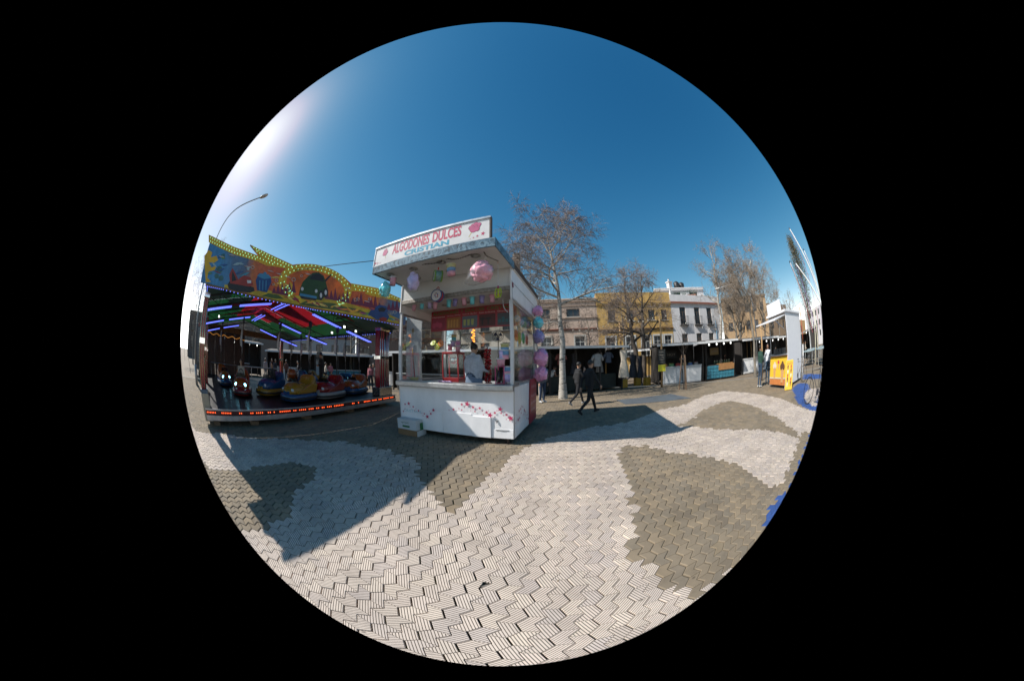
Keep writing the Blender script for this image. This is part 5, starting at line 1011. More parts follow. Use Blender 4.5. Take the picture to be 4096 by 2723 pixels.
def person(label, pose, loc, face, top, bottom, shoe=(.03, .03, .03), hair='short', hairc=None, skin=None, height=1.72, wide=1., sleeve='long', group=None, hat=False, bun=False, extra=None):
    """face: heading the person looks to, degrees from +Y towards +X"""
    key = (id(pose), wide, sleeve)
    if key not in BODIES:
        J = dict(pose); J['sleeve'] = sleeve; hb, head, hd = body_mesh(J, wide); BODIES[key] = (hb.mesh('body', [SKIN] * 5, True), head, hd)
    me, head, hd = BODIES[key]
    t = thing('person', label, 'person', loc, -R(face), group); s = height / 1.715; t.scale = (s, s, s)
    o = bpy.data.objects.new('body', me); col.objects.link(o); o.parent = t
    cm = lambda nm, c: mat('cloth_%s_%.3f_%.3f_%.3f' % (nm, *c), c, .85, var=.22, scale=14, bump=.35, bscale=22)
    for i, m in enumerate((skin or SKIN, cm('top', top), cm('bottom', bottom), cm('shoe', shoe), mat('eye_dark', (.02, .012, .01), .3))):
        o.material_slots[i].link = 'OBJECT'; o.material_slots[i].material = m
    hm = mat('hair_%.2f_%.2f_%.2f' % hairc, hairc, .5, var=.3, scale=60, bump=.5, bscale=120) if hairc else HAIR
    h = MB(); f = lambda d: 1 + .05 * mnoise.noise(d * 9)
    h.ell(head + hd @ Vector((0, -.018, .028)), (.085, .098, .098), 16, 10, hd, f)
    if hair == 'long': h.ell(head + hd @ Vector((0, -.055, -.10)), (.088, .06, .17), 14, 10, hd, f)
    if bun: h.ell(head + hd @ Vector((0, -.10, .09)), (.045, .045, .045), 10, 8, hd, f)
    h.build('hair', hm, t, True)
    if hat:
        h = MB(); M = Matrix.Translation(head + Vector((0, -.01, .06))); h.lathe([(.001, .12), (.07, .115), (.092, .06), (.095, .02), (.16, .0), (.165, -.008), (.09, -.004)], 20, M, closed=False); h.build('hat', DARK, t, True)
    return t
# ================================================================ people by the kiosk
P_ = KM @ Vector((K(c3(1130, 700), 1.0)[0], .95, .422))
person('vendor in a white long-sleeved shirt and blue apron inside the kiosk, seen from behind', WORK, P_, 17 + 17, (.48, .50, .56), (.05, .07, .12), hair='short', bun=True, height=1.68, wide=1.3)
ap = thing('apron', 'blue work apron tied round the vendor at the waist', 'apron', P_, -R(34)); b = MB()
b.tube([(.152 * math.cos(a) * 1.12, .125 * math.sin(a) * 1.12, 1.0 + .008 * math.sin(3 * a)) for a in np.linspace(0, 6.283, 25)], .009, 6); b.build('waist_tie', mat('apron_tie', (.05, .07, .13), .8), ap)
b = MB(); vs = []; n = 24
for z, rx, ry in ((.97, .168, .142), (.80, .185, .155), (.60, .185, .15)):
    for k in range(n): a = 2 * math.pi * k / n; q = 1 + .02 * math.sin(a * 9 + z * 4); vs.append((1.15 * rx * math.cos(a) * q, 1.12 * ry * math.sin(a) * q, z))
b.add(vs, [(i * n + k, i * n + (k + 1) % n, (i + 1) * n + (k + 1) % n, (i + 1) * n + k) for i in range(2) for k in range(n)]); b.build('skirt', mat('apron_blue', (.16, .21, .30), .85, var=.15), ap, True)
def gp(f, x, y): v = gnd(f(x, y)); return Vector((v.x, v.y, 0.002))
mw_ = gp(c4, 690, 1492); person('man walking in all black with dark hair, in the kiosk shadow', WALK, mw_, 75, (.010, .010, .012), (.009, .009, .011), (.008, .008, .009), height=1.70, wide=1.05)
m2_ = gp(c4, 570, 1438); person('second walker in black with a white collar just behind the man in black', WALKUP, m2_ + Vector((.28, .10, 0)), 72, (.012, .012, .014), (.012, .012, .015), (.30, .30, .31), height=1.68)
person('woman in white tank top and grey trousers leaning over behind the birch', BEND, gp(c4, 432, 1352), 80, (.55, .54, .53), (.10, .10, .085), (.05, .05, .05), height=1.66, sleeve='none', skin=SKIN2)
person('person in dark top and blue jeans standing behind the pink candy bags', stand(), gp(c4, 372, 1412), 150, (.03, .03, .04), (.025, .045, .09), (.5, .5, .5), height=1.70)
GREEN_ = gp(c5, 1052, 1368); person('man in dark green sweater and jeans with a bag by the ice cream stall', CROSS, GREEN_, 105, (.012, .045, .032), (.02, .045, .085), (.5, .5, .5), height=1.80, skin=SKIN2)
WHT_ = gp(c5, 1112, 1345); person('bearded man in white shirt with blue stripes facing the man in green', ARMUP, WHT_, -100, (.55, .57, .62), (.03, .06, .10), (.02, .02, .02), height=1.82, skin=SKIN2)
b = MB(); b.ell((.0, 0, 0), (.13, .09, .16), 14, 10, f=bump_f(4, .12)); t = thing('shoulder_bag', 'crumpled grey bag held by the man in dark green', 'bag', GREEN_ + Vector((.16, -.18, .98))); b.build('bag', mat('grey_bag', (.12, .12, .13), .8, var=.5, scale=12, bump=.6), t, True)
b = MB(); b.tube([(.0, 0, .14), (-.02, .05, .30), (-.05, .1, .42)], .012, 6); b.build('strap', DARK, t)
# ================================================================ houses across the square
STONE = mat('sill_stone', (.42, .40, .36), .7); IRON = mat('black_iron', (.015, .015, .017), .5); PANE = mat('dark_window_glass', (.025, .03, .038), .12, var=.3, spec=.6); CURT = mat('curtain', (.35, .34, .31), .85, var=.2)
FRW = mat('frame_white', (.5, .5, .48), .5); FRD = mat('frame_brown', (.10, .06, .035), .5)
def house(name, label, A, B, z1, depth, wallm, ops, extras=None, trimc=None, z0=0.):
    """facade from A to B (ground points), openings (x0,x1,z0,z1,kind) in metres along the facade"""
    A, B = Vector(A), Vector(B); d = B - A; L = d.length; rz = math.atan2(d.y, d.x)
    t = thing(name, label, 'building', (A.x, A.y, 0), rz)
    xs = sorted(set([0, L] + [v for o in ops for v in o[:2]])); zs = sorted(set([z0, z1] + [v for o in ops for v in o[2:4]]))
    b = MB()
    for i in range(len(xs) - 1):
        for j in range(len(zs) - 1):
            cx, cz = (xs[i] + xs[i + 1]) / 2, (zs[j] + zs[j + 1]) / 2
            if not any(o[0] < cx < o[1] and o[2] < cz < o[3] for o in ops): b.add([(xs[i], 0, zs[j]), (xs[i + 1], 0, zs[j]), (xs[i + 1], 0, zs[j + 1]), (xs[i], 0, zs[j + 1])], [(0, 1, 2, 3)])
    for (a, c, e, f, k) in ops:
        r = .22; b.add([(a, 0, e), (c, 0, e), (c, 0, f), (a, 0, f), (a, r, e), (c, r, e), (c, r, f), (a, r, f)], [(0, 4, 5, 1), (1, 5, 6, 2), (2, 6, 7, 3), (3, 7, 4, 0)])
    b.add([(0, 0, z0), (0, depth, z0), (0, depth, z1), (0, 0, z1), (L, 0, z0), (L, depth, z0), (L, depth, z1), (L, 0, z1)], [(0, 3, 2, 1), (4, 5, 6, 7), (1, 2, 6, 5), (3, 7, 6, 2)])
    b.build('wall', wallm, t)
    for (a, c, e, f, k) in ops:
        w_, h_ = c - a, f - e; q = MB(); fr = .07
        q.box(a, a + fr, .14, .2, e, f); q.box(c - fr, c, .14, .2, e, f); q.box(a + fr, c - fr, .14, .2, f - fr, f); q.box(a + fr, c - fr, .14, .2, e, e + fr); q.box((a + c) / 2 - .025, (a + c) / 2 + .025, .145, .195, e + fr, f - fr)
        if 'd' in k: q.box(a + fr, c - fr, .146, .194, e + h_ * .72, e + h_ * .72 + .05)
        wo = q.build('window' if 'w' in k else 'balcony_door', FRD if 'b' in k else FRW, t)
        q = MB(); q.box(a + .02, c - .02, .17, .18, e + .02, f - .02); q.build('pane', PANE, wo)
        if 'c' in k: q = MB(); q.box(a + .05, (a + c) / 2, .20, .21, e + .1, f - .05); q.build('curtain', CURT, wo)
        if 's' in k or 'd' in k: q = MB(); q.box(a - .1, c + .1, -.09, .1, e - .08, e - .001); q.build('sill', STONE, wo)
        if 't' in k: q = MB(); q.box(a - .16, a - .001, -.05, .02, e, f + .16); q.box(c + .001, c + .16, -.05, .02, e, f + .16); q.box(a - .001, c + .001, -.05, .02, f + .001, f + .16); q.build('surround', trimc or STONE, wo)
        if 'r' in k:
            q = MB(); x0, x1 = a - .22, c + .22; zt = e + .95; q.box(x0, x1, -.42, -.001, e - .13, e - .085)
            for x in np.arange(x0, x1 + .01, .12): q.tube([(x, -.40, e - .085), (x, -.40, zt)], .011, 4)
            for y in (-.2,): q.tube([(x0, y, e - .085), (x0, y, zt)], .011, 4); q.tube([(x1, y, e - .085), (x1, y, zt)], .011, 4)
            q.tube([(x0, -.02, zt), (x0, -.40, zt), (x1, -.40, zt), (x1, -.02, zt)], .018, 5); q.tube([(x0, -.02, e + .1), (x0, -.40, e + .1), (x1, -.40, e + .1), (x1, -.02, e + .1)], .012, 4); q.build('railing', IRON, wo)
    if extras: extras(t, L)
    return t
def cornice(t, L, z, h, out, m, name='cornice'):
    q = MB(); q.box(-.02, L + .02, -out, -.001, z, z + h * .6); q.box(-.04, L + .04, -out - .06, -.001, z + h * .6 + .002, z + h); q.build(name, m, t)
F0, F1, F2 = Vector((10.6, 27.3, 0)), Vector((19.9, 24.5, 0)), Vector((28.3, 21.96, 0)); FD = (F1 - F0).normalized()
PINKW = mat('pinkish_render', (.45, .34, .27), .85, var=.16, scale=1.2, streak=3, bump=.2); OCHRE = mat('ochre_render', (.48, .30, .095), .85, var=.14, scale=1.2, streak=3, bump=.2); WHT = mat('white_render', (.55, .535, .54), .85, var=.12, scale=1.2, streak=3, bump=.2)
def ex_pink(t, L):
    cornice(t, L, 8.55, .35, .18, PINKW); cornice(t, L, 5.3, .22, .10, mat('brick_red_band', (.22, .09, .06), .8)); cornice(t, L, 6.6, .12, .08, PINKW, 'string_course'); cornice(t, L, 8.0, .12, .06, PINKW, 'string_course')
    for x in np.arange(.4, L, 1.9):
        q = MB(); q.box(x, x + .12, -.05, -.001, 5.55, 6.55); q.build('pilaster', PINKW, t)
Pk0 = F0 - FD * 8.2
def ops_pink(L): return [(L - 3.6, L - 2.05, 6.85, 7.75, 'wbs'), (L - 2.75, L - 1.6, 2.35, 4.65, 'dr t'.replace(' ', '')), (L - 6.6, L - 5.5, 2.35, 4.65, 'drt'), (L - 6.6, L - 5.5, 6.6, 7.8, 'wbs')]
house('pink_house', 'pinkish beige two-storey house with terrace planters behind the birch', Pk0, F0 - FD * .01, 8.9, 9, PINKW, ops_pink(8.2), ex_pink)
def ex_och(t, L):
    cornice(t, L, 8.0, .28, .16, OCHRE); cornice(t, L, 5.1, .22, .12, mat('ochre_band', (.30, .17, .05), .8)); q = MB(); q.box(0, L, -.03, -.001, 8.3, 9.45); q.build('parapet', OCHRE, t)
xs_o = [(.9, 2.0), (3.3, 4.4), (5.3, 6.4), (6.9, 8.0), (8.4, 9.4)]
house('ochre_house', 'ochre yellow two-storey house with white framed balcony doors', F0, F1 - FD * .01, 9.5, 9, OCHRE,
      [(a, b, 2.2, 4.4, 'drtc') for a, b in xs_o] + [(1.3, 2.2, 6.2, 7.4, 'wbs'), (3.6, 4.5, 6.2, 7.4, 'wbs'), (6.4, 7.3, 6.2, 7.4, 'wbs'), (8.2, 9.05, 6.2, 7.4, 'wbs')], ex_och, FRW)
def ex_wh(t, L):
    cornice(t, L, 8.0, .12, .10, WHT); q = MB(); q.box(-.03, L + .03, -.22, -.001, 8.125, 8.36); q.build('tile_band', mat('red_tile_band', (.22, .08, .05), .8, var=.3, scale=9), t); q = MB(); q.box(-.02, L + .02, -.06, -.001, 8.37, 9.2); q.build('parapet', WHT, t)
    q = MB(); q.tube([(L - 1.1, -.08, 0), (L - 1.1, -.08, 6.2)], .06, 8); q.build('drainpipe', mat('pipe_blue', (.10, .25, .38), .5), t)
    for i, x in enumerate((1.3, 3.7, 6.2)):
        q = MB(); q.box(x, x + .35, -.2, -.001, 6.25, 6.5); q.build('wall_lantern', DARK, t)
house('white_house', 'white three-bay house with red tile band and iron balconies', F1, F2, 9.25, 9, WHT, [(a, a + .95, z, z + h, 'drb') for a in (1.3, 3.75, 6.1) for z, h in ((2.1, 2.4), (5.6, 2.1))], ex_wh)
# roof terrace building above the ochre and white houses
def at_az(az, D): return Vector((D * math.sin(R(az)), D * math.cos(R(az)), 0))
house('terrace_block', 'white roof terrace storey with planters set back behind the white house', at_az(35.5, 37), at_az(48.5, 39), 11.6, 7, mat('terrace_white', (.48, .48, .5), .85, var=.1), [(2.5, 4.4, 9.7, 11.0, 'w'), (6.0, 7.6, 9.7, 11.0, 'w')], lambda t, L: cornice(t, L, 11.2, .35, .25, WHT))
for i in range(9):
    p = at_az(40 + i * .75, 35); t = thing('roof_planter', 'leafy planter on the roof terrace, number %s from the chimney' % ('one two three four five six seven eight nine'.split()[i]), 'planter', (p.x, p.y, 9.3 if i < 9 else 9.3), 0, 'roof terrace planters')
    b = MB(); b.lathe([(.2, 0), (.28, .45), (.25, .45)], 10); b.build('pot', mat('terracotta', (.25, .11, .06), .8), t); b = MB(); rnd = random.Random(i)
    for k in range(60):
        d = Vector((rnd.gauss(0, 1), rnd.gauss(0, 1), rnd.gauss(0, 1))).normalized() * rnd.uniform(.2, .42); c = Vector((0, 0, .75)) + d; s = .09; u = Vector((rnd.uniform(-1, 1), rnd.uniform(-1, 1), rnd.uniform(-1, 1))).normalized() * s; v = u.orthogonal().normalized() * s * .5; b.add([c - u, c + v, c + u, c - v], [(0, 1, 2, 3)])
    b.build('foliage', mat('planter_leaf', (.03, .055, .02), .7), t)
t = thing('roof_chimney', 'white chimney stack with dark tanks on the roof terrace', 'chimney', at_az(39.6, 37.5), 0); b = MB(); b.box(-.35, .35, -.35, .35, 9, 12.4); b.box(-.45, .45, -.45, .45, 12.401, 12.55); b.build('stack', WHT, t); b = MB(); b.tube([(0, 0, 12.55), (0, 0, 13.0)], .14, 10); b.build('flue', ALU, t, True)
for k in range(2): b = MB(); b.lathe([(.45, 0), (.5, .1), (.5, .9), (.2, 1.1)], 14, Matrix.Translation((1.6 + k * 1.2, 0, 11.7))); b.build('water_tank', mat('tank_black', (.02, .02, .022), .5), t, True)
t = thing('tall_chimney', 'slim pale brick factory chimney rising behind the kiosk roof', 'chimney', at_az(3.6, 60), 0)
b = MB(); b.lathe([(1.1, 0), (1.0, 12), (.75, 27.5), (.9, 27.6), (.9, 28.6), (.6, 28.7)], 16); b.build('shaft', mat('pale_brick', (.40, .33, .28), .85, var=.2, scale=3), t, True); b = MB(); b.lathe([(.95, 27), (1.0, 27.2), (.95, 27.4)], 16); b.build('collar', STONE, t, True)
TAN = mat('tan_brick', (.34, .23, .13), .85, var=.18, scale=2, bump=.2)
A, B = at_az(53.2, 46), at_az(68.8, 48)
house('tan_block', 'tan brick apartment block behind the right-hand trees', A, B, 11.0, 9, TAN, [(x, x + 1.1, z, z + 1.5, 'wb') for x in (1.2, 3.6, 6.0, 8.4, 10.8) for z in (2.4, 5.3, 8.2)], lambda t, L: cornice(t, L, 10.6, .3, .2, TAN))
A, B = at_az(68.9, 52), at_az(77, 60); house('far_brown_block', 'darker brown far block right of the tan apartment block', A, B, 10.0, 9, mat('dark_tan', (.20, .14, .09), .85, var=.2), [(x, x + 1.1, z, z + 1.5, 'wb') for x in (1.5, 4.5, 7.5) for z in (2.4, 5.3)], None)
A, B = at_az(85.5, 95), at_az(95, 85); house('far_white_block', 'far white apartment block at the right edge behind the rope ride', A, B, 10.5, 9, WHT, [(x, x + 1.3, z, z + 1.6, 'wb') for x in (2, 5, 8, 11, 14) for z in (2.4, 5.3, 8.2)], None)
A, B = at_az(77.2, 62), at_az(85.3, 74); house('far_ochre_row', 'low far ochre house row at the right behind the white stall', A, B, 7.0, 9, mat('far_ochre', (.34, .22, .10), .85, var=.2), [(x, x + 1.2, z, z + 1.5, 'wb') for x in (2, 6, 10) for z in (1.2, 4.2)], None)
# left part of the row, seen through the kiosk and under the ride roof
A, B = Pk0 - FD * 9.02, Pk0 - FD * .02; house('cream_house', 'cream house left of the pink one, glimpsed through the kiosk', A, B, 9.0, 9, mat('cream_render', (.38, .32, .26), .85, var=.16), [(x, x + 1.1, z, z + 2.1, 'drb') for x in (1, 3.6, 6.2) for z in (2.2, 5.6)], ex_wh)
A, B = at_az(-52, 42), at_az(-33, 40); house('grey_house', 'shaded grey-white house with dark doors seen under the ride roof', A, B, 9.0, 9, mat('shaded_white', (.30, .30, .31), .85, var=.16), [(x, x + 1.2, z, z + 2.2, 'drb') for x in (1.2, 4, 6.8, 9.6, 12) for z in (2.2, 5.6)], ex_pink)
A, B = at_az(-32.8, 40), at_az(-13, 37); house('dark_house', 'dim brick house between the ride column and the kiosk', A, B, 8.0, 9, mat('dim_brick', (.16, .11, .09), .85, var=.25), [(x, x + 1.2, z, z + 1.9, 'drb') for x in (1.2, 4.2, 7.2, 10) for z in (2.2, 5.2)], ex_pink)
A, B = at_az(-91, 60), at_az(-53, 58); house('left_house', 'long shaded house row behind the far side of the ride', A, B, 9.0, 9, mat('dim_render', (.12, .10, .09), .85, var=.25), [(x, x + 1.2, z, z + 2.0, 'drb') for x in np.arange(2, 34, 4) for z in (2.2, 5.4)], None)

# ================================================================ bare trees
def bark(name, c, spots):
    m = mat(name, c, .8, var=0.); t = m.node_tree; b = t.nodes['Principled BSDF']; N = t.nodes.new; L = t.links.new
    tc = N('ShaderNodeTexCoord'); mp = N('ShaderNodeMapping'); mp.inputs['Scale'].default_value = (3, 3, 14 if spots else 2); L(tc.outputs['Object'], mp.inputs[0]); n = N('ShaderNodeTexNoise'); n.inputs['Scale'].default_value = 1.3; n.inputs['Detail'].default_value = 6; L(mp.outputs[0], n.inputs['Vector'])
    cr = N('ShaderNodeValToRGB'); L(n.outputs[0], cr.inputs[0]); e = cr.color_ramp.elements; e[0].position = .36; e[0].color = (*[x * (.12 if spots else .5) for x in c], 1); e[1].position = .46 if spots else .7; e[1].color = (*c, 1); L(cr.outputs[0], b.inputs['Base Color'])
    bp = N('ShaderNodeBump'); bp.inputs['Strength'].default_value = .5; bp.inputs['Distance'].default_value = .03; L(n.outputs[0], bp.inputs['Height']); L(bp.outputs[0], b.inputs['Normal']); return m
BIRCH = bark('white_bark', (.38, .35, .31), True); DBARK = bark('dark_bark', (.09, .07, .055), False); GBARK = bark('grey_bark', (.24, .21, .17), False); TWIG = mat('twig_brown', (.19, .145, .12), .8, var=.3); PTWIG = mat('twig_pale', (.24, .19, .145), .8, var=.3)
def bare_tree(label, base, height, r0, fork, spread, seed, barkm, twigm, droop=.5, limbs=9, dense=1., lean=(0, 0), stems=1, dirs=None, group='bare trees on the square', tw_r=.0068):
    t = thing('bare_tree', label, 'tree', (base.x, base.y, 0), 0, group); rnd = random.Random(seed); tr = MB(); cw = MB()
    def grow(p, d, L, r, depth, mb):
        n = 5; pts = [p.copy()]; rad = [r]; dd = d.copy()
        for i in range(n):
            dd = (dd + Vector((rnd.gauss(0, .16), rnd.gauss(0, .16), rnd.gauss(0, .10) - droop * .10 * depth * (i / n)))).normalized(); pts.append(pts[-1] + dd * L / n); rad.append(max(.003, r * (1 - .72 * (i + 1) / n)))
        mb.tube(pts, rad, 7 if depth < 2 else (5 if depth == 2 else 3), cap=False)
        if depth >= 4: return
        kids = {1: 7, 2: 8, 3: 7}[depth] * (dense if depth > 1 else 1)
        for k in range(int(kids)):
            f = rnd.uniform(.25, 1.0); i = min(int(f * n), n - 1); q = pts[i].lerp(pts[i + 1], f * n - i); a = rnd.uniform(0, 6.283); dl = (pts[i + 1] - pts[i]).normalized(); o = dl.orthogonal().normalized(); o.rotate(Matrix.Rotation(a, 3, dl))
            nd = (dl * rnd.uniform(.5, .9) + o * rnd.uniform(.5, .95) + Vector((0, 0, .22 if depth < 3 else -.15 * droop))).normalized()
            grow(q, nd, L * rnd.uniform(.42, .68), max(tw_r, rad[i] * .5) if depth < 3 else tw_r, depth + 1, tr if depth < 2 else cw)
    for st in range(stems):
        off = Vector((0, 0, 0)) if stems == 1 else Vector((.18 * math.cos(st * 2.6), .18 * math.sin(st * 2.6), 0)); p = Vector((off.x, off.y, -.05)); n = 9; pts = []; rad = []; top = Vector((lean[0] + off.x * 4, lean[1] + off.y * 4, height * (.86 if stems == 1 else .8)))
        for i in range(n + 1):
            f = i / n; q = p.lerp(top, f) + Vector((rnd.gauss(0, .05) * f * 2, rnd.gauss(0, .05) * f * 2, 0)); pts.append(q); rad.append(r0 * (1.35 if i == 0 else 1 - .85 * f))
        tr.tube(pts, rad, 12, cap=False)
        for k in range(limbs):
            f = fork / height / .86 + (1 - fork / height / .86) * ((k + .3) / limbs) ** .9; f = min(f, .99); i = min(int(f * n), n - 1); q = pts[i].lerp(pts[i + 1], f * n - i); a = k * 2.4 + rnd.uniform(-.4, .4); el = rnd.uniform(.25, .75) + .3 * f
            if dirs and k < len(dirs): a, el = dirs[k]
            d = Vector((math.cos(a) * math.cos(el), math.sin(a) * math.cos(el), math.sin(el))); grow(q, d, spread * (1.05 - .55 * (f - .3)) * rnd.uniform(.8, 1.1), rad[i] * .62, 1, tr)
        grow(pts[-1], Vector((0, 0, 1)), height * .14, rad[-1] * .9, 2, cw)
    tr.build('trunk', barkm, t, True); cw.build('crown', twigm, t); return t
bt = gp(c4, 515, 1385)
bare_tree('tall bare birch with white trunk and drooping twigs right of the kiosk', bt, 9.4, .175, 4.3, 3.3, 3, BIRCH, TWIG, .95, 14, 1.2, (-.15, .3), dirs=[(.05, .15), (3.2, .25), (4.4, .5), (1.6, .45), (2.7, .5), (.5, .5), (3.6, .6), (5.3, .55)])
b2 = bt + Vector((-.9, .8, 0)); bare_tree('slimmer second pale trunk just left of the tall birch', b2, 7.5, .11, 3.2, 1.7, 8, BIRCH, TWIG, .6, 8, .8, (-.7, .1))
bare_tree('dark leaning forked tree in front of the ochre house', at_az(31.0, 19.5), 8.8, .25, 3.0, 2.6, 12, DBARK, TWIG, .5, 9, 1.1, (-.3, 0), stems=2)
bare_tree('tall slender pale tree beside the white house', at_az(51.2, 25), 13.5, .26, 5.5, 2.6, 15, BIRCH, PTWIG, .5, 11, .8, (1.2, -.3))
t4 = gp(c5, 1020, 1290); bare_tree('pale bare tree standing left of the white ice cream stall', t4, 7.2, .16, 3.4, 2.6, 21, GBARK, PTWIG, .7, 10, 1.3, (-.5, .2))
bare_tree('yellowish bare tree behind the teal stall counter', at_az(57.5, 24), 9.6, .2, 2.8, 2.7, 23, GBARK, PTWIG, .2, 10, 1.35, (.2, 0), stems=2)
bare_tree('wide bare tree crown behind the ice cream stall', at_az(67, 27), 9.8, .2, 3.6, 3.4, 27, GBARK, PTWIG, .4, 11, 1.35)
bare_tree('far grey tree above the white stall roof', at_az(73, 44), 11.5, .22, 4.0, 3.2, 29, GBARK, TWIG, .3, 9, .9)
bare_tree('far tree beyond the stalls between the ice cream stall and the poplar', at_az(79, 55), 11.5, .25, 3.5, 3.4, 31, GBARK, TWIG, .3, 9, .8)
for i, (az, D, h, lb) in enumerate(((8, 19.5, 7.0, 'small bare tree between the birch and the pink house'), (27, 22, 7.2, 'grey bare tree half hidden behind the dark forked tree'), (-9, 20, 7.0, 'bare tree seen through the left of the kiosk window'), (-34, 24, 8.0, 'bare tree seen under the ride roof left of its right column'), (-45, 30, 9.0, 'bare tree beyond the middle of the ride'), (-20, 24, 7.5, 'bare tree in the gap between ride and kiosk'), (-62, 34, 10, 'bare tree beyond the left half of the ride'), (-83, 26, 11, 'bare tree at the far left edge of the view'), (-88, 33, 12, 'second bare tree at the far left edge behind the trailer'), (19, 24, 6.5, 'thin bare tree in front of the pink house window'))):
    bare_tree(lb, at_az(az, D), h, .15, h * .35, h * .27, 40 + i, GBARK, TWIG, .4, 8, .8)
# young staked tree
yt = gp(c4, 1335, 1322); t = thing('young_tree', 'thin young tree tied to three wooden stakes on the paving', 'tree', yt, 0); b = MB(); rnd = random.Random(2); b.tube([(0, 0, -.02), (.02, .01, 1.4), (.0, .02, 2.9)], [.03, .022, .008], 6)
for k in range(12): z = 1.7 + k * .1; a = k * 2.4; d = Vector((math.cos(a) * .5, math.sin(a) * .5, .55)); q = Vector((.01, .01, z)); b.tube([q, q + d * .5, q + d * .9 + Vector((0, 0, .15))], [.009, .006, .004], 4)
b.build('trunk', DBARK, t)
for k in range(3):
    a = k * 2.094 + .5; q = MB(); q.tube([(.28 * math.cos(a), .28 * math.sin(a), 0), (.12 * math.cos(a), .12 * math.sin(a), 1.75)], .035, 8); q.build('stake', mat('stake_wood', (.16, .10, .06), .85, var=.2), t)
q = MB(); q.tube([(.14 * math.cos(a), .14 * math.sin(a), 1.55) for a in np.linspace(0, 6.283, 13)], .02, 5); q.build('tie_band', DARK, t)
# leafy poplar at the right edge
t = thing('poplar_tree', 'tall narrow poplar with sparse brown-green leaves at the right edge', 'tree', at_az(87.6, 34), 0); b = MB(); b.tube([(0, 0, -.05), (.1, 0, 5), (.1, .1, 13.2)], [.22, .15, .03], 8); rnd = random.Random(6); lv = MB()
for k in range(70):
    z = 2.5 + k * .15; a = k * 2.4; L = 3.2 * (1 - abs(z - 6.0) / 9); q = Vector((.08, .02, z)); d = Vector((math.cos(a) * .45, math.sin(a) * .45, 1)).normalized(); b.tube([q, q + d * L, q + d * L * 1.5 + Vector((0, 0, .2))], [.03, .015, .006], 4)
    for j in range(110):
        c = q + d * L * rnd.uniform(.4, 1.7) + Vector((rnd.gauss(0, .3), rnd.gauss(0, .3), rnd.gauss(0, .3))); s = rnd.uniform(.06, .11); u = Vector((rnd.gauss(0, 1), rnd.gauss(0, 1), rnd.gauss(0, 1))).normalized() * s; v = u.orthogonal().normalized() * s * .7; lv.m = rnd.randint(0, 1); lv.add([c - u, c + v, c + u, c - v], [(0, 1, 2, 3)])
b.build('trunk', GBARK, t, True); lv.build('crown', [mat('poplar_leaf', (.07, .075, .03), .7), mat('poplar_leaf_brown', (.12, .085, .04), .7)], t)

# ================================================================ market stalls
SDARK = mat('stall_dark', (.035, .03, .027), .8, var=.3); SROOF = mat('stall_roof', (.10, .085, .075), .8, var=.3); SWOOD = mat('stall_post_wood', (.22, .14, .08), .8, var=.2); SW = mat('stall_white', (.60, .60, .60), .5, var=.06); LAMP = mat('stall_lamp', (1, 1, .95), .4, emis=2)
def stall(label, A, B, depth, roofz=2.45, over=.7, counter=None, counter_m=None, back=True, posts=4, counter_h=1.08, group='market stalls', lamps=0):
    A, B = Vector((A[0], A[1], 0)), Vector((B[0], B[1], 0)); d = B - A; L = d.length; rz = math.atan2(d.y, d.x)
    t = thing('market_stall', label, 'stall', A, rz, group)
    b = MB(); b.prism([(-over, roofz), (depth + .2, roofz + .28), (depth + .2, roofz + .34), (-over, roofz + .06)], -.15, L + .15, Matrix(((0, 0, 1, 0), (1, 0, 0, 0), (0, 1, 0, 0), (0, 0, 0, 1)))); ro = b.build('roof', SROOF, t)
    b = MB(); b.box(-.16, L + .16, -over - .03, -over - .001, roofz - .05, roofz + .075); b.build('fascia', SW, ro)
    for i in range(posts):
        x = .05 + (L - .1) * i / (posts - 1)
        for y in (.05, depth - .05): q = MB(); q.box(x - .045, x + .045, y - .045, y + .045, 0, roofz + (.02 if y < 1 else .22)); q.build('post', SDARK, t)
    if back: b = MB(); b.box(0, L, depth - .03, depth, .1, roofz + .2); b.build('back_panel', SDARK, t); b = MB(); b.box(-.02, .0, .2, depth - .1, .1, roofz); b.build('side_panel', SDARK, t); b = MB(); b.box(L, L + .02, .2, depth - .1, .1, roofz); b.build('side_panel', SDARK, t)
    if counter:
        x0, x1 = counter; cm = counter_m or SW; b = MB(); b.box(x0, x1, .02, .06, .06, counter_h); b.box(x0, x0 + .04, .061, .7, .06, counter_h); b.box(x1 - .04, x1, .061, .7, .06, counter_h); co = b.build('counter', cm, t)
        b = MB(); b.box(x0 - .03, x1 + .03, -.04, .74, counter_h + .001, counter_h + .045); b.build('counter_top', SW, co)
        n = max(2, int((x1 - x0) / .9)); 
        for k in range(n):
            xa, xb = x0 + (x1 - x0) * k / n + .03, x0 + (x1 - x0) * (k + 1) / n - .03; f = MB(); f.box(xa, xb, -.001, .019, .12, .17); f.box(xa, xb, -.001, .019, counter_h - .1, counter_h - .05); f.box(xa, xa + .05, -.001, .019, .1705, counter_h - .1005); f.box(xb - .05, xb, -.001, .019, .1705, counter_h - .1005); f.build('panel_frame', cm, co)
    for k in range(lamps):
        b = MB(); b.ell((L * (k + .5) / lamps, .1, roofz - .12), (.07, .07, .08), 10, 7); b.build('lamp', LAMP, t, True)
    return t
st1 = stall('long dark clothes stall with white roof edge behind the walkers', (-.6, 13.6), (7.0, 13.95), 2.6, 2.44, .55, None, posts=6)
b = MB(); b.box(.3, 7.3, .4, .9, .1, .95); b.build('goods_table', mat('dark_drape', (.03, .035, .03), .9, var=.4, scale=3), st1)
WGAR = [(.45, .42, .37), (.04, .04, .05), (.30, .10, .10), (.10, .13, .2), (.38, .33, .26), (.02, .02, .02), (.25, .22, .2)]
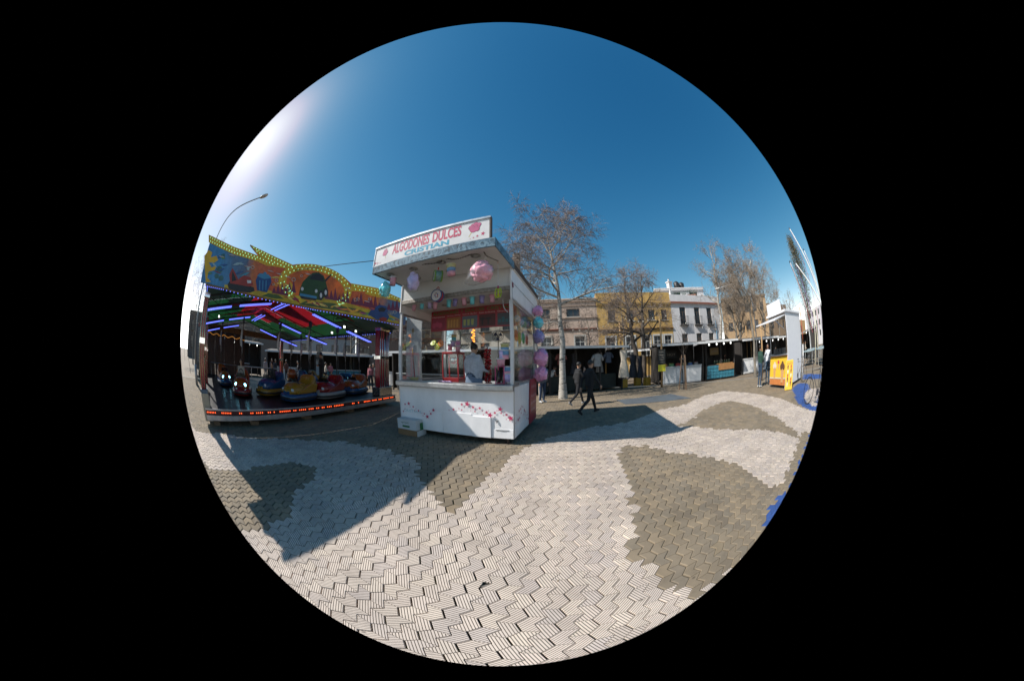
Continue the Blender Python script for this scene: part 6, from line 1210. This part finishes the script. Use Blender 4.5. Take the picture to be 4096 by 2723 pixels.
def garment(label, loc, rz, c, kind='dress', s=1.):
    t = thing('hanging_garment', label, 'clothing', loc, rz, 'clothes hung on the stalls'); b = MB(); rnd = random.Random(int(loc[0] * 97 + loc[1] * 31)); n = 18
    secs = {'dress': [(0, .16), (-.08, .19), (-.38, .13), (-.45, .12), (-.7, .19), (-1.15, .26)], 'shirt': [(0, .15), (-.06, .21), (-.3, .19), (-.62, .20)], 'bag': [(0, .1), (-.05, .14), (-.5, .16), (-.9, .15)]}[kind]
    vs = []
    for z, w_ in secs:
        for k in range(n): a = 2 * math.pi * k / n; q = 1 + .07 * math.sin(a * 5 + rnd.random()); vs.append((w_ * math.cos(a) * q * s, w_ * .45 * math.sin(a) * q * s, z * s))
    b.add(vs, [(i * n + k, i * n + (k + 1) % n, (i + 1) * n + (k + 1) % n, (i + 1) * n + k) for i in range(len(secs) - 1) for k in range(n)] + [tuple(range(n))]); b.build('cloth', mat('garment_%.2f_%.2f_%.2f' % c, c, .9, var=.3, scale=7, bump=.4, bscale=16), t, True)
    if kind == 'shirt':
        for sg_ in (-1, 1): q = MB(); q.tube([(sg_ * .17 * s, 0, -.06 * s), (sg_ * .27 * s, .0, -.2 * s), (sg_ * .31 * s, .0, -.34 * s)], [.07 * s, .075 * s, .07 * s], 8); q.build('sleeve', MATS['garment_%.2f_%.2f_%.2f' % c], t, True)
    q = MB(); q.tube([(-.16 * s, 0, -.02), (0, 0, .06), (.16 * s, 0, -.02)], .006, 5); q.tube([(0, 0, .06), (0, 0, .14)], .004, 4); q.build('hanger', DARK, t)
dr_ = gnd(c4(912, 1262)); dl = atd(c4(915, 1072), math.hypot(14.0, 6.6)); garment('long cream dress hung at the right end of the dark clothes stall', (6.75, 13.35, 2.28), -.3, (.50, .44, .36), 'dress', 1.35)
garment('white printed T-shirt in the middle of the dark clothes stall', atd(c4(748, 1080), 14.6), 0, (.36, .35, .34), 'shirt', 1.1)
for i, (x, k, c) in enumerate(((1.0, 'shirt', 1), (1.7, 'dress', 3), (2.5, 'shirt', 5), (3.2, 'shirt', 2), (4.0, 'dress', 1), (5.6, 'dress', 6), (6.2, 'shirt', 3))):
    garment(['black shirt at the left of the clothes stall', 'navy dress second in the clothes stall', 'black shirt third in the clothes stall', 'dark red shirt in the clothes stall behind the birch', 'black dress beside the white printed T-shirt', 'greyish dress right of the white printed T-shirt', 'navy shirt next to the long cream dress'][i], (x, 14.4, 2.2), 0, WGAR[c], k, 1.0)
cA, cB = gnd(c5(296, 1352)), gnd(c5(602, 1322)); cD = (cB - cA).normalized(); tB = gnd(c5(838, 1292))
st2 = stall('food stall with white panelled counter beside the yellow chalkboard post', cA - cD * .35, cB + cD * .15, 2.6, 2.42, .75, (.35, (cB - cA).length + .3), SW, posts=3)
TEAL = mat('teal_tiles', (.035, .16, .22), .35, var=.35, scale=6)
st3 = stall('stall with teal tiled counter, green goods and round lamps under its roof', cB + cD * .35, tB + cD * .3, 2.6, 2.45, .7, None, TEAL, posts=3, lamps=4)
LL = (tB - cB).length; q = MB(); q.box(.1, LL - .1, .02, .6, .06, 1.0); tc_ = q.build('tiled_counter', SDARK, st3)
for r_ in range(4):
    for k in range(9):
        q = MB(); x0 = .12 + k * (LL - .24) / 9; q.box(x0 + .01, x0 + (LL - .24) / 9 - .01, -.03, .019, .12 + r_ * .21, .12 + r_ * .21 + .195); q.build('teal_tile', TEAL, tc_, bevel=.012)
q = MB(); q.box(LL * .35, LL * .9, -.06, .5, 1.001, 1.05); q.box(LL * .4, LL * .95, -.08, -.061, .62, 1.0); q.build('wooden_board', mat('board_wood', (.28, .14, .05), .6, var=.2), tc_)
for i in range(7):
    p0 = st3.matrix_basis @ Vector((LL * .3 + i * .24, .22, 1.052)); t = thing('jar', 'dark green jar on the teal counter, number %s from the left' % 'one two three four five six seven'.split()[i], 'jar', p0, 0, 'jars on the teal counter'); b = MB(); b.lathe([(.07, 0), (.08, .03), (.08, .14), (.06, .17)], 10); b.build('glass', mat('jar_green', (.03, .06, .03), .3), t, True); b = MB(); b.lathe([(.065, .171), (.065, .2)], 10); b.build('lid', mat('lid_cream', (.45, .42, .3), .5), t)
s3b = tB + cD * 1.2; stall('further dark stall with white fascia right of the teal one', s3b + Vector((.6, .4, 0)), s3b + Vector((5.2, -2.6, 0)), 2.4, 2.4, .7, (.3, 2.6), SW, posts=3)
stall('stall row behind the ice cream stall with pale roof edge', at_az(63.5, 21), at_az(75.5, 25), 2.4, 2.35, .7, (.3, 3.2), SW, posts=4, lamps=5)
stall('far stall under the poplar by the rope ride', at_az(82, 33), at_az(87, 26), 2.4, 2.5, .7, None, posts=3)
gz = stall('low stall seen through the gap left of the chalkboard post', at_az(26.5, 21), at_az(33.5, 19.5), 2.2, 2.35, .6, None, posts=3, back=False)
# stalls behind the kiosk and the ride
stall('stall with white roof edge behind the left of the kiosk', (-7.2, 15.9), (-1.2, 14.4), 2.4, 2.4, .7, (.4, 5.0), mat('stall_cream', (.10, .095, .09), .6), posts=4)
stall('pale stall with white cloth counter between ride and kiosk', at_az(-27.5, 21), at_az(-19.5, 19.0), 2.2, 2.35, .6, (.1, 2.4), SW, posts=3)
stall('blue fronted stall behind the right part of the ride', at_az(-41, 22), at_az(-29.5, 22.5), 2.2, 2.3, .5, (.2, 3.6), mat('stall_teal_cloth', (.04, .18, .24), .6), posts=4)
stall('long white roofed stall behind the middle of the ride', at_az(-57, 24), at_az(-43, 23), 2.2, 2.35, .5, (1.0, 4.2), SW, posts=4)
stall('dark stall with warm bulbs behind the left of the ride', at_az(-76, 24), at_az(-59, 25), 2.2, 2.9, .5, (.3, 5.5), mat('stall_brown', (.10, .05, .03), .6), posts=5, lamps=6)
# post with chalkboards
pp = gp(c5, 288, 1365); t = thing('wooden_post', 'round wooden post with chalkboard and yellow sign beside the white counter', 'post', pp, 0); zt = atd(c4(1175, 800), math.hypot(pp.x, pp.y)).z
b = MB(); b.tube([(0, 0, 0), (0.02, 0, zt)], [.075, .055], 10); b.build('post', mat('pale_timber', (.36, .22, .10), .75, var=.15), t, True)
b = MB(); b.box(-.24, .24, -.10, -.078, 1.32, 2.18, Matrix.Rotation(-.62, 4, 'Z')); bo = b.build('chalkboard', mat('chalk_black', (.012, .014, .013), .7, var=.3), t); b = MB(); lettering(b, 'MENU', -.15, .15, 1.98, 2.06, lambda x, z: Matrix.Rotation(-.62, 4, 'Z') @ Vector((x, -.103, z))); b.sep()
for k, tx in enumerate(('tapas', 'bocadillos', 'cerveza', 'refresco')): lettering(b, tx, -.18, .16, 1.82 - k * .13, 1.88 - k * .13, lambda x, z: Matrix.Rotation(-.62, 4, 'Z') @ Vector((x, -.103, z))); b.sep()
b.build('chalk_writing', mat('chalk', (.35, .3, .25), .9), bo); b = MB(); b.box(-.24, .24, -.10, -.078, .92, 1.30, Matrix.Rotation(-.62, 4, 'Z')); b.build('yellow_sign', mat('sign_yellow', (.62, .55, .02), .5), t)
for i, (az, D, zz) in enumerate(((26.3, 20, 4.6), (60.2, 22.5, 3.7), (61.6, 21.5, 3.2), (65.6, 14.5, 3.1))):
    t = thing('wooden_pole', ['slim wooden pole right of the dark clothes stall', 'pale wooden pole behind the teal stall', 'shorter pale wooden pole beside the one behind the teal stall', 'wooden pole between the two men and the ice cream stall'][i], 'pole', at_az(az, D), 0); b = MB(); b.tube([(0, 0, 0), (0, .02, zz)], [.08, .06], 8); b.build('shaft', mat('pale_timber', (.36, .22, .10), .75), t, True); b = MB(); b.tube([(0, 0, zz), (0, 0, zz + .06)], .065, 8); b.build('cap', DARK, t)
for i, (az, D, c) in enumerate(((26.8, 16.5, 0), (30.0, 17.5, 0), (32.3, 17.2, 0))):
    t = thing('yellow_block', ['leftmost', 'middle', 'rightmost'][i] + ' yellow concrete block in the gap between the stalls', 'block', at_az(az, D), .2); b = MB(); b.box(-.22, .22, -.18, .18, 0, .5); b.build('block', mat('block_yellow', (.48, .26, .03), .7), t, bevel=.03); b = MB(); b.box(-.2, .2, -.16, .16, .501, .53); b.build('cap', mat('block_cap', (.4, .24, .06), .7), t)
for i, (x, c) in enumerate(((985, 1), (1000, 5), (1040, 1))): garment(['grey-black hoodie hung in the gap between the stalls', 'black coat next to the hoodie between the stalls', 'black and maroon coat by the dark tree trunk'][i], atd(c4(x, 1085 + i * 4), 17.0 + i * .3), .3, WGAR[c], 'dress', 1.25)

# goods and boards in the stalls
def in_stall(st, x, y, z): return st.matrix_basis @ Vector((x, y, z))
rnd = random.Random(31)
L2_ = (cB - cA).length
for i in range(6):
    cc = [(.30, .16, .06), (.10, .22, .10), (.35, .05, .04), (.36, .30, .12), (.07, .12, .25), (.25, .22, .2)][i]; p = in_stall(st2, .55 + i * (L2_ - .4) / 5.5, .3, 1.127)
    t = thing('goods_crate', ['tan', 'green', 'red', 'straw', 'navy', 'grey'][i] + ' goods crate on the white panelled stall counter', 'crate', p, st2.rotation_euler.z, 'crates on the white counter'); b = MB(); b.box(-.16, .16, -.12, .12, 0, .02); b.box(-.16, -.145, -.12, .12, .0205, .16); b.box(.145, .16, -.12, .12, .0205, .16); b.box(-.1445, .1445, -.12, -.105, .0205, .16); b.box(-.1445, .1445, .105, .12, .0205, .16); b.build('crate', mat('crate_%d' % i, cc, .7, var=.2), t)
    b = MB()
    for k in range(9): b.ell((rnd.uniform(-.11, .11), rnd.uniform(-.08, .08), .15), (.045, .045, .04), 8, 6)
    b.build('contents', mat('fruit_%d' % (i % 3), [(.5, .2, .03), (.45, .4, .05), (.3, .03, .03)][i % 3], .5), t, True, kind='stuff')
for i, (st, x, c, tx) in enumerate(((st2, 1.0, (.02, .02, .02), 'HOY'), (st3, .9, (.30, .20, .08), 'QUESOS'), (st1, 1.6, (.25, .04, .05), 'MODA'))):
    M_ = st.matrix_basis @ Matrix.Translation((x, 1.9, 1.65)); t = thing('stall_board', ['small black board hung in the white counter stall', 'wooden cheese board sign hung in the teal stall', 'dark red sign hung in the clothes stall'][i], 'sign', M_.translation, st.rotation_euler.z); b = MB(); b.box(0, .9, 0, .03, 0, .5); b.build('board', mat('board_%d' % i, c, .6), t, bevel=.005); b = MB(); lettering(b, tx, .12, .78, .17, .34, lambda x, z: (x, -.003, z)); b.build('board_lettering', mat('chalk', (.35, .3, .25), .9), t); b = MB(); b.tube([(.1, .015, .5), (.45, .015, .75), (.8, .015, .5)], .006, 5); b.build('hanging_cord', WIRE if 'WIRE' in globals() else DARK, t)
# ================================================================ ice cream stall at the right
iA, iB = gnd(c5(1130, 1365)), gnd(c5(1248, 1378)); iD = (iB - iA).normalized(); IRZ = math.atan2(iD.y, iD.x)
IM = Matrix.Translation(iA) @ Matrix.Rotation(IRZ, 4, 'Z'); II = IM.inverted(); iyv = IM.to_3x3() @ Vector((0, 1, 0))
IW = (iB - iA).length; IR = (II @ gnd(c5(1392, 1308)))
def IPt(x, y, Y=0.): return II @ onp(c5(x, y), IM @ Vector((0, Y, 0)), iyv)
ice = thing('ice_cream_stall', 'tall white ice cream stall with raised flap roof and yellow picture front', 'stall', iA, IRZ)
zc = IPt(1190, 1122).z; zr = IPt(1255, 795).z + .1; zf = IPt(1250, 850).z
IWH = mat('stall_box_white', (.62, .62, .64), .4, var=.05); IDp = max(1.6, min(2.6, IR.y)); 
b = MB(); b.box(IW + .15, IW + .20, .02, IDp, .1, zr); b.build('end_wall', IWH, ice, bevel=.005)
b = MB(); b.box(-.02, IW + .149, IDp - .05, IDp, .1, zr); b.build('back_wall', IWH, ice)
b = MB(); b.box(-.1, IW + .26, -.1, IDp + .06, zr + .001, zr + .09); b.build('roof', IWH, ice, bevel=.01)
b = MB(); b.box(.0, IW + .149, .0, .05, .12, zc); fr_ = b.build('front', mat('front_orange', (.48, .17, .05), .5, var=.2), ice)
YEP = mat('poster_yellow', (.66, .42, .03), .5, var=.12)
b = MB(); b.box(.01, IW + .14, -.012, -.001, .42, zc - .04); po = b.build('picture_panel', YEP, fr_); pw = IW + .13
def cone(b, x, z, s, c):
    b.m = 0; b.prism([(x - .09 * s, z), (x + .09 * s, z), (x + .05 * s, z - .26 * s), (x - .05 * s, z - .26 * s)], -.018, -.0125, axis='y'); b.m = c
    for k in range(3): b.ell((x + (k - 1) * .06 * s, -.016, z + .05 * s + (.05 * s if k == 1 else 0)), (.065 * s, .006, .065 * s), 12, 7)
b = MB(); cone(b, pw * .28, .78, 1.5, 1); cone(b, pw * .74, .72, 1.9, 2); cone(b, pw * .5, .95, .8, 3); b.build('ice_cream_picture', [mat('cone_tan', (.5, .28, .12), .6), mat('cream_pic', (.6, .5, .4), .6), mat('choc_pic', (.10, .045, .025), .5), mat('berry_pic', (.45, .05, .06), .5)], po)
b = MB(); b.box(.0, IW + .14, -.014, -.001, .36, .415); b.build('panel_rail', mat('rail_cream', (.55, .48, .35), .5), fr_)
b = MB(); b.box(-.04, IW + .149, -.12, .5, zc + .001, zc + .05); b.build('counter', ALU, ice, bevel=.005)
b = MB(); b.box(.02, IW + .1, .06, .07, zc + .051, zc + .45); b.build('sneeze_guard', GLASS, ice)
fl0 = IPt(1028, 868, -1.3); b = MB(); b.prism([(.0, zf + .26), (-1.3, zf + .04), (-1.3, zf), (.0, zf + .22)], -.05, IW + .15, Matrix(((0, 0, 1, 0), (1, 0, 0, 0), (0, 1, 0, 0), (0, 0, 0, 1)))); b.build('flap', IWH, ice)
for x in (.02, IW + .05): b = MB(); b.tube([(x, .02, zc + .9), (x, -1.2, zf + .02)], .015, 6); b.build('flap_strut', ALU, ice)
b = MB(); b.tube([(.02, .03, .1), (.02, .03, zr)], .035, 8); b.build('corner_post', ALU, ice)
b = MB(); b.box(-.35, IW * .72, .4, .46, zr + .10, zr + .62); b.build('roof_sign', mat('sign_back_white', (.6, .6, .62), .5, var=.06), ice, bevel=.006)
for x in (.1, IW * .7): b = MB(); b.tube([(x, .46, zr + .55), (x, 1.2, zr + .09)], .02, 6); b.build('sign_strut', ALU, ice)
for k in range(4): b = MB(); b.box(.15 + k * .3, .35 + k * .3, .25, .55, zc + .051, zc + .28); b.build('ice_tub', mat('tub_steel', (.35, .35, .36), .3, metal=.8), ice)
b = MB(); b.box(IW - .5, IW + .0, IDp - .4, IDp - .06, zc + .05, zr - .8); b.build('shelf_unit', mat('shelf_dark', (.03, .02, .02), .6), ice)
# sandwich board
a0, a1 = gnd(c5(1250, 1395)), gnd(c5(1306, 1386)); ad = (a1 - a0); AL = ad.length; hh = atd(c5(1278, 1155), math.hypot(a0.x, a0.y)).z
t = thing('sandwich_board', 'upright yellow and orange ice cream price board on the paving', 'sign', a0, math.atan2(ad.y, ad.x))
b = MB(); b.box(0, AL, 0, .03, .02, hh * 1.0, Matrix.Rotation(-.06, 4, 'X')); bo = b.build('board', YEP, t, bevel=.006); b = MB(); b.box(0, AL, .26, .29, .02, hh * .97, Matrix.Rotation(.14, 4, 'X')); b.build('rear_board', IWH, t)
b = MB(); rnd = random.Random(3)
for r_ in range(5):
    for k in range(2):
        b.m = (r_ + k) % 3; x = AL * (.28 + .44 * k); z = .22 + r_ * (hh - .4) / 4.6; b.add([tuple(Matrix.Rotation(-.06, 4, 'X') @ Vector((x + .07 * math.cos(a) * (1 if math.sin(a) > 0 else .5), -.004, z + .10 * math.sin(a)))) for a in np.linspace(0, 6, 12)], [tuple(range(12))]); b.sep()
b.build('cone_picture', [mat('pic_white', (.6, .55, .45), .6), mat('pic_brown', (.2, .08, .03), .6), mat('pic_red', (.45, .08, .03), .6)], bo); b = MB(); lettering(b, 'HELADOS', AL * .1, AL * .9, hh - .16, hh - .08, lambda x, z: Matrix.Rotation(-.06, 4, 'X') @ Vector((x, -.005, z))); b.build('board_lettering', mat('pic_red', (.45, .08, .03), .6), bo)
# bicycle leaning behind the stall
bb0 = gnd(c5(1322, 1335)); t = thing('bicycle', 'dark bicycle parked against the end of the ice cream stall', 'bicycle', bb0 + Vector((.25, .1, 0)), IRZ + .25); b = MB()
for i, x in enumerate((0, 1.05)):
    w_ = MB(); w_.tube([(x + .33 * math.cos(a), 0, .34 + .33 * math.sin(a)) for a in np.linspace(0, 6.283, 25)], .018, 6); wo = w_.build('wheel', BLACK, t, True); w_ = MB()
    for k in range(14): w_.tube([(x, 0, .34), (x + .32 * math.cos(k * .449), 0, .34 + .32 * math.sin(k * .449))], .003, 3)
    w_.build('spokes', ALU, wo)
for pts in ([(0, 0, .34), (.42, 0, .30), (.9, 0, .82), (.35, 0, .85), (0, 0, .34)], [(.42, 0, .30), (.33, 0, .92)], [(1.05, 0, .34), (.92, 0, .78), (.88, 0, .98)]): b.tube(pts, .018, 6)
b.build('frame', mat('bike_black', (.02, .02, .025), .35), t); b = MB(); b.ell((.32, 0, .95), (.14, .06, .03), 10, 6); b.build('saddle', BLACK, t, True); b = MB(); b.tube([(.80, -.28, 1.02), (.9, -.2, 1.0), (.88, 0, .98), (.9, .2, 1.0), (.80, .28, 1.02)], .012, 6); b.build('handlebar', DARK, t, True)
b = MB(); b.lathe([(.09, -.006), (.09, .006)], 14, Matrix.Translation((.42, .0, .30)) @ Matrix.Rotation(R(90), 4, 'X')); b.tube([(.42, .04, .30), (.52, .06, .18)], .01, 5); b.tube([(.42, -.04, .30), (.32, -.06, .42)], .01, 5); b.build('crank', DARK, t)
t = clone(t, gnd((3272, 1625)) + Vector((.2, -.2, 0)), 1.4, 'second bicycle cut off by the right edge of the view')
b = bpy.data.objects['bicycle']
pg = gnd(c5(1392, 1305)); t = thing('banner_pole', 'white pole with red banner behind the ice cream stall', 'pole', pg + Vector((.3, .1, 0)), 0); b = MB(); b.tube([(0, 0, 0), (0, 0, 1.5)], .05, 8); b.build('lower_pole', WHITE, t, True); b = MB(); b.tube([(0, 0, 1.5), (0, 0, 3.1)], .04, 8); b.build('upper_pole', mat('pale_timber', (.36, .22, .10), .75), t, True)
b = MB(); b.add([(-.02, -.04, 1.6), (-.30, -.06, 1.7), (-.34, -.02, 2.2), (-.28, -.06, 2.7), (-.02, -.04, 2.9)], [(0, 1, 2, 3, 4)]); o = b.build('red_banner', mat('banner_red', (.5, .04, .02), .7, var=.3), t); o.modifiers.new('t', 'SOLIDIFY').thickness = .01

# ================================================================ rope jumping ride at the far right
jc = Vector((21.0, -.2, 0)); t = thing('rope_jump_ride', 'rope jumping ride with leaning white masts and red elastic cords', 'ride', jc, 0)
MW = mat('mast_white', (.62, .62, .6), .4, var=.06)
for i, pts in enumerate(([(20, -3.5, .1), (20, -1.0, 6.5), (20, .07, 9.3)], [(20.5, -4.5, .1), (20.3, -1.9, 3.6), (20, 1.3, 6.9)], [(23.5, .9, .1), (23, 1.6, 4.5), (21.5, 2.4, 7.6)], [(23.5, -3.0, .1), (23.5, -2.2, 5), (22.6, -1.2, 8.2)])):
    pts = [Vector(q) - jc for q in pts]; m_ = MB(); m_.tube(smoothline(pts, 5), [.12 - .05 * k / 10 for k in range(11)], 8); mo_ = m_.build('mast', MW, t, True); m_ = MB(); m_.ell(pts[-1], (.1, .1, .1), 8, 6); m_.build('pulley', DARK, mo_, True)
    e = MB(); e.tube([pts[-1] - Vector((0, 0, .1)), pts[-1] * .8 + Vector((0, -.35, -1.2)), Vector((pts[-1].x * .7, pts[-1].y * .6 - .9, 2.1))], [.018, .03, .035], 5); e.build('elastic_cord', mat('cord_red', (.35, .03, .05), .6) if i % 2 == 0 else mat('cord_violet', (.2, .08, .35), .6), t)
for i in range(4):
    a = i * 1.571 + .6; c = Vector((1.9 * math.cos(a), 1.7 * math.sin(a), .95)); m_ = MB(); m_.tube([c + Vector((1.05 * math.cos(q), 1.05 * math.sin(q), 0)) for q in np.linspace(0, 6.283, 25)], .05, 6); ro_ = m_.build('trampoline_ring', mat('ring_bluegrey', (.22, .28, .30), .5), t, True)
    m_ = MB(); m_.lathe([(.001, .95), (.98, .95)], 24, Matrix.Translation((c.x, c.y, 0)), closed=False); m_.build('jump_mat', BLACK, ro_)
    for k in range(5): q = k * 1.257; m_ = MB(); m_.tube([c + Vector((1.03 * math.cos(q), 1.03 * math.sin(q), 0)), (c.x + 1.1 * math.cos(q), c.y + 1.1 * math.sin(q), 0)], .025, 6); m_.build('leg', ALU, ro_)
for (x0, y0, x1, y1) in ((-1.9, .25, -.3, .1), (-2.2, -.35, -.3, -.1)):
    m_ = MB(); m_.tube([(x0, y0, 0), (x1, y1, 3.6)], .05, 8); m_.build('a_frame_leg', mat('leg_cream', (.6, .56, .42), .5), t, True)
# ================================================================ street lamps
LG = mat('lamp_grey', (.36, .36, .36), .45, metal=.3, var=.1)
def lamp(label, base, h, arms, head=.32, r=.09):
    t = thing('street_lamp', label, 'street lamp', base, 0, 'street lamps'); b = MB(); b.tube([(0, 0, 0), (0, 0, .9)], r * 1.5, 10); b.tube([(0, 0, .9), (0, 0, h)], [r, r * .6], 10); b.build('post', LG, t, True)
    for arm in arms:
        pts = smoothline([(0, 0, h - .05)] + arm, 5); b = MB(); b.tube(pts, [r * .55 - r * .2 * i / len(pts) for i in range(len(pts))], 8); ao = b.build('arm', LG, t, True); d = (pts[-1] - pts[-2]).normalized(); q = d.to_track_quat('X', 'Z').to_matrix()
        b = MB(); b.ell(pts[-1] + d * head * .8, (head, head * .45, head * .28), 14, 8, q); ho_ = b.build('lamp_head', mat('lamp_head', (.42, .42, .4), .4), ao, True); 
    return t
lb_ = Vector((-13.8, .8, 0)); hd_ = atd(c0(600, 454), 12.0); d = hd_ - Vector((lb_.x, lb_.y, 0))
m1 = atd(c0(512, 520), 13.2); m0 = atd(c0(484, 590), 13.75)
lamp('tall curved street lamp rising behind the left end of the ride', lb_, m0.z - .3, [[tuple(m0 - lb_), tuple(m1 - lb_), tuple(atd(c0(545, 480), 12.65) - lb_), tuple(hd_ - lb_)]], .36, .10)
D = 19; hb = at_az(63.6, D); p1 = atd(c5(985, 425), D - .4); p2 = atd(c5(742, 590), D + .4); lamp('street lamp with two arms above the right-hand trees', hb, 5.6, [[tuple(Vector((.1, -.1, 6.1))), tuple(p1 - hb)], [tuple(Vector((-1.2, 1.1, 6.2))), tuple(p2 - hb)]], .30, .075)
D = 40; hb = at_az(82.5, D); p1 = atd(c5(1272, 685), D); lamp('far street lamp curving over the ice cream stall roof', hb, 5.6, [[tuple(Vector((-.3, .8, 6.9))), tuple(Vector((-.4, 2.0, 7.6))), tuple(p1 - hb)]], .3, .08)
D = 31; hb = at_az(-37.8, D); lamp('curved double street lamp seen under the ride roof', hb, 5.5, [[(-.5, .2, 6.4), (-1.6, .4, 7.0)], [(.5, .2, 6.4), (1.6, .4, 7.0)]], .35, .08)
# cables
WIRE = mat('black_cable', (.012, .012, .014), .6)
def cable(label, a, b_, sag, r=.012, bulbs=0):
    t = thing('string_lights' if bulbs else 'cable', label, 'cable', (0, 0, 0)); a, b_ = Vector(a), Vector(b_); pts = [a.lerp(b_, k / 20) - Vector((0, 0, sag * 4 * (k / 20) * (1 - k / 20))) for k in range(21)]; q = MB(); q.tube(pts, r, 5); q.build('wire', WIRE, t)
    for k in range(bulbs):
        f = (k + .5) / bulbs; p = a.lerp(b_, f) - Vector((0, 0, sag * 4 * f * (1 - f) + .06)); q = MB(); q.ell(p, (.035, .035, .05), 8, 6); q.build('bulb', mat('festoon_bulb', (.6, .58, .5), .3), t, True)
fA = RM @ Vector((3.0, .2, 3.75)); cable('thin black cable from the ride to the kiosk roof', fA, KM @ Vector((-2.6, -.9, 3.85)), .06, .009)
cable('festoon string of bulbs in front of the pink house', atd(c4(560, 905), 16.5), atd(c4(900, 810), 20), .5, .008, 9); cable('festoon string of bulbs in front of the ochre house', atd(c4(900, 810), 20), atd(c4(1178, 800), 15.7), .5, .008, 9); cable('festoon string of bulbs from the chalkboard post to the right', atd(c4(1178, 800), 15.7), atd(c5(920, 860), 22.5), .7, .008, 12)
cable('upper cable from the right lamp towards the far lamp', atd(c5(1090, 820), 24), atd(c5(1380, 680), 40), .4, .012); cable('festoon string seen under the ride roof', atd(c1(1000, 935), 22), atd(c1(1430, 900), 20), .5, .008, 9)
for i, (x0, y0, x1, y1, D0, D1) in enumerate(((470, 500, 440, 860, 14, 9), (452, 600, 426, 830, 16, 10))):
    cable(['near slanting cable at the left edge', 'far slanting cable at the left edge'][i], atd(c0(x0, y0), D0), atd(c0(x1, y1), D1), .1, .012)
# ================================================================ trailer at the far left
tp = gnd(c0(450, 905)); t = thing('shutter_trailer', 'grey fairground trailer with slatted shutter at the far left', 'trailer', Vector((-16.2, 1.0, 0)), R(88)); b = MB(); b.box(0, 2.6, .03, 3.5, .55, 3.0); b.build('body', mat('trailer_grey', (.12, .12, .12), .6, var=.3), t, bevel=.02)
for k in range(11): b = MB(); b.box(.25, 2.2, -.02, .029, .95 + k * .17, 1.1 + k * .17); b.build('slat', mat('slat_grey', (.26, .25, .24), .5, metal=.3, var=.2), t)
b = MB(); b.box(.95, 1.15, -.03, -.021, .9, 2.85); b.build('light_strip', mat('strip_cream', (.55, .42, .25), .5), t); b = MB(); b.box(.2, 2.3, -.03, .02, 2.85, 3.02); b.build('header', mat('trailer_red', (.3, .1, .08), .5), t)
for x in (.6, 2.0): b = MB(); b.lathe([(.28, -.1), (.28, .1)], 16, Matrix.Translation((x, .4, .28)) @ Matrix.Rotation(R(90), 4, 'X')); b.build('wheel', BLACK, t)
# ================================================================ people in the distance
rnd = random.Random(77); TOPS = [(.02, .02, .025), (.35, .12, .14), (.05, .07, .13), (.3, .3, .32), (.10, .05, .04), (.08, .10, .08), (.4, .36, .3), (.015, .015, .02)]; BOT = [(.02, .025, .04), (.03, .05, .09), (.015, .015, .018), (.10, .09, .07)]
ST = stand()
def crowd(lb, p, face, ti, bi, pose=None, h=1.68, **k): person(lb, pose or ST, Vector((p.x, p.y, .002)), face, TOPS[ti], BOT[bi], height=h, group='people farther off', **k)
crowd('woman in pink jacket standing between the ride and the kiosk', gnd(c1(1366, 1228)), 170, 1, 0, hair='long', h=1.62)
crowd('dark-haired person in black beside the woman in pink', gnd(c1(1408, 1234)), 190, 0, 2, hair='long', h=1.7); crowd('third person in brown behind the woman in pink', gnd(c1(1388, 1222)), 150, 4, 2, h=1.72)
for i, (x, ti, bi, lb, ps) in enumerate(((630, 3, 1, 'person in light grey beyond the left of the ride floor', None), (675, 2, 1, 'person in navy beyond the middle of the ride', None), (700, 0, 2, 'person in black beside the one in navy beyond the ride', None), (775, 4, 2, 'person in brown leaning by the white stall beyond the ride', CROSS), (1050, 6, 0, 'person in pale top with crossed arms beyond the right of the ride', CROSS), (1085, 1, 2, 'person in faded red beyond the right of the ride', ARMUP), (860, 7, 2, 'person in black walking beyond the ride centre', WALK))):
    d_ = ray(*c1(x, 1000)); az = math.degrees(math.atan2(d_.x, d_.y)); crowd(lb, at_az(az, 19.5 + (i % 3) * 1.1), rnd.uniform(0, 360), ti, bi, ps)
hp_ = RM @ Vector((8.75, 4.6, FZ + .006)); person('man in black with a brimmed hat standing on the ride floor', CROSS, hp_, 200, (.012, .012, .014), (.012, .012, .014), height=1.66, hat=True)
for i, (ci, tc2, lb) in enumerate(((1, 6, 'child rider in pale top in the orange and red bumper car'), (2, 7, 'rider in black in the blue bumper car'))):
    car = [o for o in bpy.data.objects if o.name.startswith('bumper_car') and o.type == 'EMPTY' and not o.name.startswith('bumper_car_ride')]; car = sorted(car, key=lambda o: o.name)[ci]; M = car.matrix_basis; person(lb, SIT, M @ Vector((0, -.10, .0)), -math.degrees(car.rotation_euler.z), TOPS[tc2], BOT[0], height=1.5, group='riders')
for i, (az, D, ti, bi, ps, lb) in enumerate(((80.2, 24, 2, 1, None, 'person in navy by the far stall right of the ice cream stall'), (81.3, 26, 1, 0, WALK, 'person in red walking by the far stalls at right'), (83.5, 29, 3, 1, None, 'person in grey farther along the stalls at right'), (84.6, 24, 6, 3, CROSS, 'person in beige near the rope ride'), (85.6, 31, 7, 2, None, 'person in black near the poplar'), (52.8, 20.5, 4, 2, None, 'seller standing in the stall right of the teal counter'), (40.5, 18.6, 0, 2, None, 'seller in black behind the white panelled counter'), (28.5, 19.5, 6, 0, WALK, 'passer-by in pale clothes in the gap between the stalls'), (9.0, 14.6, 0, 2, CROSS, 'seller in black inside the clothes stall behind the kiosk bags'), (70.8, 20.5, 4, 2, None, 'person in brown behind the ice cream stall counter'))):
    crowd(lb, at_az(az, D), rnd.uniform(120, 240), ti, bi, ps)
